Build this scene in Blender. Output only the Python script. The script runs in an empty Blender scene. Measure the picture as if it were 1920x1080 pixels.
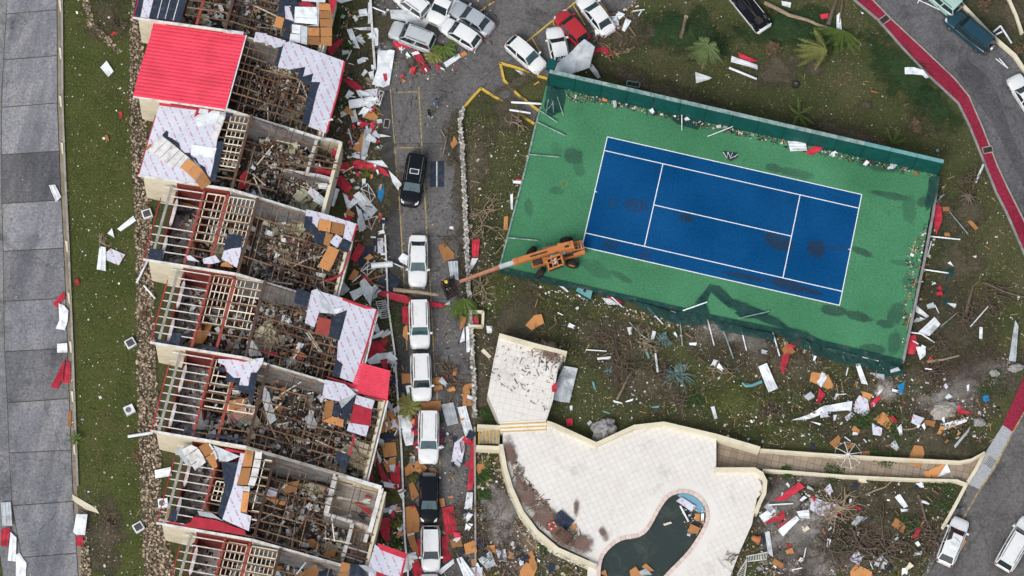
import bpy, bmesh, math, random
from mathutils import Vector, Matrix, noise
RN = random.Random(11)
SC = bpy.context.scene
COL = SC.collection
# ---------------------------------------------------------------- camera
CF, CP, CR, CH = 6000.0, 0.335101574, 0.149696050, 271.087672
CM = Matrix.Rotation(CP, 3, 'X') @ Matrix.Rotation(CR, 3, 'Z')
CC = Vector((0, -CH * math.tan(CP), CH))
cd = bpy.data.cameras.new('camera'); cam = bpy.data.objects.new('camera', cd); COL.objects.link(cam)
cd.sensor_width = 36; cd.lens = CF / 1920 * 36; cd.clip_start = 5; cd.clip_end = 2500
cam.matrix_world = Matrix.Translation(CC) @ CM.to_4x4()
SC.camera = cam
# ---------------------------------------------------------------- light
SUN_EL, SUN_AZ = math.radians(48), math.radians(205)      # azimuth clockwise from north
w = bpy.data.worlds.new('World'); SC.world = w; w.use_nodes = True
nt = w.node_tree; bg = nt.nodes['Background']
sky = nt.nodes.new('ShaderNodeTexSky'); sky.sky_type = 'NISHITA'; sky.sun_disc = False
sky.sun_elevation = SUN_EL; sky.sun_rotation = SUN_AZ; sky.dust_density = 4; sky.air_density = 1; sky.ozone_density = 1
hs = nt.nodes.new('ShaderNodeHueSaturation'); hs.inputs['Saturation'].default_value = 0.45
nt.links.new(sky.outputs[0], hs.inputs['Color']); nt.links.new(hs.outputs[0], bg.inputs[0]); bg.inputs[1].default_value = 0.115
sl = bpy.data.lights.new('sun', 'SUN'); so = bpy.data.objects.new('sun', sl); COL.objects.link(so)
sl.energy = 1.35; sl.angle = math.radians(26); sl.color = (1, .965, .92)
dv = Vector((math.sin(SUN_AZ) * math.cos(SUN_EL), math.cos(SUN_AZ) * math.cos(SUN_EL), math.sin(SUN_EL)))
so.rotation_euler = dv.to_track_quat('Z', 'Y').to_euler(); so.location = dv * 300
vs = SC.view_settings; vs.view_transform = 'Standard'; vs.look = 'None'; vs.gamma = 1; vs.exposure = 0.54
vs.use_curve_mapping = False
# ---------------------------------------------------------------- helpers
G = -0.8
def U(px, py, z=G):
    d = CM @ Vector(((px - 960) / CF, (540 - py) / CF, -1))
    return CC + d * ((z - CH) / d.z)
def PXL(p):
    q = CM.transposed() @ (Vector(p) - CC)
    return (960 + CF * q.x / -q.z, 540 - CF * q.y / -q.z)
CROP = {'P': (0, 0, 1)}
for a, y in (('A', 0),):
    for i, x in enumerate((0, 240, 640, 1040, 1440)): CROP[a + str(i + 1)] = (x, 0, 3)
CROP['B1'] = (0, 360, 3); CROP['C1'] = (0, 720, 3)
for i, x in enumerate((240, 640, 1040, 1440)):
    CROP['B' + str(i + 2)] = (x, 330, 3); CROP['C' + str(i + 2)] = (x, 660, 1080 / 420)
for i, y in enumerate((0, 170, 330, 480, 640, 790)):
    CROP['Z' + str(i + 1)] = (240, y, 1440 / 280); CROP['E' + str(i + 1)] = (450, y, 1440 / 280)
CROP['Z7'] = (250, 930, 1920 / 280); CROP['E7'] = (500, 930, 1920 / 280); CROP['K'] = (920, 430, 1705 / 300)
def pts(s, cur='P'):
    """'Z2:310,145 950,195 E2:10,10' -> list of photo pixels"""
    out = []
    for t in s.split():
        if ':' in t: cur, t = t.split(':')
        if not t: continue
        x, y = t.split(','); ox, oy, k = CROP[cur]
        out.append((ox + float(x) / k, oy + float(y) / k))
    return out
def inside(p, poly):
    x, y = p[0], p[1]; c = False; n = len(poly)
    for i in range(n):
        x1, y1 = poly[i][0], poly[i][1]; x2, y2 = poly[i - 1][0], poly[i - 1][1]
        if (y1 > y) != (y2 > y) and x < (x2 - x1) * (y - y1) / (y2 - y1) + x1: c = not c
    return c
class MB:
    def __init__(s): s.v = []; s.f = []; s.m = []; s.sm = []
    def add(s, vs, fs, m=0, smooth=False):
        b = len(s.v); s.v.extend(tuple(q) for q in vs)
        for f in fs: s.f.append([b + i for i in f]); s.m.append(m); s.sm.append(smooth)
        return s
    def hexa(s, p, m=0):
        return s.add(p, [(3, 2, 1, 0), (4, 5, 6, 7), (0, 1, 5, 4), (1, 2, 6, 5), (2, 3, 7, 6), (3, 0, 4, 7)], m)
    def box(s, c, d, m=0, M=None):
        x, y, z = d[0] / 2, d[1] / 2, d[2] / 2
        p = [Vector(q) for q in ((-x, -y, -z), (x, -y, -z), (x, y, -z), (-x, y, -z), (-x, -y, z), (x, -y, z), (x, y, z), (-x, y, z))]
        if M is not None: p = [M @ q for q in p]
        return s.hexa([q + Vector(c) for q in p], m)
    def bar(s, a, b, wd, ht, m=0, taper=1.0):
        a = Vector(a); b = Vector(b); d = (b - a)
        if d.length < 1e-6: return s
        d.normalize(); up = Vector((0, 0, 1)) if abs(d.z) < .95 else Vector((0, 1, 0))
        r = d.cross(up).normalized(); u = r.cross(d).normalized()
        p = []
        for q, k in ((a, 1), (b, taper)):
            p += [q - r * wd / 2 * k - u * ht / 2 * k, q + r * wd / 2 * k - u * ht / 2 * k, q + r * wd / 2 * k + u * ht / 2 * k, q - r * wd / 2 * k + u * ht / 2 * k]
        return s.hexa(p, m)
    def tube(s, pl, r0, r1=None, n=6, m=0, caps=True, smooth=True):
        pl = [Vector(q) for q in pl]; r1 = r0 if r1 is None else r1; k = len(pl); vs = []
        for i, q in enumerate(pl):
            d = (pl[min(i + 1, k - 1)] - pl[max(i - 1, 0)])
            d = d.normalized() if d.length > 1e-9 else Vector((0, 0, 1))
            up = Vector((0, 0, 1)) if abs(d.z) < .9 else Vector((1, 0, 0))
            a = d.cross(up).normalized(); b = a.cross(d); r = r0 + (r1 - r0) * i / max(1, k - 1)
            vs += [q + (a * math.cos(2 * math.pi * j / n) + b * math.sin(2 * math.pi * j / n)) * r for j in range(n)]
        fs = [(i * n + j, i * n + (j + 1) % n, (i + 1) * n + (j + 1) % n, (i + 1) * n + j) for i in range(k - 1) for j in range(n)]
        s.add(vs, fs, m, smooth)
        if caps: s.add(vs[:n], [tuple(range(n - 1, -1, -1))], m); s.add(vs[-n:], [tuple(range(n))], m)
        return s
    def prism(s, poly, z0, z1, m=0):
        """poly: list of (x,y) or 3-vectors; zs absolute"""
        n = len(poly)
        a = sum(poly[i - 1][0] * poly[i][1] - poly[i][0] * poly[i - 1][1] for i in range(n))
        if a < 0: poly = poly[::-1]
        vs = [(q[0], q[1], z0) for q in poly] + [(q[0], q[1], z1) for q in poly]
        return s.add(vs, [tuple(range(n - 1, -1, -1)), tuple(range(n, 2 * n))] + [(i, (i + 1) % n, n + (i + 1) % n, n + i) for i in range(n)], m)
    def disc(s, c, r, h, n=16, m=0, axis='z'):
        vs = []
        for z in (-h / 2, h / 2):
            for j in range(n):
                a = 2 * math.pi * j / n; q = (r * math.cos(a), r * math.sin(a), z)
                if axis == 'y': q = (q[0], q[2], q[1])
                if axis == 'x': q = (q[2], q[0], q[1])
                vs.append(Vector(q) + Vector(c))
        fs = [tuple(range(n)), tuple(range(n, 2 * n))] + [(j, (j + 1) % n, n + (j + 1) % n, n + j) for j in range(n)]
        return s.add(vs, fs, m)
    def build(s, name, mats, parent=None, loc=None, fix=True):
        me = bpy.data.meshes.new(name)
        o0 = Vector(loc) if loc is not None else Vector((0, 0, 0))
        me.from_pydata([tuple(Vector(q) - o0) for q in s.v], [], s.f)
        for x in (mats if isinstance(mats, (list, tuple)) else [mats]): me.materials.append(x)
        me.polygons.foreach_set('material_index', s.m); me.polygons.foreach_set('use_smooth', s.sm)
        if fix:
            b = bmesh.new(); b.from_mesh(me); bmesh.ops.recalc_face_normals(b, faces=b.faces); b.to_mesh(me); b.free()
        me.update()
        return obj(name, me, parent, loc if parent is None else None)
def obj(name, me, parent=None, loc=None):
    o = bpy.data.objects.new(name, me); COL.objects.link(o)
    if parent is not None: o.parent = parent
    if loc is not None: o.location = loc
    return o
def tag(o, label=None, cat=None, group=None, kind=None):
    for k, v in (('label', label), ('category', cat), ('group', group), ('kind', kind)):
        if v: o[k] = v
    return o
def thing(name, label, cat, loc=(0, 0, 0), rz=0, group=None):
    o = bpy.data.objects.new(name, None); COL.objects.link(o); o.empty_display_size = .3
    o.location = loc; o.rotation_euler = (0, 0, rz)
    return tag(o, label, cat, group)
def inst(o, parent=None, loc=None, rz=None):
    c = o.copy(); COL.objects.link(c)
    if parent is not None: c.parent = parent
    if loc is not None: c.location = loc
    if rz is not None: c.rotation_euler = (0, 0, rz) if not isinstance(rz, (tuple, list)) else rz
    return c
# ---------------------------------------------------------------- materials
MATS = {}
def nodes(name):
    m = bpy.data.materials.new(name); m.use_nodes = True; MATS[name] = m
    t = m.node_tree; return m, t, t.nodes['Principled BSDF']
def nd(t, typ, **k):
    n = t.nodes.new(typ)
    for a, v in k.items(): setattr(n, a, v)
    return n
def math_(t, op, a, b=None, c=None, clamp=False):
    n = nd(t, 'ShaderNodeMath', operation=op, use_clamp=clamp)
    for i, x in enumerate((a, b, c)):
        if x is None: continue
        if isinstance(x, (int, float)): n.inputs[i].default_value = x
        else: t.links.new(x, n.inputs[i])
    return n.outputs[0]
def mixc(t, fac, a, b, mode='MIX'):
    n = nd(t, 'ShaderNodeMix', data_type='RGBA', blend_type=mode)
    for i, x in ((0, fac), (6, a), (7, b)):
        if isinstance(x, (int, float)): n.inputs[i].default_value = x
        elif isinstance(x, tuple): n.inputs[i].default_value = (*x[:3], 1)
        else: t.links.new(x, n.inputs[i])
    return n.outputs[2]
def coord(t, kind):
    if kind == 'world': return nd(t, 'ShaderNodeNewGeometry').outputs['Position']
    return nd(t, 'ShaderNodeTexCoord').outputs['Object']
def nz(t, v, scale, detail=4, rough=.6, dist=0):
    n = nd(t, 'ShaderNodeTexNoise'); n.inputs['Scale'].default_value = scale; n.inputs['Detail'].default_value = detail
    n.inputs['Roughness'].default_value = rough; n.inputs['Distortion'].default_value = dist
    t.links.new(v, n.inputs['Vector']); return n.outputs['Fac']
def ramp(t, f, lo, hi):
    n = nd(t, 'ShaderNodeMapRange'); n.clamp = True
    n.inputs[1].default_value = lo; n.inputs[2].default_value = hi; t.links.new(f, n.inputs[0]); return n.outputs[0]
def bump(t, b, h, strength=.4, dist=.03):
    n = nd(t, 'ShaderNodeBump'); n.inputs['Strength'].default_value = strength; n.inputs['Distance'].default_value = dist
    t.links.new(h, n.inputs['Height']); t.links.new(n.outputs[0], b.inputs['Normal'])
def mat(name, c, c2=None, scale=3, rough=.7, metal=0, bmp=0, coat=0, co='obj', dirt=None, dscale=1.2, rnd=0, island=False, grain=0, lo=.35, hi=.65):
    m, t, b = nodes(name); v = coord(t, co)
    b.inputs['Roughness'].default_value = rough; b.inputs['Metallic'].default_value = metal; b.inputs['Coat Weight'].default_value = coat; b.inputs['Specular IOR Level'].default_value = .12 if rough >= .6 else (.25 if rough >= .45 else .5)
    f = nz(t, v, scale); col = mixc(t, ramp(t, f, lo, hi), c, c2 or tuple(x * .8 for x in c))
    if dirt is not None: col = mixc(t, ramp(t, nz(t, v, dscale, 6, .7), .5, .75), col, dirt)
    if grain: col = mixc(t, 1.0, col, mixc(t, ramp(t, nz(t, v, 14, 2, .8), .3, .7), (1 - grain,) * 3, (1 + grain,) * 3), 'MULTIPLY')
    if rnd:
        r = nd(t, 'ShaderNodeNewGeometry').outputs['Random Per Island'] if island else nd(t, 'ShaderNodeObjectInfo').outputs['Random']
        col = mixc(t, 1.0, col, mixc(t, r, (1 - rnd,) * 3, (1 + rnd,) * 3), 'MULTIPLY')
    t.links.new(col, b.inputs['Base Color'])
    if bmp: bump(t, b, nz(t, v, scale * 6), bmp)
    return m
mat('red', (.5, .032, .06), (.38, .024, .042), 1.5, .55, co='obj', dirt=(.22, .026, .034), dscale=1.4, rnd=.22)
mat('roof_red', (.74, .068, .115), (.66, .055, .095), .6, .62, dirt=(.56, .055, .085), dscale=.3, grain=.15, rnd=.09)
mat('white_metal', (.72, .76, .79), (.62, .67, .71), 1.2, .5, dirt=(.36, .36, .35), dscale=1.3, rnd=.14)
mat('silver_sheet', (.46, .5, .53), (.36, .4, .43), 1.5, .5, dirt=(.24, .24, .24), rnd=.2)
mat('navy', (.018, .026, .045), (.03, .04, .062), 6, .85, bmp=.2, dirt=(.07, .08, .1), dscale=2)
mat('wood', (.21, .13, .08), (.135, .085, .055), 3, .8, rnd=.35)
mat('wood_isl', (.23, .15, .1), (.12, .075, .05), 3, .85, rnd=.5, island=True)
mat('dark_wood', (.1, .062, .045), (.065, .04, .032), 3, .85, rnd=.35)
mat('maroon', (.2, .045, .035), (.16, .035, .03), 2, .7)
mat('purlin_red', (.33, .065, .052), (.26, .055, .045), 2, .6, dirt=(.2, .07, .05), dscale=1.5)
mat('cream', (.63, .585, .45), (.57, .525, .4), .8, .8, dirt=(.42, .38, .28), dscale=.5)
mat('cream_lat', (.66, .61, .5), (.58, .53, .42), 3, .7, rnd=.15)
mat('white_paint', (.64, .64, .63), (.52, .52, .51), 1.5, .6, dirt=(.3, .28, .26), dscale=1.5)
mat('plaster', (.26, .26, .26), (.18, .18, .185), 1.2, .9, dirt=(.1, .1, .1), dscale=1.0, grain=.2)
mat('concrete', (.33, .31, .28), (.26, .245, .22), 1.5, .9, dirt=(.15, .14, .12), grain=.15)
mat('pavement_edge', (.26, .225, .175), (.19, .165, .13), .8, .9, dirt=(.14, .12, .09), grain=.2, co='world')
mat('rock', (.36, .29, .215), (.2, .155, .11), 3, .95, rnd=.6, bmp=.3)
mat('rock_isl', (.37, .3, .225), (.18, .14, .1), 3, .95, rnd=.8, island=True)
mat('wall_stone', (.42, .41, .385), (.27, .26, .24), 3, .95, rnd=.6, island=True)
mat('dirt', (.17, .115, .095), (.1, .07, .06), 1.2, .95, dirt=(.26, .2, .17), grain=.4, co='world')
mat('grey_rock', (.3, .29, .29), (.14, .135, .135), 1.5, .95, bmp=.6, dirt=(.42, .41, .4), dscale=3)
mat('chip_white', (.66, .67, .66), (.5, .5, .48), 2, .7, rnd=.3, island=True)
mat('chip_wood', (.4, .24, .11), (.28, .15, .07), 2, .8, rnd=.5, island=True)
mat('chip_dark', (.05, .045, .042), (.03, .028, .028), 2, .8, rnd=.5, island=True)
mat('chip_grey', (.22, .22, .225), (.14, .14, .145), 2, .8, rnd=.5, island=True)
mat('chip_straw', (.3, .25, .15), (.2, .16, .09), 2, .9, rnd=.4, island=True)
mat('insul', (.5, .5, .36), (.38, .36, .26), 4, .95, rnd=.2, island=True)
mat('pink_insul', (.55, .33, .3), (.4, .24, .2), 4, .95, rnd=.2, island=True)
mat('bark', (.16, .125, .1), (.09, .07, .055), 5, .95, bmp=.5)
mat('twig', (.13, .1, .078), (.08, .06, .048), 5, .95)
mat('pale_bark', (.3, .24, .17), (.2, .155, .11), 4, .95)
mat('leaf', (.045, .085, .022), (.025, .055, .015), 8, .7, rnd=.5, island=True)
mat('leaf_olive', (.12, .125, .03), (.07, .08, .02), 8, .7, rnd=.5, island=True)
mat('leaf_pale', (.14, .18, .075), (.085, .125, .05), 8, .7, rnd=.4, island=True)
mat('leaf_agave', (.12, .17, .155), (.07, .11, .1), 8, .6, rnd=.4, island=True)
mat('leaf_dry', (.16, .11, .07), (.1, .07, .045), 8, .9, rnd=.5, island=True)
mat('frond', (.1, .15, .035), (.06, .1, .022), 8, .6, rnd=.4, island=True)
mat('frond_yellow', (.2, .2, .065), (.12, .135, .04), 8, .6, rnd=.3, island=True)
mat('green_paint', (.006, .075, .066), (.005, .058, .052), 1.0, .6, co='world', dirt=(.01, .05, .05), dscale=2)
mat('green_cap', (.1, .2, .19), (.3, .36, .35), 2, .6, co='world')
mat('pole_green', (.07, .16, .14), (.3, .36, .34), 3, .5)
mat('yellow_paint', (.62, .4, .06), (.5, .33, .06), 3, .7, dirt=(.3, .22, .1), dscale=2, co='world')
mat('yellow_worn', (.4, .29, .09), (.16, .15, .13), 3, .8, co='world', lo=.4, hi=.6)
mat('white_line', (.72, .75, .76), (.62, .65, .68), 4, .7, co='world')
mat('tyre', (.016, .016, .017), (.024, .024, .025), 6, .85)
mat('rim', (.35, .36, .37), (.25, .26, .27), 4, .35, .7)
mat('black_plastic', (.02, .021, .023), (.03, .031, .034), 4, .6)
mat('glass', (.012, .022, .027), (.018, .03, .036), 1, .06, coat=.5)
mat('glass_teal', (.03, .075, .085), (.02, .05, .06), 1, .08, coat=.5)
mat('headlight', (.6, .63, .65), (.45, .48, .5), 5, .15, coat=.5)
mat('taillight', (.3, .01, .012), (.22, .01, .01), 5, .2, coat=.5)
mat('orange_paint', (.5, .19, .06), (.42, .15, .05), 2, .55, dirt=(.26, .11, .05), dscale=2.5)
mat('rust_pink', (.42, .2, .13), (.34, .15, .1), 3, .6, dirt=(.3, .2, .15))
mat('dark_metal', (.05, .045, .042), (.03, .028, .027), 4, .6, .3, dirt=(.12, .07, .05))
mat('blue_tarp', (.02, .2, .42), (.015, .15, .34), 3, .5)
mat('teal', (.14, .32, .33), (.1, .25, .26), 2, .6)
mat('terracotta', (.42, .17, .08), (.34, .13, .06), 3, .8)
mat('skin', (.2, .11, .075), (.17, .09, .06), 5, .6)
mat('hair', (.015, .012, .01), (.02, .015, .012), 5, .8)
mat('cloth_blue', (.06, .14, .24), (.05, .1, .18), 5, .9)
mat('cloth_dark', (.014, .016, .026), (.02, .022, .032), 5, .9)
mat('cloth_white', (.68, .68, .68), (.6, .6, .6), 5, .9)
mat('cloth_grey', (.16, .18, .2), (.12, .13, .15), 5, .9)
mat('hat_yellow', (.62, .47, .05), (.55, .4, .04), 4, .4)
mat('life_red', (.55, .06, .03), (.5, .05, .03), 4, .5)
mat('coping', (.6, .5, .455), (.54, .44, .395), 2, .8, rnd=.12)
mat('speckle', (.36, .38, .4), (.28, .3, .32), 6, .8, grain=.4)
def deck_mat(name, c, c2, rnd):
    m, t, b = nodes(name); p = coord(t, 'world'); b.inputs['Roughness'].default_value = .8; b.inputs['Specular IOR Level'].default_value = .15
    col = mixc(t, ramp(t, nz(t, p, .22, 4, .6), .3, .7), c, c2)
    col = mixc(t, ramp(t, nz(t, p, .4, 8, .78), .55, .78), col, tuple(x * .62 for x in c2))
    r = nd(t, 'ShaderNodeObjectInfo').outputs['Random']; g = nd(t, 'ShaderNodeNewGeometry').outputs['Random Per Island']
    col = mixc(t, 1.0, col, mixc(t, math_(t, 'FRACT', math_(t, 'ADD', r, g)), (1 - rnd,) * 3, (1 + rnd * .7,) * 3), 'MULTIPLY')
    t.links.new(col, b.inputs['Base Color'])
deck_mat('tile', (.66, .645, .62), (.61, .59, .555), .035)
deck_mat('paver', (.3, .245, .19), (.235, .19, .145), .16)
mat('joint', (.52, .49, .45), (.45, .42, .38), 2, .95, co='world')
mat('joint_dark', (.12, .1, .08), (.09, .075, .06), 2, .95, co='world')
def paint(name, c, rough=.28):
    m, t, b = nodes(name); v = coord(t, 'obj')
    col = mixc(t, ramp(t, nz(t, v, 1.6, 6, .7), .5, .8), c, tuple(x * .74 + (.015 if max(c) > .02 else 0) for x in c))
    t.links.new(col, b.inputs['Base Color']); b.inputs['Roughness'].default_value = rough; dk = max(c) < .02; b.inputs['Coat Weight'].default_value = .0 if dk else .5; b.inputs['Specular IOR Level'].default_value = .12 if dk else .5
    b.inputs['Coat Roughness'].default_value = .06; return m
for n_, c_ in (('paint_white', (.66, .68, .685)), ('paint_silver', (.42, .45, .47)), ('paint_grey', (.33, .36, .4)), ('paint_black', (.008, .01, .014)),
               ('paint_red', (.35, .015, .022)), ('paint_teal', (.006, .04, .062)), ('paint_mint', (.32, .48, .43))): paint(n_, c_)
# oriented strand board: short flakes plus a darker edge stain
def osb():
    m, t, b = nodes('osb'); v = coord(t, 'obj')
    mp = nd(t, 'ShaderNodeMapping'); mp.inputs['Scale'].default_value = (3, 9, 3); t.links.new(v, mp.inputs[0])
    f = nz(t, mp.outputs[0], 2, 4, .8); col = mixc(t, ramp(t, f, .35, .65), (.56, .27, .095), (.42, .18, .06))
    col = mixc(t, ramp(t, nz(t, v, .9, 5, .7), .55, .78), col, (.24, .11, .05))
    vo = nd(t, 'ShaderNodeTexVoronoi'); vo.inputs['Scale'].default_value = 1.7; vo.inputs['Randomness'].default_value = .5; t.links.new(v, vo.inputs['Vector'])
    col = mixc(t, math_(t, 'LESS_THAN', vo.outputs['Distance'], .09), col, (.07, .035, .02))
    r = nd(t, 'ShaderNodeObjectInfo').outputs['Random']
    col = mixc(t, 1.0, col, mixc(t, r, (.5,) * 3, (1.12,) * 3), 'MULTIPLY')
    t.links.new(col, b.inputs['Base Color']); b.inputs['Roughness'].default_value = .85
osb()
# white roofing membrane printed with slanting red words and dots
def membrane():
    m, t, b = nodes('membrane'); v = coord(t, 'world')
    mp = nd(t, 'ShaderNodeMapping'); mp.vector_type = 'TEXTURE'; mp.inputs['Rotation'].default_value = (0, 0, math.radians(-58)); t.links.new(v, mp.inputs[0])
    s = nd(t, 'ShaderNodeSeparateXYZ'); t.links.new(mp.outputs[0], s.inputs[0])
    y = math_(t, 'DIVIDE', s.outputs[1], .68); row = math_(t, 'FLOOR', y)
    x = math_(t, 'ADD', math_(t, 'DIVIDE', s.outputs[0], 1.2), math_(t, 'MULTIPLY', math_(t, 'FRACT', math_(t, 'MULTIPLY', row, .618)), 2.0))
    fx = math_(t, 'FRACT', x); fy = math_(t, 'FRACT', y)
    ink = math_(t, 'MULTIPLY', math_(t, 'LESS_THAN', math_(t, 'ABSOLUTE', math_(t, 'SUBTRACT', fx, .4)), .25), math_(t, 'LESS_THAN', math_(t, 'ABSOLUTE', math_(t, 'SUBTRACT', fy, .5)), .11))
    ink = math_(t, 'MULTIPLY', ink, math_(t, 'GREATER_THAN', nz(t, mp.outputs[0], 9, 2, .5), .42))
    dx = math_(t, 'MULTIPLY', math_(t, 'SUBTRACT', fx, .86), 1.2); dy = math_(t, 'MULTIPLY', math_(t, 'SUBTRACT', fy, .5), .68)
    dot = math_(t, 'LESS_THAN', math_(t, 'ADD', math_(t, 'MULTIPLY', dx, dx), math_(t, 'MULTIPLY', dy, dy)), .0055)
    col = mixc(t, ramp(t, nz(t, v, .8, 5, .7), .4, .7), (.55, .57, .65), (.47, .49, .575))
    mp2 = nd(t, 'ShaderNodeMapping'); mp2.vector_type = 'TEXTURE'; mp2.inputs['Rotation'].default_value = (0, 0, math.radians(-4.5)); t.links.new(v, mp2.inputs[0])
    s2 = nd(t, 'ShaderNodeSeparateXYZ'); t.links.new(mp2.outputs[0], s2.inputs[0])
    seam = math_(t, 'LESS_THAN', math_(t, 'FRACT', math_(t, 'DIVIDE', s2.outputs[0], 1.05)), .05)
    col = mixc(t, math_(t, 'MULTIPLY', seam, .35), col, (.42, .42, .48))
    col = mixc(t, math_(t, 'MULTIPLY', ink, .62), col, (.46, .1, .17)); col = mixc(t, math_(t, 'MULTIPLY', dot, .7), col, (.24, .1, .17))
    t.links.new(col, b.inputs['Base Color']); b.inputs['Roughness'].default_value = .6
    bump(t, b, nz(t, v, 2.5, 4), .35, .05)
membrane()
def grassmat(name, g1, g2, br, brown_lo, brown_hi, straw=.5):
    m, t, b = nodes(name); p = coord(t, 'world')
    col = mixc(t, ramp(t, nz(t, p, .35, 5, .65), .38, .62), g1, g2)
    col = mixc(t, ramp(t, nz(t, p, .13, 6, .68, .6), brown_lo, brown_hi), col, br)
    col = mixc(t, ramp(t, nz(t, p, 2.2, 4, .75), .58, .72), col, tuple(x * .55 for x in g1))
    fine = ramp(t, nz(t, p, 5, 4, .85), .3, .7); col = mixc(t, 1.0, col, mixc(t, fine, (.5, .5, .5), (1.55, 1.5, 1.45)), 'MULTIPLY')
    col = mixc(t, math_(t, 'MULTIPLY', ramp(t, nz(t, p, 5, 3, .9), .62, .7), straw), col, (.19, .165, .1))
    t.links.new(col, b.inputs['Base Color']); b.inputs['Roughness'].default_value = .95; b.inputs['Specular IOR Level'].default_value = .15
    bump(t, b, nz(t, p, 8, 3, .8), .7, .12)
grassmat('lawn', (.045, .059, .022), (.066, .073, .031), (.088, .08, .046), .53, .75)
grassmat('lawn_dark', (.018, .042, .017), (.03, .054, .021), (.05, .054, .028), .55, .8, .2)
grassmat('lawn_green', (.05, .068, .019), (.072, .085, .027), (.085, .08, .036), .56, .8, .3)
grassmat('soil', (.078, .068, .048), (.105, .09, .065), (.058, .056, .036), .4, .6, .6)
grassmat('rubble_ground', (.11, .095, .08), (.16, .145, .125), (.07, .055, .045), .4, .6, 1)
grassmat('gravel', (.17, .165, .16), (.29, .28, .27), (.09, .08, .068), .42, .62, 1)
grassmat('scrub', (.034, .044, .022), (.064, .064, .038), (.085, .072, .05), .42, .62, 1)
def feather(name, src):
    """soil or dirt lying on the lawn, with a ragged outline of its own"""
    m = MATS[src].copy(); m.name = name; MATS[name] = m; t = m.node_tree; b = t.nodes['Principled BSDF']
    tc = nd(t, 'ShaderNodeTexCoord').outputs['Generated']; p = coord(t, 'world')
    vm = nd(t, 'ShaderNodeVectorMath', operation='DISTANCE'); t.links.new(tc, vm.inputs[0]); vm.inputs[1].default_value = (.5, .5, .5)
    e = math_(t, 'ADD', vm.outputs['Value'], math_(t, 'MULTIPLY', math_(t, 'SUBTRACT', nz(t, p, .42, 7, .78), .5), 1.7))
    t.links.new(math_(t, 'SUBTRACT', 1.0, ramp(t, e, .16, .46)), b.inputs['Alpha'])
for s_ in ('lawn_dark', 'gravel', 'dirt', 'soil', 'rubble_ground', 'scrub', 'lawn_green'): feather(s_ + '_patch', s_)
def asphalt(name, c, c2, crack=.0, tone=0, co='world'):
    m, t, b = nodes(name); p = coord(t, co); b.inputs['Roughness'].default_value = .9; b.inputs['Specular IOR Level'].default_value = .12
    mp = nd(t, 'ShaderNodeMapping'); mp.inputs['Scale'].default_value = (1, .3, 1); t.links.new(p, mp.inputs[0])
    col = mixc(t, ramp(t, nz(t, mp.outputs[0], .45, 5, .65), .35, .65), c, c2)
    col = mixc(t, ramp(t, nz(t, p, .25, 6, .7, .4), .54, .72), col, tuple(x * .55 for x in c)); col = mixc(t, math_(t, 'MULTIPLY', ramp(t, nz(t, p, .8, 6, .8, .5), .55, .7), .5), col, tuple(x * 1.25 for x in c2))
    fine = ramp(t, nz(t, p, 4.5, 4, .85), .3, .7); col = mixc(t, 1.0, col, mixc(t, fine, (.52,) * 3, (1.48,) * 3), 'MULTIPLY')
    if tone < 0:
        mpl = nd(t, 'ShaderNodeMapping'); mpl.inputs['Scale'].default_value = (1, .12, 1); t.links.new(p, mpl.inputs[0])
        col = mixc(t, math_(t, 'MULTIPLY', ramp(t, nz(t, mpl.outputs[0], .9, 4, .6), .5, .68), .5), col, tuple(x * .6 for x in c)); col = mixc(t, math_(t, 'MULTIPLY', ramp(t, nz(t, p, .3, 8, .8, .6), .55, .66), .6), col, tuple(x * .62 for x in c)); col = mixc(t, math_(t, 'MULTIPLY', ramp(t, nz(t, p, .45, 8, .8, .9), .58, .66), .35), col, tuple(x * 1.25 for x in c2))
    if tone > 0:
        r = nd(t, 'ShaderNodeObjectInfo').outputs['Random']; col = mixc(t, 1.0, col, mixc(t, r, (1 - tone,) * 3, (1 + tone,) * 3), 'MULTIPLY')
    if crack:
        vo = nd(t, 'ShaderNodeTexVoronoi', feature='DISTANCE_TO_EDGE'); vo.inputs['Scale'].default_value = .13
        dist = nd(t, 'ShaderNodeVectorMath', operation='ADD'); nn = nd(t, 'ShaderNodeTexNoise'); nn.inputs['Scale'].default_value = .8
        t.links.new(p, nn.inputs['Vector']); t.links.new(p, dist.inputs[0]); t.links.new(nn.outputs['Color'], dist.inputs[1]); t.links.new(dist.outputs[0], vo.inputs['Vector'])
        col = mixc(t, math_(t, 'MULTIPLY', math_(t, 'LESS_THAN', vo.outputs['Distance'], .0045), crack), col, (.05, .048, .045))
    t.links.new(col, b.inputs['Base Color']); bump(t, b, nz(t, p, 9, 2, .8), .4, .02)
asphalt('asphalt', (.092, .09, .09), (.128, .125, .124), .45)
asphalt('asphalt_ne', (.085, .086, .093), (.12, .12, .128), .45)
asphalt('asphalt_dark', (.05, .051, .056), (.068, .069, .073))
asphalt('asphalt_patch', (.064, .065, .07), (.088, .089, .095), .3)
asphalt('slab', (.15, .155, .17), (.21, .21, .215), .0, .0)
asphalt('slab_dark', (.085, .09, .1), (.12, .125, .135), .0, .0)
asphalt('brick_red', (.19, .016, .036), (.23, .021, .045))
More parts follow.
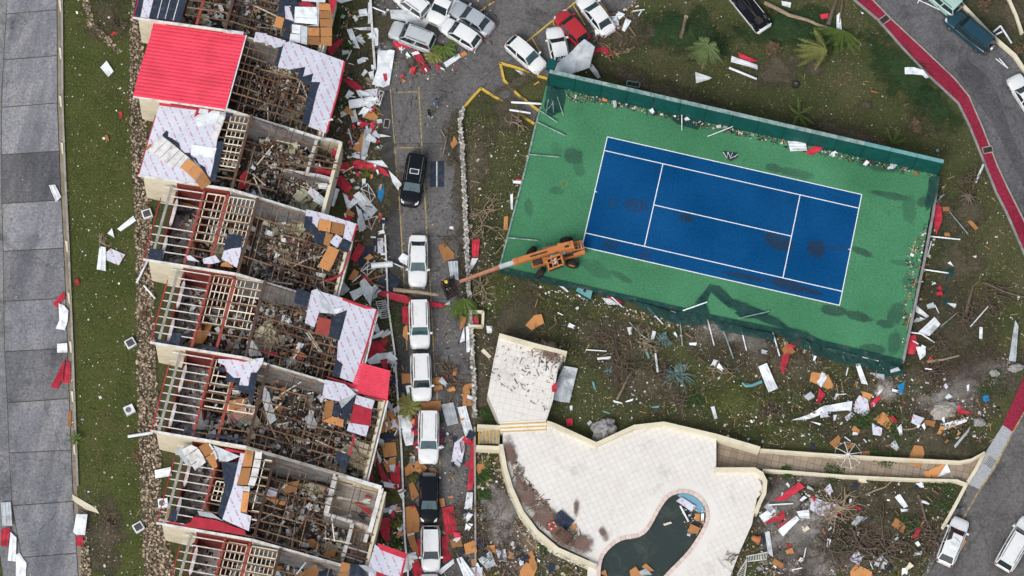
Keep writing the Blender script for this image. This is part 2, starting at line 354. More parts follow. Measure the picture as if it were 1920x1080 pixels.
def stains(t, p, col, lst, dark):
    """spots of grime where water stood: each an ellipse with a ragged edge"""
    n = nz(t, p, 1.1, 7, .78); acc = None
    for (x, y, a, b_, rot, s) in lst:
        mp = nd(t, 'ShaderNodeMapping'); mp.vector_type = 'TEXTURE'; mp.inputs['Location'].default_value = (x, y, 0); mp.inputs['Rotation'].default_value = (0, 0, rot)
        mp.inputs['Scale'].default_value = (a, b_, 50); t.links.new(p, mp.inputs[0])
        ln = nd(t, 'ShaderNodeVectorMath', operation='LENGTH'); t.links.new(mp.outputs[0], ln.inputs[0])
        e = math_(t, 'ADD', ln.outputs['Value'], math_(t, 'MULTIPLY', math_(t, 'SUBTRACT', n, .5), 1.5))
        f = math_(t, 'MULTIPLY', math_(t, 'SUBTRACT', 1.0, ramp(t, e, .82, 1.1)), min(1, s * 1.15))
        acc = f if acc is None else math_(t, 'MAXIMUM', acc, f)
    return mixc(t, acc, col, dark)
def court_mat(name, c, c2, lst, dark):
    m, t, b = nodes(name); p = coord(t, 'world'); b.inputs['Roughness'].default_value = .85; b.inputs['Specular IOR Level'].default_value = .06
    col = mixc(t, ramp(t, nz(t, p, .18, 5, .6, .5), .3, .7), c, c2)
    col = mixc(t, math_(t, 'MULTIPLY', ramp(t, nz(t, p, .5, 7, .75, 1), .58, .8), .6), col, tuple(x * .5 for x in c))
    L = []
    for q in lst:
        a, b2 = pts(q[0]); A = U(*a, 0); B = U(*b2, 0); d = B - A
        L.append(((A.x + B.x) / 2, (A.y + B.y) / 2, d.length / 2 + .2, q[1], math.atan2(d.y, d.x), q[2]))
    col = stains(t, p, col, L, dark)
    mps = nd(t, 'ShaderNodeMapping'); mps.inputs['Scale'].default_value = (1.6, .25, 1); mps.inputs['Rotation'].default_value = (0, 0, .6); t.links.new(p, mps.inputs[0])
    col = mixc(t, math_(t, 'MULTIPLY', ramp(t, nz(t, mps.outputs[0], 1.2, 6, .8), .6, .8), .55), col, tuple(x * .45 for x in c2)); col = mixc(t, math_(t, 'MULTIPLY', ramp(t, nz(t, p, .09, 4, .6), .4, .65), .3), col, tuple(x * 1.5 + .01 for x in c2))
    fine = ramp(t, nz(t, p, 5, 3, .8), .3, .7); col = mixc(t, 1.0, col, mixc(t, fine, (.74,) * 3, (1.26,) * 3), 'MULTIPLY')
    t.links.new(col, b.inputs['Base Color']); return m
court_mat('court_green', (.042, .152, .076), (.056, .192, .098), [('A4:75,850 145,910', .8, .8), ('A4:130,910 145,990', .5, .5), ('A4:0,810 20,870', .5, .3), ('A5:0,935 70,955', .45, .85), ('A5:70,955 250,995', .45, .75),
  ('B5:480,410 580,445', .35, .9), ('B5:300,745 440,765', .55, .9), ('B5:440,770 580,810', .45, .85), ('B5:620,825 700,840', .4, .8), ('B5:690,830 750,720', .7, .7), ('B5:520,970 650,980', .5, .8), ('B5:700,1000 720,880', .6, .6),
  ('B5:580,90 800,130', .35, .7), ('B5:790,110 800,260', .7, .45), ('B5:850,160 900,130', .5, .85), ('A4:170,520 350,545', .8, .5), ('A5:520,905 780,930', .9, .65), ('B5:700,480 830,500', .3, .5), ('B5:780,560 810,640', .6, .6),
  ('B4:170,480 300,560', .7, .35), ('B4:330,540 420,590', .3, .5), ('B3:1050,130 1060,220', .4, .5), ('B3:1180,80 1240,85', .4, .45), ('A4:780,660 900,700', .8, .4), ('A5:860,760 900,900', 1.0, .5)], (.025, .06, .045))
court_mat('court_blue', (.001, .045, .14), (.0016, .057, .172), [('B4:400,155 520,180', .7, .55), ('B4:310,150 340,155', .6, .4), ('B4:700,230 770,240', .45, .75), ('B4:1190,345 1330,395', .75, .85), ('B5:225,400 320,420', .8, .75),
  ('B4:280,385 350,395', .5, .5), ('B4:480,440 540,450', .5, .5), ('B4:950,540 1190,590', .3, .75), ('B4:1200,585 1420,640', .5, .8), ('B5:20,590 180,630', .5, .7), ('B5:170,630 300,665', .25, .85), ('A4:610,830 640,840', .3, .7), ('B5:330,400 470,415', .3, .3)], (.014, .03, .058))
def watermat():
    m, t, b = nodes('water'); p = coord(t, 'world')
    t.links.new(mixc(t, ramp(t, nz(t, p, .5, 7, .72, .8), .5, .75), (.04, .056, .055), (.085, .1, .085)), b.inputs['Base Color']); b.inputs['Roughness'].default_value = .12; b.inputs['IOR'].default_value = 1.33
    tb = nd(t, 'ShaderNodeBsdfTransparent'); tb.inputs[0].default_value = (.3, .5, .52, 1); mx = nd(t, 'ShaderNodeMixShader'); mx.inputs[0].default_value = .8
    o = t.nodes['Material Output']; t.links.new(tb.outputs[0], mx.inputs[1]); t.links.new(b.outputs[0], mx.inputs[2]); t.links.new(mx.outputs[0], o.inputs[0])
    bump(t, b, nz(t, p, 3, 3), .12, .03)
watermat()
def netmat():
    m, t, b = nodes('green_net'); p = coord(t, 'obj')
    b.inputs['Base Color'].default_value = (.005, .05, .044, 1); b.inputs['Roughness'].default_value = .8
    t.links.new(ramp(t, nz(t, p, 1.9, 7, .85), .28, .66), b.inputs['Alpha'])
netmat()
def floor_tile():
    m, t, b = nodes('floor_tile'); v = coord(t, 'world')
    mp = nd(t, 'ShaderNodeMapping'); mp.inputs['Rotation'].default_value = (0, 0, math.radians(4.5)); t.links.new(v, mp.inputs[0])
    br = nd(t, 'ShaderNodeTexBrick'); br.offset = 0; br.inputs['Scale'].default_value = 1; br.inputs['Brick Width'].default_value = .4; br.inputs['Row Height'].default_value = .4; br.inputs['Mortar Size'].default_value = .018
    br.inputs['Color1'].default_value = (.3, .28, .26, 1); br.inputs['Color2'].default_value = (.34, .31, .285, 1); br.inputs['Mortar'].default_value = (.2, .18, .165, 1); t.links.new(mp.outputs[0], br.inputs['Vector'])
    col = mixc(t, ramp(t, nz(t, v, .7, 6, .75), .52, .75), br.outputs['Color'], (.13, .115, .105)); t.links.new(col, b.inputs['Base Color']); b.inputs['Roughness'].default_value = .6
floor_tile()
m_ = MATS
# ---------------------------------------------------------------- setting
def ip(tab, y):
    for (y0, x0), (y1, x1) in zip(tab, tab[1:]):
        if y <= y1: return x0 + (x1 - x0) * (y - y0) / (y1 - y0)
    return tab[-1][1]
def wp(pl, z=G): return [U(x, y, z) for x, y in (pts(pl) if isinstance(pl, str) else pl)]
def sheet(name, pl, z, m, kind='structure', parent=None):
    b = MB(); q = wp(pl, z); b.add(q, [tuple(range(len(q)))])
    o = b.build(name, m_[m], parent)
    if o.data.polygons[0].normal.z < 0:
        for p in o.data.polygons: p.flip()
    if kind and parent is None: tag(o, kind=kind)
    return o
def strip(b, q, wd, z0, z1, m=0, close=False):
    """prism of constant width along a ground polyline"""
    q = [Vector((p[0], p[1])) for p in q]; n = len(q); L = []; R = []
    for i in range(n):
        a = q[i - 1] if (i > 0 or close) else q[i]; c = q[(i + 1) % n] if (i < n - 1 or close) else q[i]
        d1 = (q[i] - a); d2 = (c - q[i])
        d1 = d1.normalized() if d1.length > 1e-6 else d2.normalized(); d2 = d2.normalized() if d2.length > 1e-6 else d1
        t = (d1 + d2).normalized(); nn = Vector((-t.y, t.x)); k = 1 / max(.5, nn.dot(Vector((-d1.y, d1.x))))
        L.append(q[i] + nn * wd / 2 * k); R.append(q[i] - nn * wd / 2 * k)
    for i in range(n if close else n - 1):
        j = (i + 1) % n
        b.hexa([(*R[i], z0), (*R[j], z0), (*L[j], z0), (*L[i], z0), (*R[i], z1), (*R[j], z1), (*L[j], z1), (*L[i], z1)], m)
    return b
def band(name, pl, wd, z0, z1, m, label=None, cat=None, group=None, parent=None, close=False, kind=None):
    b = strip(MB(), wp(pl, z1), wd, z0, z1, 0, close); o = b.build(name, m_[m], parent)
    return tag(o, label, cat, group, kind)
def resample(q, step):
    out = []; q = [Vector(p) for p in q]
    for a, b in zip(q, q[1:]):
        n = max(1, round((b - a).length / step))
        out += [a.lerp(b, i / n) for i in range(n)]
    return out + [q[-1]]
# one big sheet of ground
b = MB(); b.add([(-900, -900, G), (900, -900, G), (900, 900, G), (-900, 900, G)], [(0, 1, 2, 3)]); tag(b.build('ground', m_['lawn']), kind='structure')
sheet('grass_verge', 'P:117,-90 275,-90 262,60 250,210 256,330 262,430 264,600 268,750 272,900 284,1160 150,1160 140,950 133,780 126,600 121,450 115,330 109,200', G + .012, 'lawn_green')
# --- concrete road on the left
LE = [(-120, 15), (0, 13), (180, 3), (330, 2), (480, 6), (640, 8), (760, 14), (880, 18), (960, 24), (1080, 48), (1170, 54)]
RE = [(-120, 106), (0, 107), (200, 108), (330, 113), (450, 119), (600, 125), (800, 132), (950, 138), (1080, 147), (1170, 151)]
road = sheet('concrete_road', [(ip(RE, y), y) for y in range(-120, 1171, 60)] + [(ip(LE, y), y) for y in range(1170, -121, -60)], G + .02, 'joint_dark')
JY = [(-66, -72), (26, 18), (112, 104), (201, 193), (290, 283), (381.6, 375), (471, 465), (565, 559), (659, 653), (755, 747), (849, 844), (948, 940), (1045, 1037), (1140, 1130)]
TONE = [1.05, 1.0, 1.05, 1.08, .55, 1.12, .78, .98, .68, .92, .86, 1.0, .92]
for i in range(len(JY) - 1):
    (a, b_), (c, d) = JY[i], JY[i + 1]; g = .9
    ml, mr = (ip(LE, (a + c) / 2), (a + c) / 2), (ip(RE, (b_ + d) / 2), (b_ + d) / 2)
    q = wp([(ip(LE, a) + g, a + g), (ip(RE, b_) - g, b_ + g), (mr[0] - g, mr[1]), (ip(RE, d) - g, d - g), (ip(LE, c) + g, c - g), (ml[0] + g, ml[1])], G + .1)
    o = MB().prism(q, G + .03, G + .1).build('road_slab', m_['slab'], road)
    k = TONE[i]; key = 'slab_t%d' % round(k * 100)
    if key not in MATS:
        asphalt(key, tuple(x * k for x in (.155, .162, .184)), tuple(x * k for x in (.25, .252, .262)), .35, -1)
    o.data.materials[0] = m_[key]
sheet('road_gutter', [(ip(LE, y) - .5, y) for y in range(-120, 1171, 60)] + [(ip(LE, y) - 40, y) for y in range(1170, -121, -60)], G + .016, 'slab')
sheet('kerb_strip', [(ip(RE, y) + .6, y) for y in range(-120, 1171, 60)] + [(ip(RE, y) + 8, y) for y in range(1170, -121, -60)], G + .05, 'pavement_edge')
kw = thing('kerb_wall', 'long low grey kerb wall between the concrete road and the grass verge', 'kerb', U(120, 500, G))
kl = kw.location.copy()
def local(b, o): b.v = [tuple(Vector(q) - o.location) for q in b.v]; return b
local(strip(MB(), wp([(ip(RE, y) + 9, y) for y in range(-90, 935, 40)], G + .25), .18, G, G + .25), kw).build('wall_run', m_['concrete'], kw)
for y in (8, 97, 187, 275, 459, 556, 648, 741, 840):
    x = ip(RE, y) + 4
    local(MB().prism(wp([(x - 1.5, y - 8), (x + 3, y - 7), (x + 4, y + 12), (x + 1, y + 11)], G + .35), G + .06, G + .35), kw).build('kerb_ramp', m_['cream'], kw)
# --- inner road and parking
ROAD = 'P:697,-40 1210,-40 1195,0 1150,40 1140,65 1120,100 1095,120 1025,146 938,118 945,150 1008,207 1000,230 902,166 870,200 862,225 866,270 870,340 873,420 877,500 883,600 888,690 890,800 892,1120 765,1120 759,1010 753,847 740,660 728,577 722,440 715,300 712,170 703,130'
sheet('parking_road', ROAD, G + .02, 'asphalt')
sheet('gutter_strip', 'P:712,170 735,170 745,330 757,520 768,680 778,900 788,1110 765,1110 759,1010 753,847 740,660 728,577 722,440 715,300', G + .03, 'asphalt_dark')
for i, (s, wd, m) in enumerate([('P:785,163 792,290 800,430 808,560 815,700', .12, 'yellow_worn'), ('P:732,167 742,300 748,363 757,517 763,657', .11, 'yellow_worn'), ('P:743,173 782,172', .1, 'yellow_worn'), ('P:742,277 792,277', .1, 'yellow_worn'),
        ('P:957,103 1080,3', .14, 'yellow_paint'), ('P:998,72 1012,97', .12, 'yellow_paint'), ('P:1036,40 1050,66', .12, 'yellow_paint'), ('P:1075,10 1097,47', .12, 'yellow_paint'), ('P:1123,0 1147,33', .12, 'yellow_paint'), ('P:897,23 927,2', .13, 'yellow_paint'), ('P:818,700 826,900', .1, 'yellow_worn'), ('P:1150,1020 1150,1021', .1, 'yellow_worn')][:11]):
    band('road_marking', s, wd, G + .024, G + .034, m, kind='structure')
for s, t, c in (('P:938,118 945,150 972,178 1010,207', 'tall yellow kerb edge on the left of the triangular lawn beside the white hatchback', 0), ('P:938,118 965,125 1000,139 1026,147', 'yellow kerb running below the white hatchback to the green fence', 0),
             ('P:870,201 885,183 902,165', 'short yellow kerb at the upper left tip of the planted island', 0), ('P:902,165 945,192 1002,232', 'yellow kerb on the upper right edge of the planted island', 0)):
    band('yellow_kerb', s, .22, G, G + .16, 'yellow_paint', t, 'kerb', 'yellow kerbs by the court corner')
# rough stone wall along the right of the inner road
SW_ = wp('P:869,203 862,225 866,270 870,340 873,420 877,500 880,560 885,640 889,720 890,780', G + .45)
sw = thing('stone_wall', 'rough pale stone wall along the right side of the parking road', 'wall', U(872, 420, G))
local(strip(MB(), SW_, .32, G, G + .4), sw).build('wall_core', m_['concrete'], sw)
b = MB()
def rockverts(r, sq=.7):
    ps = []
    for i in range(8):
        d = Vector(((i & 1) * 2 - 1, (i >> 1 & 1) * 2 - 1, (i >> 2 & 1) * 2 - 1)) * r * .62
        ps.append(d * RN.uniform(.65, 1.15))
    M = Matrix.Rotation(RN.uniform(0, 6.3), 3, 'Z') @ Matrix.Rotation(RN.uniform(-.5, .5), 3, 'X'); return [M @ Vector((p.x * 1.2, p.y, p.z * sq)) for p in ps]
CUBE = [(0, 2, 3, 1), (4, 5, 7, 6), (0, 1, 5, 4), (2, 6, 7, 3), (0, 4, 6, 2), (1, 3, 7, 5)]
def rock_into(b, c, r, m=0, sq=.7): b.add([Vector(c) + v for v in rockverts(r, sq)], CUBE, m)
for p in resample(SW_, .16):
    for k in range(3): rock_into(b, p + Vector((RN.uniform(-.18, .18), RN.uniform(-.1, .1), RN.uniform(-.12, .02))), RN.uniform(.08, .17))
tag(local(b, sw).build('stones', m_['wall_stone'], sw), kind='stuff')
for s in ('P:742,443 872,443', 'P:741,270 866,268', 'P:891,158 938,121', 'P:752,560 880,562', 'P:764,700 888,702', 'P:800,443 806,562', 'P:960,30 1045,62', 'P:905,150 800,60'): band('road_joint', s, .07, G + .022, G + .027, 'asphalt_dark', kind='structure')
band('low_wall', 'P:890,800 891,950 892,1110', .16, G, G + .35, 'concrete', 'thin grey kerb wall right of the parked cars near the bottom edge', 'wall')
band('low_wall', 'P:722,440 728,577 740,660 753,847 759,1010 764,1060 767,1110', .15, G, G + .5, 'white_paint', 'long white low wall between the house fronts and the parked cars', 'wall')
band('low_wall', 'P:694,-10 698,60 703,128', .2, G, G + .5, 'white_paint', 'short white low wall left of the jumbled cars at the top', 'wall')
mat('kerb_dark', (.006, .04, .036), (.012, .055, .05), 1.2, .8, co='world', dirt=(.09, .085, .075), dscale=1.6)
# --- tennis court
CQ = [(1024, 160), (1757, 328), (1693, 675), (939, 502)]
cw = [U(x, y, 0) for x, y in CQ]
tag(MB().prism(cw, G, 0).build('tennis_court', m_['court_green']), kind='structure')
CA = -0.0790701796; CX, CY = 17.9679536, 9.42039232
def ct(x, y, z=0): return Vector((CX + math.cos(CA) * x - math.sin(CA) * y, CY + math.sin(CA) * x + math.cos(CA) * y, z))
L2, W2_, S2, B2 = 11.885, 5.485, 4.115, 6.4
b = MB(); b.add([ct(-L2, -W2_, .006), ct(L2, -W2_, .006), ct(L2, W2_, .006), ct(-L2, W2_, .006)], [(0, 1, 2, 3)]); tag(b.build('playing_surface', m_['court_blue']), kind='structure')
for (x0, y0, x1, y1) in [(-L2, W2_, L2, W2_), (-L2, -W2_, L2, -W2_), (-L2, S2, L2, S2), (-L2, -S2, L2, -S2), (-L2, -W2_, -L2, W2_), (L2, -W2_, L2, W2_), (-B2, -S2, -B2, S2), (B2, -S2, B2, S2), (-B2, 0, B2, 0), (-L2, 0, -L2 + .2, 0), (L2 - .2, 0, L2, 0)]:
    hor = abs(x1 - x0) > abs(y1 - y0); e = .042; b = MB(); z = .012 if hor else .017
    b.add([ct(x0 - (0 if hor else e), y0 - (e if hor else 0), z), ct(x1 + (0 if hor else e), y0 - (e if hor else 0), z), ct(x1 + (0 if hor else e), y1 + (e if hor else 0), z), ct(x0 - (0 if hor else e), y1 + (e if hor else 0), z)], [(0, 1, 2, 3)])
    tag(b.build('court_line', m_['white_line']), kind='structure')
c = U(1057.5, 344, .012); b = MB(); n = 28
b.add([(c.x + r * math.cos(6.2832 * i / n), c.y + r * math.sin(6.2832 * i / n), .012) for r in (.3, .37) for i in range(n)], [(i, (i + 1) % n, n + (i + 1) % n, n + i) for i in range(n)])
tag(b.build('ring_mark', m_['frond_yellow']), 'thin pale yellow ring lying on the green court left of the blue', 'ring')
# standing windscreen on the far side
fa, fb = U(1026, 160, 0), U(1758, 328, 0); FH = 3.1
fn = thing('windscreen_fence', 'tall dark green windscreen wall standing along the upper side of the tennis court', 'fence', fa)
d = (fb - fa); NP = 15; nrm = Vector((-d.y, d.x, 0)).normalized()
for i in range(NP):
    p, q = d * (i / NP) + d.normalized() * .015, d * ((i + 1) / NP) - d.normalized() * .015
    bow = RN.uniform(-.03, .03)
    b = MB(); nseg = 3
    for j in range(nseg):
        s, e = p.lerp(q, j / nseg), p.lerp(q, (j + 1) / nseg); o1 = nrm * bow * math.sin(math.pi * j / nseg); o2 = nrm * bow * math.sin(math.pi * (j + 1) / nseg)
        b.hexa([s + o1, e + o2, e + o2 + nrm * .05, s + o1 + nrm * .05] + [v + Vector((0, 0, FH)) for v in (s + o1, e + o2, e + o2 + nrm * .05, s + o1 + nrm * .05)])
    b.build('panel', m_['green_paint'], fn)
    b = MB().bar(p + Vector((0, 0, FH + .05)) + nrm * .08, q + Vector((0, 0, FH + .05)) + nrm * .08, .34, .1); b.build('cap_rail', m_['green_cap' if i < 12 else 'teal'], fn)
    MB().tube([p - nrm * .06, p - nrm * .06 + Vector((0, 0, FH))], .04, n=6).build('post', m_['green_paint'], fn)
MB().bar(Vector((0, 0, FH - .3)) + nrm * .4, Vector((.1, .1, FH - .3)) + nrm * 1.2, .8, .8).build('end_box', m_['green_paint'], fn)
for pl, wd, z1, m, t in (('P:939,503 1040,526 1200,562 1283,581 1337,594 1517,631 1540,641 1692,678', .28, .14, 'kerb_dark', 'dark green kerb wall along the lower edge of the tennis court'), ('P:938,497 955,430 984,320 1004,236 1014,200', .16, .12, 'pole_green', 'weathered pale green kerb along the left edge of the tennis court'),
        ('P:1694,676 1707,613 1733,490 1750,400 1759,335', .24, .12, 'plaster', 'dark grey kerb along the right edge of the tennis court')):
    band('court_kerb', pl, wd, G, z1, m, t, 'kerb')
# --- red path and upper right road
RL = 'P:1590,-20 1603,0 1647,37 1693,90 1740,140 1797,193 1817,233 1840,290 1868,360 1887,397 1920,473 1955,560'
RR = 'P:1950,480 1917,407 1890,353 1870,310 1843,240 1817,180 1790,147 1730,90 1673,37 1637,0 1617,-20'
sheet('red_path', pts(RL) + pts(RR), G + .12, 'brick_red')
band('path_kerb', RL, .2, G, G + .16, 'plaster', 'dark kerb between the sloping lawn and the red path', 'kerb')
band('path_kerb', 'P:1617,-20 1637,0 1673,37 1730,90 1790,147 1817,180 1843,240 1870,310 1890,353 1917,407 1950,480', .14, G, G + .15, 'concrete', 'pale kerb between the red path and the upper right road', 'kerb')
sheet('upper_road', 'P:1620,-40 1700,-40 1797,-10 1857,63 1903,103 1920,130 2030,230 2030,700 1955,490 1917,407 1890,353 1870,310 1843,240 1817,180 1790,147 1730,90 1673,37 1637,0', G + .03, 'asphalt_ne')
sheet('road_patch', 'P:1790,130 1812,110 1850,140 1872,180 1900,260 1920,300 1920,350 1890,290 1858,225 1822,180', G + .04, 'asphalt_patch')
band('garden_wall', 'P:1775,-30 1797,0 1857,63 1903,103 1921,130 1960,190', .32, G, G + .45, 'cream', 'cream low wall on the far side of the upper right road behind the teal car', 'wall')
band('garden_wall', 'P:1884,-20 1905,27 1917,62', .28, G, G + .45, 'cream', 'short cream edging wall in the top right corner garden', 'wall')
sheet('garden_soil', 'P:1797,-10 1960,-30 1990,200 1921,130 1903,103 1857,63', G + .01, 'scrub')
band('road_marking', 'P:1867,110 1890,128', .09, G + .034, G + .044, 'white_line', kind='structure')
def grate(px, py, ang, wd, ln, z, label):
    t = thing('drain_grate', label, 'drain', U(px, py, z), ang)
    MB().box((0, 0, .012), (wd, ln, .02)).build('pit', m_['chip_dark'], t)
    for s in (-1, 1):
        MB().box((s * wd / 2, 0, .03), (.08, ln + .08, .05)).build('frame_side', m_['concrete'], t)
        MB().box((0, s * (ln / 2 + .04), .03), (wd, .08, .05)).build('frame_end', m_['concrete'], t)
    g = MB().box((0, 0, .03), (.05, ln, .04)).build('bar', m_['dark_metal'], t)
    for k in (-1.5, -.75, .75, 1.5): inst(g, t, (k * wd / 4.4, 0, 0))
grate(1658, 37, math.radians(-45), .62, .9, G + .13, 'black drain grate across the red path near the top of the photo')
grate(1852, 281, math.radians(-68), .6, .85, G + .13, 'black drain grate across the red path on the right of the lawn')
grate(725, 232, 0, .5, .75, G + .03, 'black drain grate in the dark gutter strip left of two pedestrians')
grate(1857, 867, math.radians(-30), .8, .8, G + .06, 'square black drain pit in the pale pavement at the end of the walkway')
# --- lower right road and pavement
sheet('lower_road', 'P:1960,700 1920,773 1899,810 1864,878 1837,917 1806,971 1770,1030 1735,1090 1735,1130 2050,1130 2050,680', G + .03, 'asphalt')
sheet('red_path', 'P:1990,600 1920,706 1880,796 1899,810 1920,773 2010,660', G + .12, 'brick_red')
sheet('pale_pavement', 'P:1880,797 1899,809 1864,878 1837,917 1812,907 1848,848', G + .1, 'speckle')
sheet('grey_pavement', 'P:1812,907 1837,917 1806,971 1760,1040 1740,1080 1730,1080 1767,990', G + .09, 'asphalt')
band('road_kerb', 'P:1960,715 1920,774 1899,811 1864,879 1837,918 1806,972', .14, G, G + .13, 'yellow_worn', 'worn yellow kerb edge beside the lower right road', 'kerb')
band('garden_wall', 'P:1846,848 1830,880 1812,908 1790,950 1767,991', .3, G, G + .4, 'cream', 'cream low wall descending from the walkway to the damaged white car', 'wall')
# --- pool deck
D, T = .2, .9
POOL = pts('C4:205,1180 200,1080 208,1000 235,950 290,902 340,882 400,880 440,850 480,770 530,690 580,665 640,660 690,680 730,720 750,770 745,830 700,910 650,980 590,1040 540,1090 470,1180')
DECK = pts('P:943,808 1025,797 1040,798 1118,834 1190,803 1245,797 1343,822 1343,876 1418,882 1429,900 1428,925 1419,935 1410,983 1386,1037 1362,1100 1350,1140 1116,1140 1118,1055 1048,1022 1010,990 982,956 963,913 953,878 943,831')
def keyhole(out, hole):
    i, j = min(((i, j) for i in range(len(out)) for j in range(len(hole))), key=lambda k: (out[k[0]][0] - hole[k[1]][0]) ** 2 + (out[k[0]][1] - hole[k[1]][1]) ** 2)
    def area(p): return sum(p[k - 1][0] * p[k][1] - p[k][0] * p[k - 1][1] for k in range(len(p)))
    if area(out) * area(hole) > 0: hole = hole[::-1]; j = len(hole) - 1 - j
    return out[i:] + out[:i + 1] + hole[j:] + hole[:j + 1]
b = MB(); qd = wp(DECK, D); qp = wp(POOL, D); 
from mathutils.geometry import tessellate_polygon
tri = tessellate_polygon([[Vector((v.x, v.y, 0)) for v in qd], [Vector((v.x, v.y, 0)) for v in qp]])
allv = qd + qp; b.add(allv, [tuple(t) for t in tri])
lo_ = [Vector((v.x, v.y, G)) for v in qd]; n = len(qd); b.add(qd + lo_, [(i, (i + 1) % n, n + (i + 1) % n, n + i) for i in range(n)])
deck = b.build('pool_deck', m_['joint'], loc=(0, 0, 0)); tag(deck, kind='structure')
PIN = [Vector((v.x, v.y)) for v in qp]
cen = sum(PIN, Vector((0, 0))) / len(PIN)
def offs(q, dd):
    q = [Vector((p[0], p[1])) for p in q]; n = len(q); s = sum(q[i - 1].x * q[i].y - q[i].x * q[i - 1].y for i in range(n)); sg = 1 if s > 0 else -1; o = []
    for i in range(n):
        t = (q[(i + 1) % n] - q[i - 1]).normalized(); o.append(q[i] + Vector((-t.y, t.x)) * dd * sg)
    return o
def smooth(q, it=2):
    for _ in range(it):
        o = []
        for i in range(len(q)): a, c = q[i - 1], q[i]; o += [a.lerp(c, .25), a.lerp(c, .75)]
        q = o
    return q
PS = smooth([Vector((v.x, v.y, 0)) for v in qp], 2); PIo = [Vector((v.x, v.y, 0)) for v in offs(PS, .34)]
pool = MB(); n = len(PS)
pool.add([(v.x, v.y, D) for v in PIo] + [(v.x, v.y, -1.7) for v in PIo], [(i, (i + 1) % n, n + (i + 1) % n, n + i) for i in range(n)] + [tuple(range(n, 2 * n))])
po = thing('swimming_pool', 'kidney shaped swimming pool of dark water with a pink stone rim', 'pool', (0, 0, 0))
m, t, bb = nodes('pool_blue'); bb.inputs['Base Color'].default_value = (.14, .33, .45, 1)
mat('pool_floor', (.1, .13, .13), (.06, .08, .08), .8, .8, co='world')
pool.build('basin', m_['pool_floor'], po)
b = MB(); b.add([(v.x, v.y, -.12) for v in PIo], [tuple(range(n))]); tag(b.build('pool_water', m_['water']), kind='structure')
sh = wp('C4:592,690 610,681 640,682 680,698 712,730 727,775 690,772 640,730', 0)
MB().prism(sh, -1.0, -.06).build('step_shelf', m_['pool_blue'], po)
# pink coping stones, one by one
ring = []; k = 0; acc = 0; Lt = sum((PS[i] - PS[i - 1]).length for i in range(n)); ns = int(Lt / .55)
cum = [0]
for i in range(n): cum.append(cum[-1] + (PS[(i + 1) % n] - PS[i]).length)
def at_len(q, s):
    s %= cum[-1]
    for i in range(n):
        if cum[i + 1] >= s: f = (s - cum[i]) / max(1e-6, cum[i + 1] - cum[i]); return q[i].lerp(q[(i + 1) % n], f)
    return q[0]
for k in range(ns):
    s0, s1 = Lt * k / ns + .012, Lt * (k + 1) / ns - .012; A0, A1, B0, B1 = at_len(PS, s0), at_len(PS, s1), at_len(PIo, s0), at_len(PIo, s1)
    if PXL(A0)[1] > 1110: continue
    b = MB(); b.hexa([(v.x, v.y, z) for z in (D - .1, D + .05) for v in (A0, A1, B1, B0)]); b.build('coping_stone', m_['coping'], po)
PB = [Vector((v.x, v.y, 0)) for v in offs(PS, -.8)]; b = MB()
b.add([(v.x, v.y, D + .006) for v in PS] + [(v.x, v.y, D + .006) for v in PB], [(i, (i + 1) % n, n + (i + 1) % n, n + i) for i in range(n)]); b.build('pool_surround', m_['tile'], deck)
# deck tiles laid diagonally
def parea(q): return abs(sum(q[k - 1][0] * q[k][1] - q[k][0] * q[k - 1][1] for k in range(len(q)))) / 2
def clip(subj, cl):
    out = list(subj)
    for i in range(len(cl)):
        a, b_ = cl[i], cl[(i + 1) % len(cl)]; inp = out; out = []; sd = lambda p: (b_[0] - a[0]) * (p[1] - a[1]) - (b_[1] - a[1]) * (p[0] - a[0])
        for k in range(len(inp)):
            p, q = inp[k - 1], inp[k]; sp, sq = sd(p), sd(q)
            if (sp >= 0) != (sq >= 0): f = sp / (sp - sq); out.append((p[0] + (q[0] - p[0]) * f, p[1] + (q[1] - p[1]) * f))
            if sq >= 0: out.append(q)
        if not out: return []
    res = []
    for p in out:
        if not res or math.dist(p, res[-1]) > 1e-4: res.append(p)
    return res if len(res) < 2 or math.dist(res[0], res[-1]) > 1e-4 else res[:-1]
def tiles(parent, poly, hole, z, size, ang, m, cap, joint=.022, name='tile', stuff='outer_tiles', gapz=.012):
    w0 = [U(x, y, z) for x, y in poly]; pl = [(v.x, v.y) for v in w0]; c, s = math.cos(ang), math.sin(ang)
    us = [p[0] * c + p[1] * s for p in pl]; vs_ = [-p[0] * s + p[1] * c for p in pl]; cand = []
    i = math.floor(min(us) / size)
    while i * size < max(us):
        j = math.floor(min(vs_) / size)
        while j * size < max(vs_):
            g = joint / 2; q = [(i * size + g, j * size + g), ((i + 1) * size - g, j * size + g), ((i + 1) * size - g, (j + 1) * size - g), (i * size + g, (j + 1) * size - g)]
            q = [(a * c - b_ * s, a * s + b_ * c) for a, b_ in q]
            q = clip(pl, q)
            if len(q) > 2 and parea(q) > .02 * size * size and not (hole and any(inside(p, hole) for p in q)):
                x, y = PXL((q[0][0], q[0][1], z))
                if -15 < x < 1935 and -15 < y < 1095: cand.append((-y, q))
            j += 1
        i += 1
    cand.sort(key=lambda k: k[0]); st = MB()
    for k, (_, q) in enumerate(cand):
        h = RN.uniform(0, .006)
        bb = MB() if k < cap else st
        bb.prism(q, z - .02, z + gapz + h)
        if k < cap: bb.build(name, m_[m], parent, fix=False)
    if st.v: tag(st.build(stuff, m_[m], parent, fix=False), kind='stuff')
tiles(deck, DECK, [(v.x, v.y) for v in PS], D, .5, math.radians(33), 'tile', 300)
TER = pts('P:936,628 1060,665 1046,690 1037,750 1025,786 936,791 914,740 925,680')
terr = MB().prism(wp(TER, T), G, T).build('upper_terrace', m_['joint']); tag(terr, kind='structure')
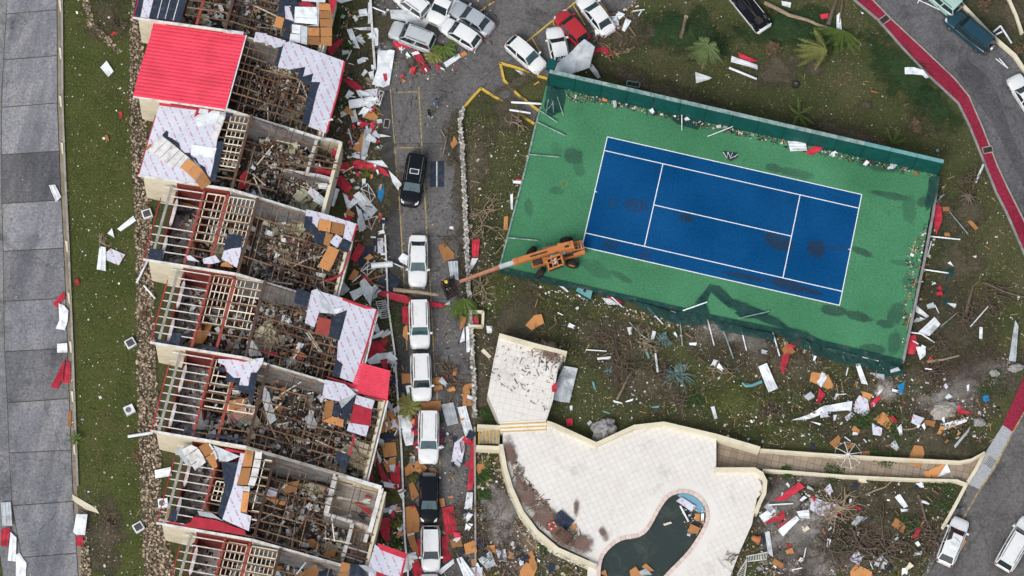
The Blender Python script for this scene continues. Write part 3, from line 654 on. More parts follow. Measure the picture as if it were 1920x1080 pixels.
tiles(terr, TER, None, T, .55, math.radians(-4), 'tile', 300)
st = thing('terrace_steps', 'three broad steps with yellow edges between the two pale terraces', 'steps', U(981, 800, G))
for k, (y, z) in enumerate(((790, .74), (797, .5), (804, .3))):
    q = wp([(938, y - 1), (1024, y - 4.5), (1024, y + 3), (938, y + 7)], z)
    local(MB().prism(q, G, z), st).build('tread', m_['tile'], st)
    a, c = U(938, y + 6, z), U(1024, y + 2, z); local(MB().bar(a + Vector((0, 0, .02)), c + Vector((0, 0, .02)), .09, .05), st).build('yellow_nosing', m_['yellow_paint'], st)
def wall(name, pl, wd, z0, z1, label, cap=True):
    b = strip(MB(), wp(pl, z1), wd, z0, z1); o = b.build(name, m_['cream']); tag(o, label, 'wall'); return o
wall('garden_wall', 'P:1025,792 1040,797 1118,833 1190,800 1245,794 1343,817 1425,841', .36, G, D + .55, 'zigzag cream wall along the upper edge of the pool terrace')
wall('garden_wall', 'P:1425,843 1530,851 1660,859 1800,866 1822,862 1847,848', .22, G, G + .8, 'long thin cream wall on the upper side of the brown walkway')
wall('garden_wall', 'P:1430,881 1500,886 1590,893 1720,899 1795,901 1813,908', .22, G, G + .7, 'long thin cream wall on the lower side of the brown walkway')
wall('garden_wall', 'P:1340,880 1415,880 1428,888 1435,902 1433,925 1424,943 1418,960', .36, G, D + .5, 'hooked cream wall curling round the right end of the pool terrace')
rw = wall('garden_wall', 'P:939,833 947,878 958,915 978,960 1005,996 1045,1030 1118,1062', .4, G, D + .5, 'curving cream wall with a stone face on the lower left of the pool terrace')
b = MB()
for p in resample(wp('P:957,930 978,972 1003,1008 1043,1043 1115,1075', G), .22):
    for k in range(4): rock_into(b, (p.x - .1 + RN.uniform(-.15, .1), p.y + .12 + RN.uniform(-.1, .15), RN.uniform(G, D + .1)), RN.uniform(.1, .2))
tag(b.build('stone_face', m_['wall_stone'], rw), kind='stuff')
wall('garden_wall', 'P:936,628 1000,646 1063,662', .34, G, T + .5, 'cream wall along the top of the upper terrace under broken branches')
wall('garden_wall', 'P:895,799 938,801', .34, G, G + 1.2, 'upper cream wall of the narrow stairway right of the parking road')
wall('garden_wall', 'P:893,838 941,840', .34, G, G + 1.2, 'lower cream wall of the narrow stairway right of the parking road')
st = thing('side_stairs', 'narrow stairs with yellow edges from the road to the pool terrace', 'steps', U(915, 820, G))
for k in range(6):
    x0, x1 = 897 + k * 6.7, 897 + (k + 1) * 6.7 - .4; z = G + .12 + k * .16
    local(MB().prism(wp([(x0, 806), (x1, 806), (x1, 832), (x0, 832)], z), G, z), st).build('tread', m_['concrete'], st)
    a, c = U(x0 + .8, 806, z), U(x0 + .8, 832, z); local(MB().bar(a + Vector((0, 0, .02)), c + Vector((0, 0, .02)), .1, .05), st).build('yellow_nosing', m_['yellow_paint'], st)
WALK = pts('P:1345,826 1425,845 1530,853 1660,861 1800,868 1825,864 1842,855 1814,903 1795,899 1720,896 1590,890 1500,884 1428,879 1345,876')
wk = sheet('walkway', WALK, G + .1, 'joint_dark')
tiles(wk, WALK, None, G + .105, .62, math.radians(-5), 'paver', 300, .03, 'paver')
# flagpole-like bare posts of the cream enclosure beside the road
t = thing('planter_box', 'square cream walled box with a red sheet inside beside the road', 'planter', U(893, 597, G))
for s in ('P:879,583 906,584', 'P:906,584 905,611', 'P:905,611 880,611'):
    local(strip(MB(), wp(s, G + .5), .22, G, G + .5), t).build('side_wall', m_['cream'], t)
# bare or stony ground lying over the grass
def patch(px, py, rx, ry, m, ang=0, zb=None):
    a = U(px, py, G if zb is None else zb); n = 40; b = MB(); s = 20.2
    b.add([(rx / s * math.cos(6.2832 * i / n), ry / s * math.sin(6.2832 * i / n), 0) for i in range(n)], [tuple(range(n))])
    o = b.build('bare_ground', m_[m + '_patch']); PATCH[0] += 1
    o.location = (a.x, a.y, (G if zb is None else zb) + .02 + .0035 * (PATCH[0] % 90)); o.rotation_euler.z = ang; tag(o, kind='structure')
PATCH = [0]
for a in [(205, 30, 62, 75, 'scrub'), (190, 1000, 55, 95, 'soil'), (150, 1000, 26, 90, 'rubble_ground'), (888, 330, 36, 190, 'soil'), (893, 500, 40, 140, 'scrub'), (905, 690, 40, 150, 'soil'), (960, 560, 110, 60, 'lawn_green', -.2), (930, 920, 60, 120, 'scrub'), (960, 1020, 110, 80, 'rubble_ground', -.5),
          (905, 880, 28, 90, 'lawn_green'), (1150, 640, 130, 70, 'scrub', -.2), (1380, 640, 170, 60, 'rubble_ground', -.22), (1480, 690, 200, 70, 'scrub', -.2), (1200, 720, 100, 60, 'soil', -.2), (1420, 770, 120, 60, 'lawn_green'), (1700, 720, 150, 90, 'scrub'), (1780, 760, 120, 60, 'rubble_ground', .5),
          (1640, 800, 210, 50, 'scrub'), (1700, 830, 180, 40, 'soil'), (1520, 990, 110, 100, 'rubble_ground'), (1560, 1040, 130, 80, 'rubble_ground'), (1640, 980, 140, 110, 'scrub'), (1720, 930, 90, 70, 'scrub'), (1600, 920, 190, 40, 'soil'), (1455, 960, 50, 110, 'rubble_ground'),
          (1790, 480, 60, 170, 'scrub'), (1790, 620, 90, 110, 'soil'), (1812, 390, 50, 60, 'soil'), (1840, 700, 90, 60, 'rubble_ground', .5), (670, 130, 50, 200, 'scrub'), (690, 420, 60, 200, 'scrub'), (720, 640, 45, 160, 'scrub'), (735, 900, 45, 200, 'scrub'),
          (1290, 60, 120, 60, 'lawn_dark'), (1500, 60, 130, 60, 'lawn_dark'), (1690, 140, 120, 50, 'lawn_dark', -.8), (1760, 210, 60, 40, 'lawn_dark', -.9), (1170, 60, 60, 50, 'soil', .6), (1460, 130, 40, 60, 'soil', -.9), (1260, 180, 160, 30, 'soil', -.25), (1600, 260, 140, 26, 'soil', -.25), (1070, 170, 50, 40, 'soil'), (960, 215, 60, 40, 'soil', -.5), (1525, 130, 22, 18, 'soil'), (1623, 198, 16, 12, 'soil'), (1722, 238, 30, 26, 'soil'),
          (1900, 30, 50, 60, 'soil'), (975, 600, 60, 90, 'soil'), (1495, 1000, 75, 75, 'gravel'), (1530, 1050, 70, 50, 'gravel'), (1470, 940, 45, 40, 'gravel'), (1790, 735, 80, 26, 'gravel', .55), (1850, 690, 50, 26, 'gravel', .5), (1400, 640, 110, 26, 'gravel', -.22), (1530, 900, 60, 14, 'gravel', -.05), (940, 960, 40, 70, 'gravel'), (1665, 730, 30, 24, 'gravel'), (957, 850, 12, 40, 'dirt', .3, D), (972, 905, 14, 40, 'dirt', .4, D), (990, 938, 24, 22, 'dirt', -.6, D), (1015, 965, 30, 26, 'dirt', -.7, D), (1055, 1005, 36, 18, 'dirt', -.6, D), (1092, 1020, 22, 20, 'dirt', -.6, D), (1079, 960, 6, 22, 'dirt', .1, D), (1130, 1000, 8, 18, 'dirt', .5, D), (1030, 660, 34, 20, 'dirt', -.3, T), (850, 260, 16, 60, 'scrub'), (840, 1000, 50, 90, 'soil'), (740, 60, 60, 50, 'soil'), (960, 160, 70, 16, 'soil', .7)]: patch(*a)
# ---------------------------------------------------------------- terraced houses
EZ, RZ, W1 = 4.2, 1.85, 8.55
HA = math.radians(-4.5); HU = Vector((math.cos(HA), math.sin(HA), 0)); HV = Vector((-math.sin(HA), math.cos(HA), 0))
NW = {1: (-36.9, 26.0), 2: (-35.5, 18.52), 3: (-33.73, 11.06), 4: (-31.87, 3.34), 5: (-29.92, -4.13), 6: (-28.42, -11.73), 7: (-26.49, -20.0), 8: (-24.66, -27.7)}
EW = {1: 17.3, 2: 17.3, 3: 17.0, 4: 17.4, 5: 18.6, 6: 19.2, 7: 18.6, 8: 21.0}
LEN = {k: 7.45 for k in NW}; LEN[6] = 7.75; LEN[7] = 7.5
HLAB = {1: 'topmost house with navy strips on its left slope and orange boards by its right eave', 2: 'house whose left roof slope keeps all its ribbed red metal sheets', 3: 'roofless house with printed white membrane and a row of white boards on its left slope',
        4: 'roofless house with an orange T of boards at its right eave below the red roof', 5: 'roofless house with a long printed white strip above the small red porch roof', 6: 'roofless house with an L of orange boards right and torn printed membrane left',
        7: 'roofless house with a square open tiled terrace and a red strip at its lower left', 8: 'lowest roofless house, cut by the bottom edge, with printed membrane at its right corner'}
HOUSE = {}
class H:
    def __init__(s, k):
        s.k = k; s.o = Vector((*NW[k], 0)); s.ew = EW[k]; s.ln = LEN[k]
        s.t = thing('terraced_house', HLAB[k], 'house', (s.o.x, s.o.y, G), 0, 'row of storm damaged terraced houses'); s.b0 = Vector((s.o.x, s.o.y, G))
    def w(s, u, v, z): return s.o + HU * u + HV * v + Vector((0, 0, z))
    def rz(s, u): return EZ + (RZ * u / W1 if u < W1 else RZ * (2 * W1 - u) / W1)
    def part(s, b, name, m, lab=None, kind=None):
        b.v = [tuple(Vector(q) - s.b0) for q in b.v]; o = b.build(name, [m_[x] for x in m] if isinstance(m, (list, tuple)) else m_[m], s.t)
        return tag(o, lab, kind=kind)
    def bar(s, a, c, wd, ht, name, m, b=None):
        bb = b or MB(); bb.bar(s.w(*a), s.w(*c), wd, ht)
        if b is None: return s.part(bb, name, m)
    def hit(s, px, py, side, off=0):
        d = CM @ Vector(((px - 960) / CF, (540 - py) / CF, -1)); q = CC - s.o
        u0, du = q.dot(HU), d.dot(HU); kz = RZ / W1
        # z = EZ+off+kz*u (west)  /  EZ+off+kz*(2*W1-u) (east)
        if side == 'w': tt = (EZ + off + kz * u0 - CC.z) / (d.z - kz * du)
        else: tt = (EZ + off + kz * (2 * W1 - u0) - CC.z) / (d.z + kz * du)
        return CC + d * tt
def fill_poly(vs, cuts, amp, thick, seed, freq=.8):
    """thick, slightly crumpled sheet over an outline of 3-D points"""
    bm = bmesh.new(); vv = [bm.verts.new(v) for v in vs]
    try: bm.faces.new(vv)
    except ValueError: bm.free(); return None
    bmesh.ops.triangulate(bm, faces=bm.faces[:])
    for _ in range(cuts):
        L = [e for e in bm.edges if e.calc_length() > .7]
        if L: bmesh.ops.subdivide_edges(bm, edges=L, cuts=1); bmesh.ops.triangulate(bm, faces=[f for f in bm.faces if len(f.verts) > 3])
    bm.normal_update()
    if sum(f.normal.z * f.calc_area() for f in bm.faces) < 0: bmesh.ops.reverse_faces(bm, faces=bm.faces[:])
    for v in bm.verts:
        p = v.co; v.co = p + Vector((0, 0, amp * (noise.noise(Vector((p.x * freq + seed * 3.1, p.y * freq, seed))) + .5 * noise.noise(Vector((p.x * freq * 2.6, p.y * freq * 2.6 + seed, 5))))))
    top = bm.faces[:]; be = [e for e in bm.edges if e.is_boundary]
    r = bmesh.ops.extrude_face_region(bm, geom=top)
    for g in r['geom']:
        if isinstance(g, bmesh.types.BMVert): g.co.z += thick
    bmesh.ops.recalc_face_normals(bm, faces=bm.faces[:])
    b = MB(); bm.verts.index_update(); b.v = [tuple(v.co) for v in bm.verts]
    for f in bm.faces: b.f.append([v.index for v in f.verts]); b.m.append(0); b.sm.append(False)
    bm.free(); return b
SEED = [0]; KIND = {'R': ('red', 'roof_sheet'), 'N': ('navy', 'underlay'), 'M': ('membrane', 'membrane'), 'O': ('osb', 'roof_board'), 'W': ('white_metal', 'white_panel'), 'S': ('silver_sheet', 'grey_panel'), 'C': ('white_paint', 'white_board'), 'B': ('purlin_red', 'brown_panel')}
def cover(h, side, k, pl, off=.05, amp=.03, thick=.035):
    SEED[0] += 1; pp = pts(pl); cx, cy = sum(p[0] for p in pp) / len(pp), sum(p[1] for p in pp) / len(pp); sk = .955 if k in 'CO' else 1
    q = [h.hit(cx + (x - cx) * sk, cy + (y - cy) * sk, side, off) for x, y in pp]
    b = fill_poly(q, 3 if k in 'NMSW' else 1, amp if k in 'NMSRW' else .01, thick, SEED[0])
    if b: h.part(b, KIND[k][1], KIND[k][0])
RUB = ['wood_isl', 'chip_dark', 'chip_grey', 'chip_white', 'insul', 'pink_insul', 'maroon', 'chip_straw']
def rubble(h, u0, u1, v0, v1, z0, z1, n, wts, smin=.12, smax=.6, bb=None):
    b = bb or MB()
    ins = [(RN.uniform(u0, u1), RN.uniform(v0, v1)) for _ in range(max(1, int((u1 - u0) * (v0 - v1) / -14)))]
    for i in range(n):
        u, v = RN.uniform(u0, u1), RN.uniform(v0, v1); m = RN.choices(range(8), wts)[0]
        if m in (4, 5): c = RN.choice(ins); u = min(u1, max(u0, c[0] + RN.gauss(0, .7))); v = min(max(v0, v1), max(min(v0, v1), c[1] + RN.gauss(0, .55)))
        hz = noise.noise(Vector((u * .5 + h.k * 7, v * .5, 0))) * .5 + .5; z = z0 + (z1 - z0) * hz * RN.uniform(.3, 1)
        s = RN.uniform(smin, smax); M = Matrix.Rotation(RN.uniform(0, 6.28), 3, 'Z') @ Matrix.Rotation(RN.gauss(0, .35), 3, 'X') @ Matrix.Rotation(RN.gauss(0, .35), 3, 'Y')
        if m in (0, 1, 7) and RN.random() < .6: d = (s * RN.uniform(1.8, 4.5), RN.uniform(.05, .1), .05)
        elif m in (4, 5): s *= RN.choice((.8, 1.2, 2.0)); d = (s * 1.1, s * .8, s * .3)
        else: d = (s * RN.uniform(.6, 1.5), s * RN.uniform(.4, 1), RN.uniform(.03, .2))
        b.box(h.w(u, v, z), d, m, M)
    return b
def house(k, left, right, lat=(1, 1), cov=()):
    h = H(k); HOUSE[k] = h; E, Ln = h.ew, h.ln
    # floors
    for u0, u1, z, m, nm in ((.9, 4.0, .5, 'floor_tile', 'tiled_floor'), (4.0, W1, .5, 'dark_wood', 'wooden_floor'), (W1, E - .3, .1, 'plaster', 'ground_floor')):
        h.part(MB().prism([h.w(u0, -.02, 0), h.w(u1, -.02, 0), h.w(u1, -Ln + .2, 0), h.w(u0, -Ln + .2, 0)], G, z), nm, m)
    # party wall on the lower side, cream outside, with a white capping
    def prof(us, zs, v0, v1, nm, m):
        n = len(us); b = MB(); b.add([h.w(u, v0, z) for u, z in zip(us, zs)] + [h.w(u, v1, z) for u, z in zip(us, zs)], [tuple(range(n)), tuple(range(n, 2 * n))] + [(i, (i + 1) % n, n + (i + 1) % n, n + i) for i in range(n)]); return h.part(b, nm, m)
    us = [.5, W1, E - .2]; prof([.5, E - .2, E - .2, W1, .5], [G, G, h.rz(E - .2) + .02, h.rz(W1) + .02, h.rz(.5) + .02], -Ln, -Ln + .2, 'party_wall', 'cream')
    for a, c, m in ((-.05, W1, 'white_paint'), (W1, E, 'white_paint' if k != 6 else 'concrete')): h.bar((a, -Ln + .1, h.rz(a) + .07), (c, -Ln + .1, h.rz(c) + .07), .19, .1, 'wall_cap', m)
    if k > 1:                                               # linings on this house's side of the wall above
        p = HOUSE[k - 1]; du = (h.o - p.o).dot(HU); v1 = (p.o - h.o).dot(HV) - p.ln; top = lambda u: p.rz(min(u + du, p.ew - .2)) - .08
        a0, a1, a2 = 1.1, W1 - du - .1, min(E, p.ew - du) - .3
        for q0, q1, z0, m in ((a0, a1, .5, 'maroon'), (a1 + .1, a2, .1, 'plaster')):
            zt = lambda u: min(top(u), h.rz(u) + .0) if (m == 'maroon' and k == 7) else top(u) - .05
            prof([q0, q1, q1, q0], [z0, z0, zt(q1), zt(q0)], v1 - .006, v1 - .03, 'inner_wall', m)
    # west front
    h.bar((.68, -.1, h.rz(.68) - .05), (.68, -Ln + .25, h.rz(.68) - .05), .24, .16, 'top_plate', 'concrete')
    h.part(MB().prism([h.w(1.0, -.1, 0), h.w(1.22, -.1, 0), h.w(1.22, -Ln + .25, 0), h.w(1.0, -Ln + .25, 0)], .5, 3.2), 'front_wall', 'maroon')
    for v0, v1 in ((-.9, -3.6), (-4.5, -6.9)):
        q = [(1.36, v0), (1.52, v0 - .35), (1.52, v1 + .35), (1.36, v1), (1.24, v1 + .35), (1.24, v0 - .35)]
        h.part(MB().prism([h.w(u, v, 0) for u, v in q], 3.25, 3.75), 'lintel', 'white_paint')
    h.part(MB().prism([h.w(3.75, -.1, 0), h.w(3.9, -.1, 0), h.w(3.9, -Ln * .62, 0), h.w(3.75, -Ln * .62, 0)], .5, 4.3), 'inner_wall', 'maroon')
    h.part(MB().prism([h.w(E - .45, -.05, 0), h.w(E - .2, -.05, 0), h.w(E - .2, -Ln, 0), h.w(E - .45, -Ln, 0)], G, h.rz(E) - .2), 'east_wall', 'cream')
    if k in (3, 7, 8): h.bar((E - .3, -.05, h.rz(E) - .1), (E - .3, -Ln, h.rz(E) - .1), .3, .1, 'wall_cap', 'cream')
    else: h.bar((E + .02, -.05, h.rz(E) - .1), (E + .02, -Ln, h.rz(E) - .1), .12, .12, 'eave_gutter', 'white_paint')
    # roof timbers
    for u, z in ((3.65, 0), (5.85, 0)):
        if left != 'full': h.bar((u, 0, h.rz(u) - .25), (u, -Ln + .2, h.rz(u) - .25), .24, .24, 'purlin', 'purlin_red')
    h.bar((W1, 0, h.rz(W1) - .02), (W1, -Ln + .2, h.rz(W1) - .02), .24, .2, 'ridge_beam', 'dark_wood')
    h.bar((0, -1.4, h.rz(0) + .02), (0, -Ln, h.rz(0) + .02), .07, .2, 'fascia', 'red')
    n = int(Ln / .75)
    for i in range(n):
        v = -.3 - i * .75
        if left in ('open', 'part'):
            if RN.random() < .9: h.bar((0, v + RN.gauss(0, .02), h.rz(0) - .06 - abs(RN.gauss(0, .04))), (3.65, v, h.rz(3.65) - .06), .06, .13, 'rafter', 'white_paint')
            if RN.random() < .86: h.bar((3.65, v + RN.gauss(0, .03), h.rz(3.65) - .06), (W1 - (RN.uniform(1, 3) if RN.random() < .15 else 0), v + RN.gauss(0, .05), h.rz(W1) - .06 - abs(RN.gauss(0, .06))), .08, .13, 'rafter', 'wood')
        elif left == 'mid': h.bar((4.6, v, h.rz(4.6) - .06), (W1, v, h.rz(W1) - .06), .08, .13, 'rafter', 'wood')
    for (u0, u1, v0, v1) in lat:
        nv = max(1, int((u1 - u0) / .335))
        for i in range(nv + 1):
            u = u0 + (u1 - u0) * i / nv; ve = v1 + (RN.uniform(.6, 2.5) if RN.random() < .16 else 0)
            if RN.random() < .93: h.bar((u, v0, h.rz(u) - .17), (u + RN.gauss(0, .02), ve, h.rz(u) - .17), .075, .06, 'ceiling_batten', 'cream_lat')
        mv = max(1, round((v0 - v1) / .75))
        for j in range(mv + 1):
            v = v0 + (v1 - v0) * j / mv; h.bar((u0, v, h.rz(u0) - .1), (u1, v, h.rz(u1) - .1), .09, .07, 'ceiling_batten', 'cream_lat')
    # east timbers, broken and gappy
    for i in range(n):
        v = -.3 - i * .75; u = W1 + .1
        while u < E - .4:
            e = min(E - .35, u + RN.uniform(1.5, 4.5))
            if RN.random() < right[0]:
                j = RN.gauss(0, .05); h.bar((u, v + j, h.rz(u) - .08 - abs(j)), (e, v + RN.gauss(0, .05), h.rz(e) - .08), .085, .13, 'rafter', 'wood' if RN.random() < .45 else 'dark_wood')
            u = e + .02
    u = W1 + .5
    while u < E - .5:
        v = -.15
        while v > -Ln + .5:
            e = max(-Ln + .3, v - RN.uniform(1.2, 3.8))
            if RN.random() < right[1]: h.bar((u, v, h.rz(u) - .17), (u + RN.gauss(0, .04), e, h.rz(u) - .17), .06, .05, 'batten', 'wood' if RN.random() < .5 else 'dark_wood')
            v = e - .02
        u += .48
    for i in range(24):                                     # loose and fallen timbers
        u, v, a, l = RN.uniform(W1 + .8, E - 1), RN.uniform(-.7, -Ln + .7), RN.uniform(0, 3.14), RN.uniform(.8, 3.0)
        du, dv_ = math.cos(a) * l / 2, math.sin(a) * l / 2; z = RN.uniform(1.6, h.rz(u) - .3)
        cl = lambda u_, v_: (min(E - .6, max(W1 + .2, u_)), min(-.2, max(-Ln + .4, v_)))
        p, q = cl(u - du, v - dv_), cl(u + du, v + dv_)
        h.bar((*p, z + RN.uniform(-.5, .3)), (*q, z + RN.uniform(-.5, .3)), .1, .06, 'broken_rafter', RN.choice(['wood', 'wood', 'dark_wood', 'cream_lat']))
    b = rubble(h, W1 + .4, E - .7, -.3, -Ln + .5, .2, 2.6, 900, (4, 3.4, 2.4, 2.3, 2.6, .45, .4, 1), .1, .6)
    rubble(h, W1 + .4, E - .7, -.3, -Ln + .5, .6, 2.9, 900, (4, 3, 2, 3.6, 2, .5, .2, 1.6), .05, .26, b)
    rubble(h, 4.1, W1 - .3, -.4, -Ln + .5, .55, 1.7, 320, (3, 4, 4, 3.2, .6, .2, 1, .6), .1, .62, b)
    rubble(h, 1.6, 3.6, -.4, -Ln + .5, .52, .75, 130, (2, 2, 3, 3, .2, 0, .5, .4), .06, .42, b)
    o = b.build('rubble', [m_[x] for x in RUB]); tag(o, kind='stuff')
    for c in cov: cover(h, *c)
    return h
LAT = ((4.0, 5.65, -.25, -4.7), (6.05, 8.35, -.25, -4.7))
house(1, 'mid', (.75, .6), (), [
 ('w', 'N', 'Z1:95,-60 160,-60 120,165 45,165'), ('w', 'M', 'Z1:165,-60 260,-60 200,175 120,165'), ('w', 'N', 'Z1:262,-60 340,-60 280,182 203,175'), ('w', 'N', 'Z1:345,-60 418,-60 355,188 286,182'), ('w', 'N', 'Z1:424,-60 505,-60 430,198 360,190'), ('w', 'N', 'Z1:510,-60 590,-60 505,208 438,200'),
 ('w', 'C', 'Z1:418,-60 424,-60 360,190 352,190', .08), ('w', 'C', 'Z1:340,-60 346,-60 286,182 278,182', .08), ('w', 'C', 'Z1:503,-60 511,-60 438,200 430,198', .08),
 ('e', 'O', 'E1:350,150 430,175 405,280 325,260'), ('e', 'N', 'E1:390,-40 480,-40 470,60 440,180 360,140'), ('e', 'M', 'E1:430,60 470,60 520,205 440,180', .07), ('e', 'N', 'E1:470,-40 560,-40 545,60 510,170', .06), ('e', 'N', 'E1:425,185 520,215 480,275 415,265', .06),
 ('e', 'W', 'E1:530,65 735,70 742,118 528,110', .1), ('e', 'W', 'E1:528,112 742,120 744,180 526,165', .1), ('e', 'W', 'E1:526,168 744,183 745,238 525,217', .1), ('e', 'S', 'E1:735,20 765,20 760,255 650,250 746,238', .06), ('e', 'W', 'E1:500,235 585,245 580,330 500,318', .1), ('e', 'W', 'E1:487,325 583,336 580,415 475,400', .1), ('e', 'S', 'E1:587,245 650,260 648,435 583,418', .08),
 ('e', 'O', 'E1:755,30 870,35 880,105 760,100', .1), ('e', 'O', 'E1:760,103 880,108 890,180 765,178', .1), ('e', 'O', 'E1:765,181 900,188 890,260 770,258', .1), ('e', 'O', 'E1:650,265 768,265 768,350 655,345', .1), ('e', 'O', 'E1:772,263 890,265 890,355 775,350', .1), ('e', 'O', 'E1:655,348 772,353 770,440 655,430', .1), ('e', 'O', 'E1:775,353 890,358 885,445 773,440', .1),
 ('e', 'W', 'E1:560,-40 830,-40 820,25 740,20 600,10', .08), ('e', 'R', 'E1:825,-40 945,-40 895,150 880,100 870,35', .07), ('e', 'R', 'E1:575,55 600,15 660,15 730,65', .12), ('e', 'N', 'E1:430,290 490,300 440,395 410,385', .05)])
h2 = house(2, 'full', (.85, .85), (), [
 ('e', 'M', 'E1:150,310 260,325 245,400 215,412 130,400'), ('e', 'M', 'E1:255,335 445,395 400,450 330,465 300,435 245,440'), ('e', 'N', 'E1:240,430 300,435 380,440 410,450 365,650 335,635 375,470', .035), ('e', 'N', 'E1:465,670 530,680 575,640 640,640 605,740 700,700 690,820 675,825 560,760 570,705', .035), ('e', 'N', 'E1:690,795 775,790 E2:745,5 665,345 600,300 660,10', .035),
 ('e', 'M', 'E1:425,415 480,400 1005,590 E2:940,10 825,410 660,345 745,0 E1:775,793 690,790 707,708 610,738 630,645 470,672 365,648', .06), ('e', 'R', 'E1:1000,588 1016,596 E2:955,0 840,412 825,408 937,10', .1), ('e', 'W', 'E2:735,300 890,268 900,285 735,322', .12)])
# red metal roof of the second house: seven ribbed sheets
for i in range(7):
    b = MB(); v0 = -i * h2.ln / 7; vw = h2.ln / 7; pr = []
    for r in range(3):
        s = vw * r / 3; g = vw / 3; pr += [(s, -.07), (s + g * .1, -.07), (s + g * .13, .03), (s + g * .5, .045), (s + g * .97, .03)]
    pr.append((vw, -.07)); vs = []; wob = [RN.uniform(-.03, .03) for _ in pr]; jl = RN.uniform(-.05, .05)
    US = [-.06 + jl, 2.1, 4.3, 6.4, W1 - .03 + jl * .6]
    for ui, u in enumerate(US):
        for (s, z) in pr: vs.append(h2.w(u, v0 - s + .03, h2.rz(u) + .14 + z + .012 * math.sin(ui * 2.1 + i) + (.004 * i)))
    npf = len(pr); fs = [(a * npf + j, a * npf + j + 1, (a + 1) * npf + j + 1, (a + 1) * npf + j) for a in range(len(US) - 1) for j in range(npf - 1)]
    b.add(vs, fs); h2.part(b, 'roof_sheet', 'roof_red')
h2.bar((0, -h2.ln - .03, EZ + .12), (W1, -h2.ln - .03, h2.rz(W1) + .12), .14, .1, 'verge_trim', 'white_paint')
h2.bar((W1 + .03, 0, h2.rz(W1) + .1), (W1 + .03, -h2.ln, h2.rz(W1) + .1), .1, .12, 'ridge_edge', 'white_metal')
h2.bar((W1 * .54, .1, h2.rz(4.6) + .2), (W1 * .97, .1, h2.rz(8.2) + .2), .3, .05, 'torn_flashing', 'silver_sheet')
house(3, 'mid', (.45, .3), ((6.75, 8.4, -.2, -5.2),), [
 ('w', 'R', 'Z2:303,100 855,160 845,232 690,222 640,260 628,240 665,185 303,142', .05), ('w', 'M', 'Z2:303,145 660,187 635,262 690,225 950,225 860,480 800,860 640,887 105,825 195,500 265,262', .06), ('w', 'W', 'Z2:660,262 775,215 880,150 885,235 845,312 670,350', .14, .06), ('w', 'W', 'Z2:695,162 780,172 765,232 680,215', .12), ('w', 'S', 'Z2:885,165 950,190 930,240 880,215', .1),
 ('w', 'C', 'Z2:880,222 935,252 908,328 858,306', .12), ('w', 'C', 'Z2:857,309 907,331 882,394 832,380', .12), ('w', 'C', 'Z2:831,383 881,397 858,476 808,455', .12), ('w', 'W', 'Z2:612,520 855,555 830,642 605,622', .12), ('w', 'N', 'Z2:865,490 925,495 900,620 840,890 790,850 840,640', .09), ('w', 'N', 'Z2:955,185 1020,188 1005,250 940,245', .07),
 ('w', 'N', 'Z2:330,430 370,385 415,415 430,465 490,510 500,560 545,600 600,600 640,690 560,620 450,530', .1, .12), ('w', 'N', 'Z2:610,640 650,650 655,690 740,740 770,820 820,880 770,860 690,720', .1, .1),
 ('w', 'C', 'Z2:328,435 383,475 245,608 190,570', .2), ('w', 'C', 'Z2:386,477 441,520 303,656 248,611', .2), ('w', 'C', 'Z2:444,522 500,568 363,706 306,660', .2), ('w', 'C', 'Z2:503,570 550,612 420,757 366,709', .2), ('w', 'C', 'Z2:552,614 585,640 510,735 470,705', .2), ('w', 'O', 'Z2:203,515 230,522 188,578 170,560', .2),
 ('w', 'O', 'Z2:585,655 655,705 572,800 500,737', .22), ('w', 'O', 'Z2:658,707 725,765 640,862 575,803', .22), ('w', 'O', 'Z2:728,768 805,890 712,960 643,865', .22)])
house(4, 'open', (.8, .7), LAT, [
 ('w', 'N', 'Z3:210,700 345,715 325,830 195,820'), ('w', 'N', 'Z3:960,558 1105,580 1090,690 1000,700 920,718', .04), ('w', 'M', 'Z3:925,722 1000,702 1090,690 1085,750 1050,885 970,840 900,800', .05), ('w', 'M', 'Z3:560,772 600,765 690,830 575,812', .05), ('w', 'M', 'Z3:720,800 840,765 890,830 800,850 730,845', .05), ('w', 'O', 'Z3:900,840 960,825 1018,885 890,870', .1),
 ('e', 'N', 'E3:630,385 700,395 690,450 745,520 735,570 690,560 612,495', .035), ('e', 'M', 'E3:640,322 800,360 1135,465 1078,635 995,600 1015,470 765,410 745,500 695,445 702,395 632,385', .05), ('e', 'O', 'E3:762,410 885,438 870,545 750,522', .09), ('e', 'O', 'E3:888,438 1012,465 995,580 873,546', .09), ('e', 'O', 'E3:828,548 900,565 850,680 802,660', .09),
 ('e', 'N', 'E3:738,545 825,545 800,662 690,625', .05), ('e', 'M', 'E3:925,560 990,602 940,692 862,640', .06, .12), ('e', 'N', 'E3:990,612 1078,642 1040,742 945,695', .05), ('e', 'O', 'E3:858,662 962,710 895,862 858,925 752,880 760,850', .14), ('e', 'R', 'E3:1118,470 1136,470 1085,632 1072,628', .1), ('e', 'R', 'E3:1055,720 1068,722 1010,900 975,965 880,1008 780,1005 860,995 960,950 1000,890', .02)])
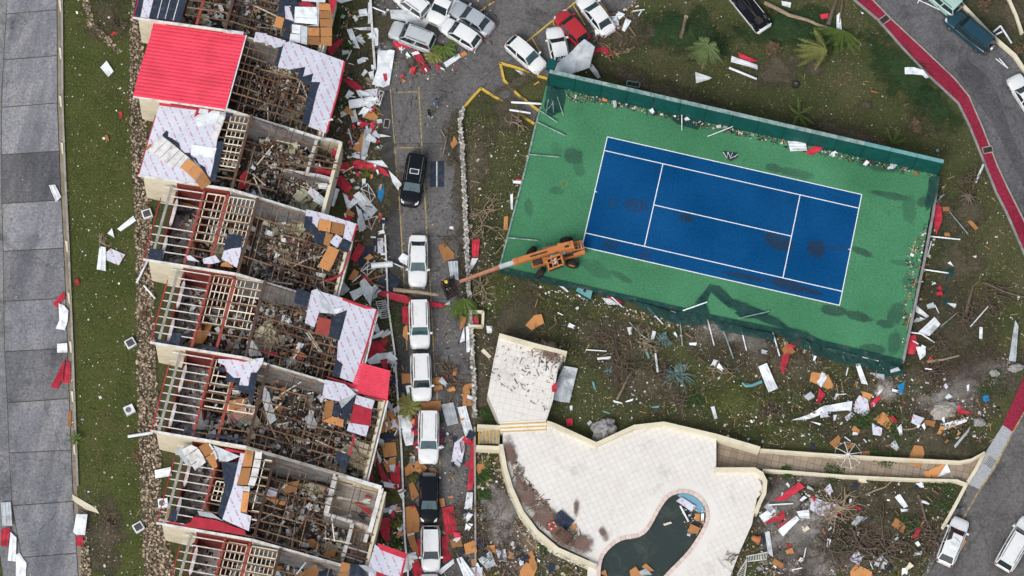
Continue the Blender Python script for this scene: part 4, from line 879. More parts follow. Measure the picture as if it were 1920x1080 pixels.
house(5, 'open', (.85, .75), LAT, [
 ('w', 'N', 'Z4:425,738 515,748 492,862 410,832'), ('w', 'N', 'Z4:272,798 415,830 395,870 275,832'), ('w', 'N', 'Z4:740,870 880,890 870,915 790,910', .05),
 ('e', 'N', 'E4:548,310 680,355 640,492 522,450', .035), ('e', 'N', 'E4:1035,520 965,808 860,775 875,600', .05), ('e', 'M', 'E4:690,335 735,320 800,350 985,405 1325,520 1260,830 E5:1235,10 1185,210 1135,415 962,350 990,220 935,175 945,0 E4:960,810 1035,520 930,560 760,545 745,600 715,690 625,645', .06), ('e', 'B', 'E4:758,585 880,618 855,770 722,745', .12),
 ('e', 'S', 'E4:735,300 870,480 900,565 790,500 760,380', .16, .12), ('e', 'W', 'E4:900,510 1010,490 930,560', .14, .06), ('e', 'N', 'E5:925,178 992,218 960,352 888,330', .04), ('e', 'R', 'E5:820,335 1000,385 1130,432 1090,460 1010,408 900,375', .1), ('e', 'R', 'E4:990,405 1200,480 1280,495 1275,510 1210,510 985,425', .1), ('e', 'R', 'E4:1310,520 1328,525 E5:1240,10 1175,212 1160,205 1225,5', .1)])
house(6, 'open', (.85, .75), ((4.0, 5.65, -.25, -4.6), (6.05, 8.35, -3.9, -4.6), (6.05, 6.6, -2.8, -3.9)), [
 ('w', 'N', 'Z5:880,238 942,258 930,300 850,280'), ('w', 'N', 'Z5:950,308 1085,330 1072,425 1180,300 1250,290 1200,597 1170,590 1165,510 1030,460 1062,402 940,385', .04), ('w', 'M', 'Z5:872,170 1100,180 1310,160 1295,220 1240,300 1185,300 1160,430 1072,420 1088,352 1020,352 950,290 930,232 868,205', .06), ('w', 'R', 'Z5:808,112 1190,162 1185,185 1120,200 1080,188 808,140', .09), ('w', 'N', 'Z5:540,855 660,870 655,890 540,880', .05), ('w', 'N', 'Z5:795,890 1110,945 1100,965 795,920', .05),
 ('e', 'M', 'E5:822,370 1010,412 1125,512 960,582 790,542', .05), ('e', 'O', 'E5:828,566 910,575 888,718 785,768', .08), ('e', 'O', 'E5:886,720 1005,756 995,832 786,770', .08), ('e', 'N', 'E5:895,585 980,642 957,735 885,712', .06), ('e', 'N', 'E5:1112,530 1085,602 1018,832 1005,756 985,745 978,642', .05), ('e', 'S', 'E5:1115,515 950,580 980,645', .14, .05),
 ('e', 'M', 'E5:1122,520 1300,570 1272,657 1105,602', .07), ('e', 'R', 'E5:1100,605 1272,660 1256,812 1060,782', .09), ('e', 'M', 'E5:1050,786 1245,815 1215,922 1030,862', .07), ('e', 'N', 'E6:935,290 1060,330 1015,500 915,370', .05), ('e', 'R', 'E6:1095,125 1112,130 1065,330 1050,325', .1)])
house(7, 'open', (.75, .6), ((4.1, 5.6, -2.8, -4.5), (7.75, 8.4, -.2, -5.6)), [
 ('w', 'N', 'Z6:900,400 1085,392 1010,640 915,945 860,890 935,640', .04), ('w', 'M', 'Z6:1085,300 1130,300 1050,620 1115,630 1085,880 1190,915 1165,1060 910,945 1010,640', .06), ('w', 'R', 'Z7:770,268 1070,310 1250,380 1430,440 1455,505 1020,440 600,385 740,335', .12), ('w', 'R', 'Z6:390,965 500,985 495,1000 390,980', .08), ('w', 'N', 'Z6:415,850 475,860 460,965 390,945', .05), ('w', 'O', 'Z6:385,845 412,850 388,940 365,930', .06), ('w', 'S', 'Z7:820,190 1000,215 1170,330 1060,290 850,250', .1, .15),
 ('w', 'S', 'Z6:455,255 520,270 600,420 560,420 500,340', .15, .15), ('w', 'S', 'Z6:820,230 920,270 1080,340 960,390 880,380', .12, .15), ('w', 'C', 'Z6:515,272 612,225 680,258 548,338', .22), ('w', 'C', 'Z6:550,341 682,261 730,332 612,420', .22), ('w', 'C', 'Z6:614,423 700,362 718,400 645,482', .22), ('w', 'O', 'Z6:762,195 825,300 745,345 680,245', .24), ('w', 'O', 'Z6:827,303 866,440 820,466 747,348', .24),
 ('w', 'C', 'Z6:748,238 790,213 832,268 785,308', .22), ('w', 'C', 'Z6:788,310 834,271 868,355 842,385', .22), ('w', 'C', 'Z6:652,368 722,318 752,398 692,440', .22), ('w', 'R', 'Z6:930,255 1125,300 1118,312 960,290', .08),
 ('w', 'O', 'Z6:1130,273 1215,290 1192,440 1097,440', .1), ('w', 'O', 'Z6:1096,444 1190,446 1156,620 1043,612', .1), ('w', 'C', 'Z6:1230,280 1297,290 1287,367 1217,362', .1), ('w', 'C', 'Z6:1216,366 1286,371 1270,450 1200,444', .1), ('w', 'C', 'Z6:1199,448 1268,454 1250,537 1180,532', .1), ('w', 'C', 'Z6:1178,536 1249,541 1220,625 1155,615', .1), ('w', 'C', 'Z6:1115,626 1177,630 1172,680 1110,672', .1), ('w', 'O', 'Z6:1106,676 1174,682 1145,885 1080,876', .1)])
house(8, 'open', (.6, .5), LAT, [
 ('e', 'O', 'E7:960,845 1080,870 1060,970 930,985', .09), ('e', 'O', 'E7:930,988 1058,975 1040,1080 905,1080', .09), ('e', 'N', 'E7:1082,870 1180,880 1280,960 1270,1080 1060,1080', .06), ('e', 'S', 'E7:1180,885 1280,895 1410,970 1390,1000 1270,965', .12, .1), ('e', 'M', 'E7:1392,622 1480,690 1770,800 1800,800 1730,1080 1310,1080 1310,900', .06), ('e', 'R', 'E7:1420,605 1810,742 1790,815 1455,690', .1), ('e', 'R', 'E7:1410,972 1590,1040 1580,1080 1400,1080', .1), ('e', 'O', 'E7:420,1000 600,890 640,880 672,945 660,1060 420,1060', -1.0), ('e', 'R', 'E7:1765,815 1792,815 1735,1080 1705,1080', .12)])
# inner rooms that stand open at the right hand side
def room(h, pl, z, m, nm, wd=.25, z0=.1):
    q = [U(x, y, z) for x, y in pts(pl)]; b = strip(MB(), q, wd, z0, z); h.part(b, nm, m)
    b = strip(MB(), q, wd + .03, z + .003, z + .06); h.part(b, 'wall_cap', 'white_paint')
h3, h4, h5, h6, h7, h8 = (HOUSE[k] for k in (3, 4, 5, 6, 7, 8))
room(h3, 'E2:745,455 690,640 640,800', 3.9, 'cream', 'inner_wall'); room(h3, 'E2:640,802 760,820 885,855', 3.6, 'plaster', 'inner_wall'); room(h3, 'E2:400,760 500,780 640,800', 2.8, 'plaster', 'inner_wall'); room(h3, 'E2:755,462 880,475 985,510', 3.4, 'cream', 'inner_wall')
room(h7, 'E6:925,510 830,885', 4.2, 'cream', 'inner_wall', .4); room(h7, 'E6:925,512 1130,570 1365,640', 4.2, 'cream', 'inner_wall', .3); room(h7, 'E6:1365,645 1310,850 1250,1070', 4.0, 'cream', 'inner_wall', .35); room(h7, 'E6:815,890 1085,975', 3.6, 'plaster', 'inner_wall', .25)
room(h7, 'E7:1105,345 1050,560 965,830', 3.4, 'cream', 'inner_wall', .3); room(h7, 'E7:1110,340 1200,365 1320,410', 3.0, 'cream', 'inner_wall', .2); room(h7, 'E7:1310,420 1265,590', 3.6, 'cream', 'inner_wall', .3)
q = [U(x, y, 2.0) for x, y in pts('E6:940,530 1340,640 1235,1040 850,890')]; h7.part(MB().prism(q, .1, 2.0), 'terrace_floor', 'floor_tile')
q = [U(x, y, 1.9) for x, y in pts('E7:1105,370 1330,430 1290,590 1370,640 1300,900 1000,840 1060,570')]; h7.part(MB().prism(q, .1, 1.9), 'terrace_floor', 'floor_tile')
for s, wd in (('E7:1070,560 1370,635', .14), ('E7:1050,660 1310,735', .1), ('E7:1010,775 1240,850', .1), ('E7:1200,590 1140,870', .16), ('E7:1300,620 1235,860', .14), ('E7:1370,640 1295,870', .18), ('E7:1210,710 1175,880', .14)):
    a, c = pts(s); h7.part(MB().bar(U(*a, 3.3), U(*c, 3.3), wd, .14), 'pergola_beam', 'dark_wood' if wd > .12 else 'white_paint')
q = [U(x, y, 2.2) for x, y in pts('E6:1105,185 1245,230 1225,310 1080,290')]; h6.part(MB().prism(q, G, 2.4), 'porch_wall', 'cream')
q = [U(x, y, 3.2) for x, y in pts('E5:1335,570 1420,600 1400,665 1325,645')]; h5.part(MB().prism(q, G, 3.2), 'porch_wall', 'cream')
# small red porch roof between the fifth and sixth house
b = MB(); q = [HOUSE[5].hit(x, y, 'e', .1) for x, y in pts('E5:1160,205 1450,285 1420,592 1062,470 1130,430')]
A, B_, C_, D_ = q[0], q[1], q[2], q[3]; ns = 14
for i in range(ns):
    t0, t1 = i / ns, (i + 1) / ns
    for a, c, z in ((t0, t0 + (t1 - t0) * .84, .02), (t0 + (t1 - t0) * .84, t1, -.07)):
        L0, L1, R0, R1 = A.lerp(D_, a), A.lerp(D_, c), B_.lerp(C_, a), B_.lerp(C_, c); zz = Vector((0, 0, z))
        b.hexa([v + zz - Vector((0, 0, .05)) for v in (L0, R0, R1, L1)] + [v + zz for v in (L0, R0, R1, L1)])
h5.part(b, 'porch_roof', 'roof_red')
# ---------------------------------------------------------------- vehicles
WHEEL = {}
def wheel_mesh(r):
    if r not in WHEEL:
        b = MB(); n = 18
        prof = [(-.1, r * .62), (-.11, r * .9), (-.07, r), (.07, r), (.11, r * .9), (.1, r * .62)]
        vs = [(rr * math.cos(6.2832 * j / n), y, rr * math.sin(6.2832 * j / n)) for y, rr in prof for j in range(n)]
        b.add(vs, [(i * n + j, i * n + (j + 1) % n, (i + 1) * n + (j + 1) % n, (i + 1) * n + j) for i in range(5) for j in range(n)], 0, True)
        o = b.build('tyre', m_['tyre']); ty = o.data; bpy.data.objects.remove(o)
        b = MB().disc((0, 0, 0), r * .62, .17, 16, axis='y')
        for j in range(5):
            a = 6.2832 * j / 5
            for s in (-.09, .09): b.box((r * .33 * math.cos(a), s, r * .33 * math.sin(a)), (r * .5, .03, .06), 0, Matrix.Rotation(-a, 3, 'Y'))
        o = b.build('rim', m_['rim']); ri = o.data; bpy.data.objects.remove(o); WHEEL[r] = (ty, ri)
    return WHEEL[r]
#        x/L stations of the lower body (rear to front): half width factor, sill z, belt z
TYPES = {
 'sedan': dict(W=1.74, H=1.46, st=[(-.5, .70, .42, .72), (-.485, .84, .32, .9), (-.44, .95, .26, .96), (-.33, 1, .24, .98), (0, 1, .22, .94), (.27, 1, .22, .92), (.4, .96, .24, .84), (.465, .85, .27, .74), (.495, .66, .36, .62)], rb=-.375, rr=-.235, rf=.065, wb=.215, rw=.74, r=.31, rails=0),
 'suv': dict(W=1.84, H=1.74, st=[(-.5, .78, .48, .82), (-.485, .92, .36, 1.02), (-.44, .98, .32, 1.06), (-.3, 1, .3, 1.06), (0, 1, .28, 1.04), (.27, 1, .28, 1.02), (.4, .97, .3, .96), (.47, .88, .34, .84), (.497, .7, .42, .7)], rb=-.488, rr=-.43, rf=.12, wb=.245, rw=.78, r=.36, rails=1),
 'hatch': dict(W=1.7, H=1.52, st=[(-.5, .72, .44, .78), (-.48, .88, .34, .94), (-.42, .97, .28, .98), (-.28, 1, .26, .98), (0, 1, .24, .95), (.27, 1, .24, .93), (.39, .96, .26, .86), (.46, .85, .3, .76), (.495, .66, .38, .64)], rb=-.475, rr=-.36, rf=.1, wb=.25, rw=.76, r=.31, rails=0),
 'pickup': dict(W=1.82, H=1.72, st=[(-.5, .86, .5, .98), (-.49, .96, .4, 1.0), (-.4, 1, .34, 1.02), (-.2, 1, .32, 1.02), (0, 1, .3, 1.02), (.27, 1, .3, 1.0), (.4, .97, .32, .95), (.47, .88, .36, .84), (.497, .7, .44, .7)], rb=-.1, rr=-.075, rf=.12, wb=.24, rw=.78, r=.36, rails=0),
}
def lerp(a, b, t): return a + (b - a) * t
def car(label, cat, typ, rear, front, pm, z=G + .03, roof=None, group=None, extra=None, glassm='glass', ws=None, Wk=1.0):
    S = TYPES[typ]; a, c = U(*rear, z + .7), U(*front, z + .7); a.z = c.z = z; dv = c - a; L = max(3.4, min(5.3, dv.length)); mid = (a + c) / 2
    nm = {'suv': 'parked_suv', 'sedan': 'parked_sedan', 'hatch': 'parked_hatchback', 'pickup': 'pickup_truck'}[typ]
    t = thing(nm, label, cat, mid, math.atan2(dv.y, dv.x), group)
    hw = S['W'] / 2 * Wk; Hh = S['H']; P_ = m_[pm]
    b = MB(); ring = []
    for (x, k, z0, z1) in S['st']:
        X = x * L; w_ = hw * k; cr = .05 + .03 * (1 - abs(x) * 2)
        row = [(-w_ * .86, z0), (-w_ * .98, z0 + .1), (-w_, lerp(z0, z1, .55)), (-w_ * .965, z1 - .07), (-w_ * .86, z1), (-w_ * .45, z1 + cr * .8), (0, z1 + cr)]
        row = row + [(-y, zz) for y, zz in row[-2::-1]]; ring.append([(X, y, zz) for y, zz in row])
    npf = len(ring[0]); vs = [p for r in ring for p in r]
    fs = [(i * npf + j, i * npf + j + 1, (i + 1) * npf + j + 1, (i + 1) * npf + j) for i in range(len(ring) - 1) for j in range(npf - 1)]
    fs += [(i * npf, (i + 1) * npf, (i + 1) * npf + npf - 1, i * npf + npf - 1) for i in range(len(ring) - 1)]
    b.add(vs, fs, 0, True); b.add(ring[0], [tuple(range(npf))]); b.add(ring[-1], [tuple(range(npf))])
    bz = S['st'][4][3] - .01; rw = hw * S['rw']; bw = hw * .93
    XB = [S[k] * L for k in ('rb', 'rr', 'rf', 'wb')]
    base = [(XB[0], bw * .9, bz), (XB[3], bw * .94, bz - .01)]; top = [(XB[1], rw * .97, Hh - .06), (XB[2], rw, Hh - .05)]
    # cabin shell
    def P4(f, s): return Vector((f[0], s * f[1], f[2]))
    mx = (XB[0] + XB[3]) / 2; mb = (mx, bw, bz); mt = ((XB[1] + XB[2]) / 2, rw * 1.03, Hh - .01)
    shell = MB(); Lb = [base[0], mb, base[1]]; Lt = [top[0], mt, top[1]]
    for s in (-1, 1):
        for i in range(2): shell.add([P4(Lb[i], s), P4(Lb[i + 1], s), P4(Lt[i + 1], s), P4(Lt[i], s)], [(0, 1, 2, 3)], 0)
    for q, w_ in ((0, 0), (2, 2)): shell.add([P4(Lb[q], -1), P4(Lb[q], 1), P4(Lt[q], 1), P4(Lt[q], -1)], [(0, 1, 2, 3)])
    b.add(shell.v, shell.f, 0)
    b.build('body', P_, t)
    rf = MB(); nx, ny = 6, 6; vs = []
    for i in range(nx + 1):
        f = i / nx; X = lerp(XB[1] - .04, XB[2] + .03, f); yw = lerp(lerp(top[0][1], mt[1], min(1, 2 * f)), top[1][1], max(0, 2 * f - 1)) + .01
        zc = Hh - .05 + .05 * math.sin(math.pi * lerp(.12, .88, f))
        for j in range(ny + 1): g = j / ny * 2 - 1; vs.append((X, yw * g, zc + .03 * (1 - abs(g) ** 3)))
    rf.add(vs, [(i * (ny + 1) + j, (i + 1) * (ny + 1) + j, (i + 1) * (ny + 1) + j + 1, i * (ny + 1) + j + 1) for i in range(nx) for j in range(ny)], 0, True)
    rp = rf.build('roof', m_[roof or pm], t)
    def pane(nm, q, inset, off, m, par=t):
        q = [Vector(v) for v in q]; c_ = sum(q, Vector()) / 4; nrm = (q[1] - q[0]).cross(q[3] - q[0]).normalized()
        if nrm.dot(c_ - Vector((c_.x * .5, 0, Hh * .3))) < 0: nrm = -nrm
        q = [v + (c_ - v).normalized() * inset + nrm * off for v in q]; bb = MB(); bb.hexa(q + [v + nrm * .012 for v in q]); return bb.build(nm, m_[m], par)
    o = pane('windshield', [P4(base[1], -1), P4(base[1], 1), P4(top[1], 1), P4(top[1], -1)], .07, .012, ws or glassm)
    for s in (-.25, .3):
        bb = MB().bar(P4(base[1], s) + Vector((-.03, 0, .05)), P4(base[1], s * .2 + .15).lerp(P4(top[1], s), .45) + Vector((.02, 0, .05)), .025, .02); bb.build('wiper', m_['black_plastic'], t)
    pane('rear_window', [P4(base[0], -1), P4(base[0], 1), P4(top[0], 1), P4(top[0], -1)], .1, .012, glassm)
    for s in (-1, 1):
        for i in range(2): pane('side_window', [P4(Lb[i], s), P4(Lb[i + 1], s), P4(Lt[i + 1], s), P4(Lt[i], s)], .07, .012, glassm)
        for x0, x1 in ((lerp(XB[0], mx, .25), mx - .03), (mx + .03, XB[3] - .05)):
            d_ = MB().box(((x0 + x1) / 2, s * hw * .995, .64), (x1 - x0, .03, .5)).build('door', P_, t); MB().box((x0 + .14, s * (hw * .995 + .025), .8), (.16, .03, .04)).build('handle', m_['black_plastic'], d_)
        MB().hexa([(XB[3] - .22, s * hw * .95, bz), (XB[3] - .05, s * hw * .95, bz), (XB[3] - .08, s * (hw + .2), bz + .02), (XB[3] - .22, s * (hw + .2), bz + .02), (XB[3] - .22, s * hw * .95, bz + .16), (XB[3] - .05, s * hw * .95, bz + .16), (XB[3] - .08, s * (hw + .2), bz + .17), (XB[3] - .22, s * (hw + .2), bz + .17)]).build('mirror', P_, t)
        st = S['st'][-2]; sz = st[3]
        MB().hexa([(L * .4, s * hw * .9, sz - .02), (L * .468, s * hw * .82, sz - .1), (L * .487, s * hw * .5, sz - .12), (L * .45, s * hw * .58, sz), (L * .4, s * hw * .88, sz + .115), (L * .468, s * hw * .8, sz + .04), (L * .487, s * hw * .5, sz + .02), (L * .45, s * hw * .56, sz + .085)]).build('headlight', m_['headlight'], t)
        sr = S['st'][1]
        MB().box((-L * .485, s * hw * .78, sr[3] - .13), (.12, hw * .24, .26)).build('taillight', m_['taillight'], t)
        for x in (-.3, .31):
            wq = bpy.data.objects.new('wheel', wheel_mesh(S['r'])[0]); COL.objects.link(wq); wq.name = 'wheel'; wq.parent = t; wq.location = (x * L, s * (hw - .11), S['r'])
            r_ = bpy.data.objects.new('rim', wheel_mesh(S['r'])[1]); COL.objects.link(r_); r_.parent = wq
        if S['rails']: MB().tube([(XB[1] + .25, s * rw * .82, Hh + .01), (XB[1] + .35, s * rw * .84, Hh + .06), (XB[2] - .3, s * rw * .84, Hh + .06), (XB[2] - .15, s * rw * .82, Hh + .01)], .025, n=5).build('roof_rail', m_['black_plastic' if pm != 'paint_black' else 'rim'], t)
    st = S['st']; x1, x0 = L * .44, XB[3] + .06; hb = MB(); vs = []
    for i in range(5):
        X = lerp(x0, x1, i / 4); zz = next(lerp(p[3], q[3], (X / L - p[0]) / (q[0] - p[0])) for p, q in zip(st, st[1:]) if X / L <= q[0]); kk = next(lerp(p[1], q[1], (X / L - p[0]) / (q[0] - p[0])) for p, q in zip(st, st[1:]) if X / L <= q[0])
        for g in (-1, -.5, 0, .5, 1): vs.append((X, g * hw * kk * .8, zz + .02 + .055 * (1 - g * g) + .015))
    hb.add(vs, [(i * 5 + j, (i + 1) * 5 + j, (i + 1) * 5 + j + 1, i * 5 + j + 1) for i in range(4) for j in range(4)], 0, True); hb.build('bonnet', P_, t)
    MB().box((L * .493, 0, .56), (.05, hw * .9, .14)).build('grille', m_['black_plastic'], t)
    MB().box((L * .49, 0, .36), (.1, hw * 1.45, .14)).build('front_bumper', m_['black_plastic' if typ == 'suv' else pm], t)
    MB().box((-L * .492, 0, .46), (.1, hw * 1.5, .16)).build('rear_bumper', m_['black_plastic' if typ in ('suv', 'pickup') else pm], t)
    if typ == 'sedan': MB().hexa([(-L * .47, -hw * .74, .985), (XB[0] + .02, -hw * .8, 1.01), (XB[0] + .02, hw * .8, 1.01), (-L * .47, hw * .74, .985), (-L * .47, -hw * .7, 1.02), (XB[0] + .02, -hw * .76, 1.035), (XB[0] + .02, hw * .76, 1.035), (-L * .47, hw * .7, 1.02)]).build('boot_lid', P_, t)
    if typ == 'pickup':
        MB().box((lerp(-L * .48, XB[0], .5), 0, 1.07), (XB[0] + L * .46, hw * 1.62, .03)).build('bed_floor', m_['silver_sheet'], t)
        for s in (-1, 1): MB().box((lerp(-L * .49, XB[0], .5), s * hw * .9, 1.09), (XB[0] + L * .48, .1, .12)).build('bed_side', P_, t)
    if extra == 'sunroof': MB().box((lerp(XB[1], XB[2], .62), 0, Hh + .035), (.5, .85, .02)).build('sunroof', m_['headlight'], t); MB().box((lerp(XB[1], XB[2], .62), 0, Hh + .045), (.36, .7, .02)).build('sunroof_glass', m_['glass'], t)
    if extra == 'spare':
        b_ = MB().disc((-L * .515, -.05, .95), .36, .2, 18, axis='x'); b_.build('spare_wheel_cover', m_['rim'], t)
    if extra == 'smashed':
        hole = fill_poly([Vector((-.1, .25, Hh + .03)), (.5, .3, Hh + .02), (.75, .62, Hh - .02), (.3, .7, Hh - .06), (-.4, .66, Hh - .05), (-.3, .4, Hh + .03)] if False else [Vector(q) for q in ((-.1, .25, Hh + .045), (.5, .3, Hh + .035), (.75, .58, Hh), (.3, .66, Hh - .01), (-.4, .62, Hh - .01), (-.3, .4, Hh + .04))], 1, .02, .012, 3); hole.build('dark_hole_plate', m_['chip_dark'], t)  # dark plate stands in for the shade inside a roof hole
        dent = fill_poly([Vector(q) for q in ((-.9, -.5, Hh + .05), (-.2, -.55, Hh + .05), (.1, .1, Hh + .06), (-.5, .3, Hh + .06), (-1.0, .1, Hh + .05))], 3, .1, .012, 8); dent.build('bent_roof_skin', m_['white_metal'], t)
        for q in ((-1.62, .3), (-1.62, -.3)): MB().disc((q[0], q[1], Hh - .16), .12, .05, 12).build('exposed_speaker', m_['chip_dark'], t)
    if extra == 'broken':
        for a_, c_ in (((-.5, -.35), (.5, .5)), ((-.5, .5), (.5, -.4)), ((-.1, -.6), (.1, .6)), ((-.6, 0), (.6, .1))):
            f = lambda u, v: P4(base[0], v).lerp(P4(top[0], v), .5 + u * .8) + Vector((-.03, 0, .03))
            MB().bar(f(a_[0] * .9, a_[1]), f(c_[0] * .9, c_[1]), .05, .015).build('white_tape', m_['white_line'], t)
    return t
AL = 'cars parked in a line along the road'
car('black pickup with a sunroof, uppermost of the vehicles parked along the middle road', 'pickup', 'suv', (783, 290), (767, 386), 'paint_black', extra='sunroof', glassm='glass', ws='glass_teal', Wk=1.02)
car('white sedan parked just above the palm trunk held by the crane', 'car', 'sedan', (784, 441), (783, 539), 'paint_white', group=AL, ws='glass_teal')
car('white car parked directly below the red strip and crane basket', 'car', 'suv', (785, 563), (788, 654), 'paint_white', group=AL, ws='glass_teal')
car('white car with black roof rails parked between loose orange boards beside its bonnet', 'car', 'suv', (788, 664), (791, 752), 'paint_white', group=AL)
car('white car with an orange board behind its rear, parked just above the black hatchback', 'car', 'suv', (804, 770), (803, 870), 'paint_white', group=AL, ws='glass_teal')
car('black hatchback parked in the line between two white cars near the bottom edge', 'car', 'hatch', (805, 885), (804, 981), 'paint_black', group=AL, ws='glass_teal')
car('small pale silver hatchback parked in front of the black hatchback near the bottom edge', 'car', 'hatch', (807, 986), (808, 1072), 'paint_white', group=AL)
car('silver car cut off by the bottom edge below the pale hatchback', 'car', 'sedan', (805, 1076), (806, 1165), 'paint_silver', group=AL)
car('silver car lying under torn sheets, lowest left of the jumbled group at the top', 'car', 'suv', (813, 84), (732, 53), 'paint_silver')
car('white car at the top edge, left of the white pickup', 'car', 'suv', (797, 24), (748, -12), 'paint_white')
car('white pickup with an empty grey bed, between the white car and the grey sedan', 'pickup', 'pickup', (848, -22), (812, 44), 'paint_white')
car('grey metallic sedan in the jumbled group, nearest to the open road', 'car', 'sedan', (922, 58), (847, 10), 'paint_grey')
car('white hatchback in the jumbled group, just below the grey sedan', 'car', 'hatch', (897, 84), (829, 42), 'paint_white')
car('white hatchback alone in the parking bay above the triangular yellow kerb', 'car', 'hatch', (954, 75), (1017, 130), 'paint_white', ws='glass_teal')
car('white sedan with a taped rear window half buried under torn grey metal', 'car', 'sedan', (1056, 132), (1038, 50), 'paint_white', extra='broken')
car('small red hatchback parked between two white sedans', 'car', 'hatch', (1096, 80), (1047, 24), 'paint_red')
car('white sedan at the top edge right of the red hatchback', 'car', 'sedan', (1144, 62), (1090, -8), 'paint_white', ws='glass_teal')
car('dark teal car with a spare wheel on its back on the upper right road', 'car', 'suv', (1858, 92), (1778, 27), 'paint_teal', extra='spare', Wk=1.03)
car('pale mint green van cut off by the top edge ahead of the dark teal car', 'van', 'suv', (1796, 22), (1738, -28), 'paint_mint', glassm='glass')
car('white car cut off by the right edge of the photo', 'car', 'sedan', (1950, 222), (1899, 142), 'paint_white')
car('white car with a smashed dented roof beside the low wall at lower right', 'car', 'hatch', (1770, 1057), (1804, 972), 'paint_white', extra='smashed')
car('white car in the bottom right corner of the photo', 'car', 'suv', (1876, 1072), (1936, 968), 'paint_white')
# the overturned one: dark underside up
a, c = U(1375, -10, G), U(1433, 62, G); dv = c - a; t = thing('overturned_car', 'overturned vehicle with its black underside up on the upper lawn', 'car', (a + c) / 2, math.atan2(dv.y, dv.x)); L = 4.5
b = MB(); b.hexa([(-L / 2, -.72, .05), (L / 2 - .3, -.72, .05), (L / 2 - .3, .72, .05), (-L / 2, .72, .05), (-L / 2, -.9, .8), (L / 2, -.86, .8), (L / 2, .86, .8), (-L / 2, .9, .8)]); b.build('body', m_['paint_white'], t)
MB().box((-.02, 0, .86), (L - .12, 1.74, .1)).build('floor_pan', m_['paint_black'], t)
for y in (-.89, .89): MB().box((0, y, .85), (L - .9, .07, .1)).build('sill', m_['paint_white'], t)
MB().hexa([(L / 2 - .1, -.8, .6), (L / 2 + .12, -.7, .6), (L / 2 + .12, .7, .6), (L / 2 - .1, .8, .6), (L / 2 - .1, -.8, .9), (L / 2 + .1, -.68, .86), (L / 2 + .1, .68, .86), (L / 2 - .1, .8, .9)]).build('bumper', m_['paint_white'], t)
MB().tube([(-L / 2 + .2, .35, .97), (-.6, .35, .99), (.2, .1, .99), (1.1, .1, .97)], .05, n=6).build('exhaust_pipe', m_['dark_metal'], t)
MB().tube([(-1.3, 0, .98), (1.1, 0, 1.0)], .06, n=6).build('drive_shaft', m_['dark_metal'], t)
MB().box((-.75, -.42, .95), (1.0, .5, .16)).build('fuel_tank', m_['cloth_dark'], t)
MB().box((1.35, 0, .95), (.7, .6, .22)).build('engine', m_['dark_metal'], t)
for x in (-1.35, 1.38):
    MB().tube([(x, -.8, .95), (x, .8, .95)], .06, n=6).build('axle', m_['dark_metal'], t)
    for y in (-.78, .78):
        wq = obj('wheel', wheel_mesh(.36)[0], t); wq.location = (x, y, .95); r_ = obj('rim', wheel_mesh(.36)[1], wq)
MB().tube([(2.1, -.5, .95), (2.25, -.45, 1.15), (2.25, .45, 1.15), (2.1, .5, .95)], .05, n=6).build('tow_bar', m_['paint_white'], t)
# ---------------------------------------------------------------- orange crane
c0 = U(*pts('K:660,300')[0], 0); t = thing('mobile_crane', 'rusty orange mobile crane standing on the green court with its boom stretched left', 'crane', (c0.x, c0.y, 0))
def kz(s, z): return [U(x, y, z) - t.location for x, y in pts(s)]
def kpr(s, z0, z1, nm, m): q = kz(s, z1); return MB().prism(q, z0, z1).build(nm, m_[m], t)
kpr('K:435,335 560,300 600,290 880,215 1000,190 1010,240 880,290 600,360 450,400', .55, 1.2, 'chassis', 'orange_paint')
kpr('K:440,330 540,305 560,365 455,390', 1.21, 1.3, 'front_deck', 'dark_metal'); kpr('K:780,270 880,240 1000,190 1005,225 880,275 790,300', 1.21, 1.34, 'engine_bay', 'dark_metal')
kpr('K:870,135 975,115 1000,205 890,225', .6, 1.5, 'rear_frame', 'orange_paint'); kpr('K:885,150 965,132 985,195 900,212', 1.505, 1.56, 'radiator', 'dark_metal')
for s in ('K:890,160 975,140', 'K:895,185 985,163', 'K:925,140 940,212', 'K:955,135 970,205'):
    q = kz(s, 1.6); MB().bar(q[0], q[1], .07, .08).build('engine_rail', m_['silver_sheet' if '955' in s else 'orange_paint'], t)
kpr('K:880,255 1000,215 1008,255 885,285', 1.0, 1.4, 'counterweight', 'orange_paint'); kpr('K:550,195 680,165 700,190 560,230', .7, 1.35, 'tool_box', 'rust_pink')
for k, (x, y, ang, zt) in enumerate(((432, 242, -56, 1.05), (528, 467, -56, 1.05), (808, 125, -14, 1.05), (868, 372, 6, 1.05))):
    p = kz('K:%d,%d' % (x, y), .55)[0]; wq = MB(); n = 22; r = .58
    prof = [(-.2, r * .55), (-.22, r * .88), (-.16, r), (.16, r), (.22, r * .88), (.2, r * .55)]
    wq.add([(rr * math.cos(6.2832 * j / n), yy, rr * math.sin(6.2832 * j / n)) for yy, rr in prof for j in range(n)], [(i * n + j, i * n + (j + 1) % n, (i + 1) * n + (j + 1) % n, (i + 1) * n + j) for i in range(5) for j in range(n)], 0, True)
    for j in range(n):
        a = 6.2832 * j / n; wq.box((r * math.cos(a), 0, r * math.sin(a)), (.05, .34, .06), 0, Matrix.Rotation(-a, 3, 'Y') @ Matrix.Rotation(.5 if j % 2 else -.5, 3, 'X'))
    o = wq.build('wheel', m_['tyre'], t); o.location = (p.x, p.y, .59); o.rotation_euler = (0, 0, math.radians(-ang - 0))
    MB().disc((0, 0, 0), r * .55, .3, 14, axis='y').build('rim', m_['orange_paint'], o)
def kbar(s, z0, z1, w0, h0, nm, m, tp=1.0):
    (x0, y0), (x1, y1) = pts(s); a = U(x0, y0, z0) - t.location; c = U(x1, y1, z1) - t.location; return MB().bar(a, c, w0, h0, 0, tp).build(nm, m_[m], t)
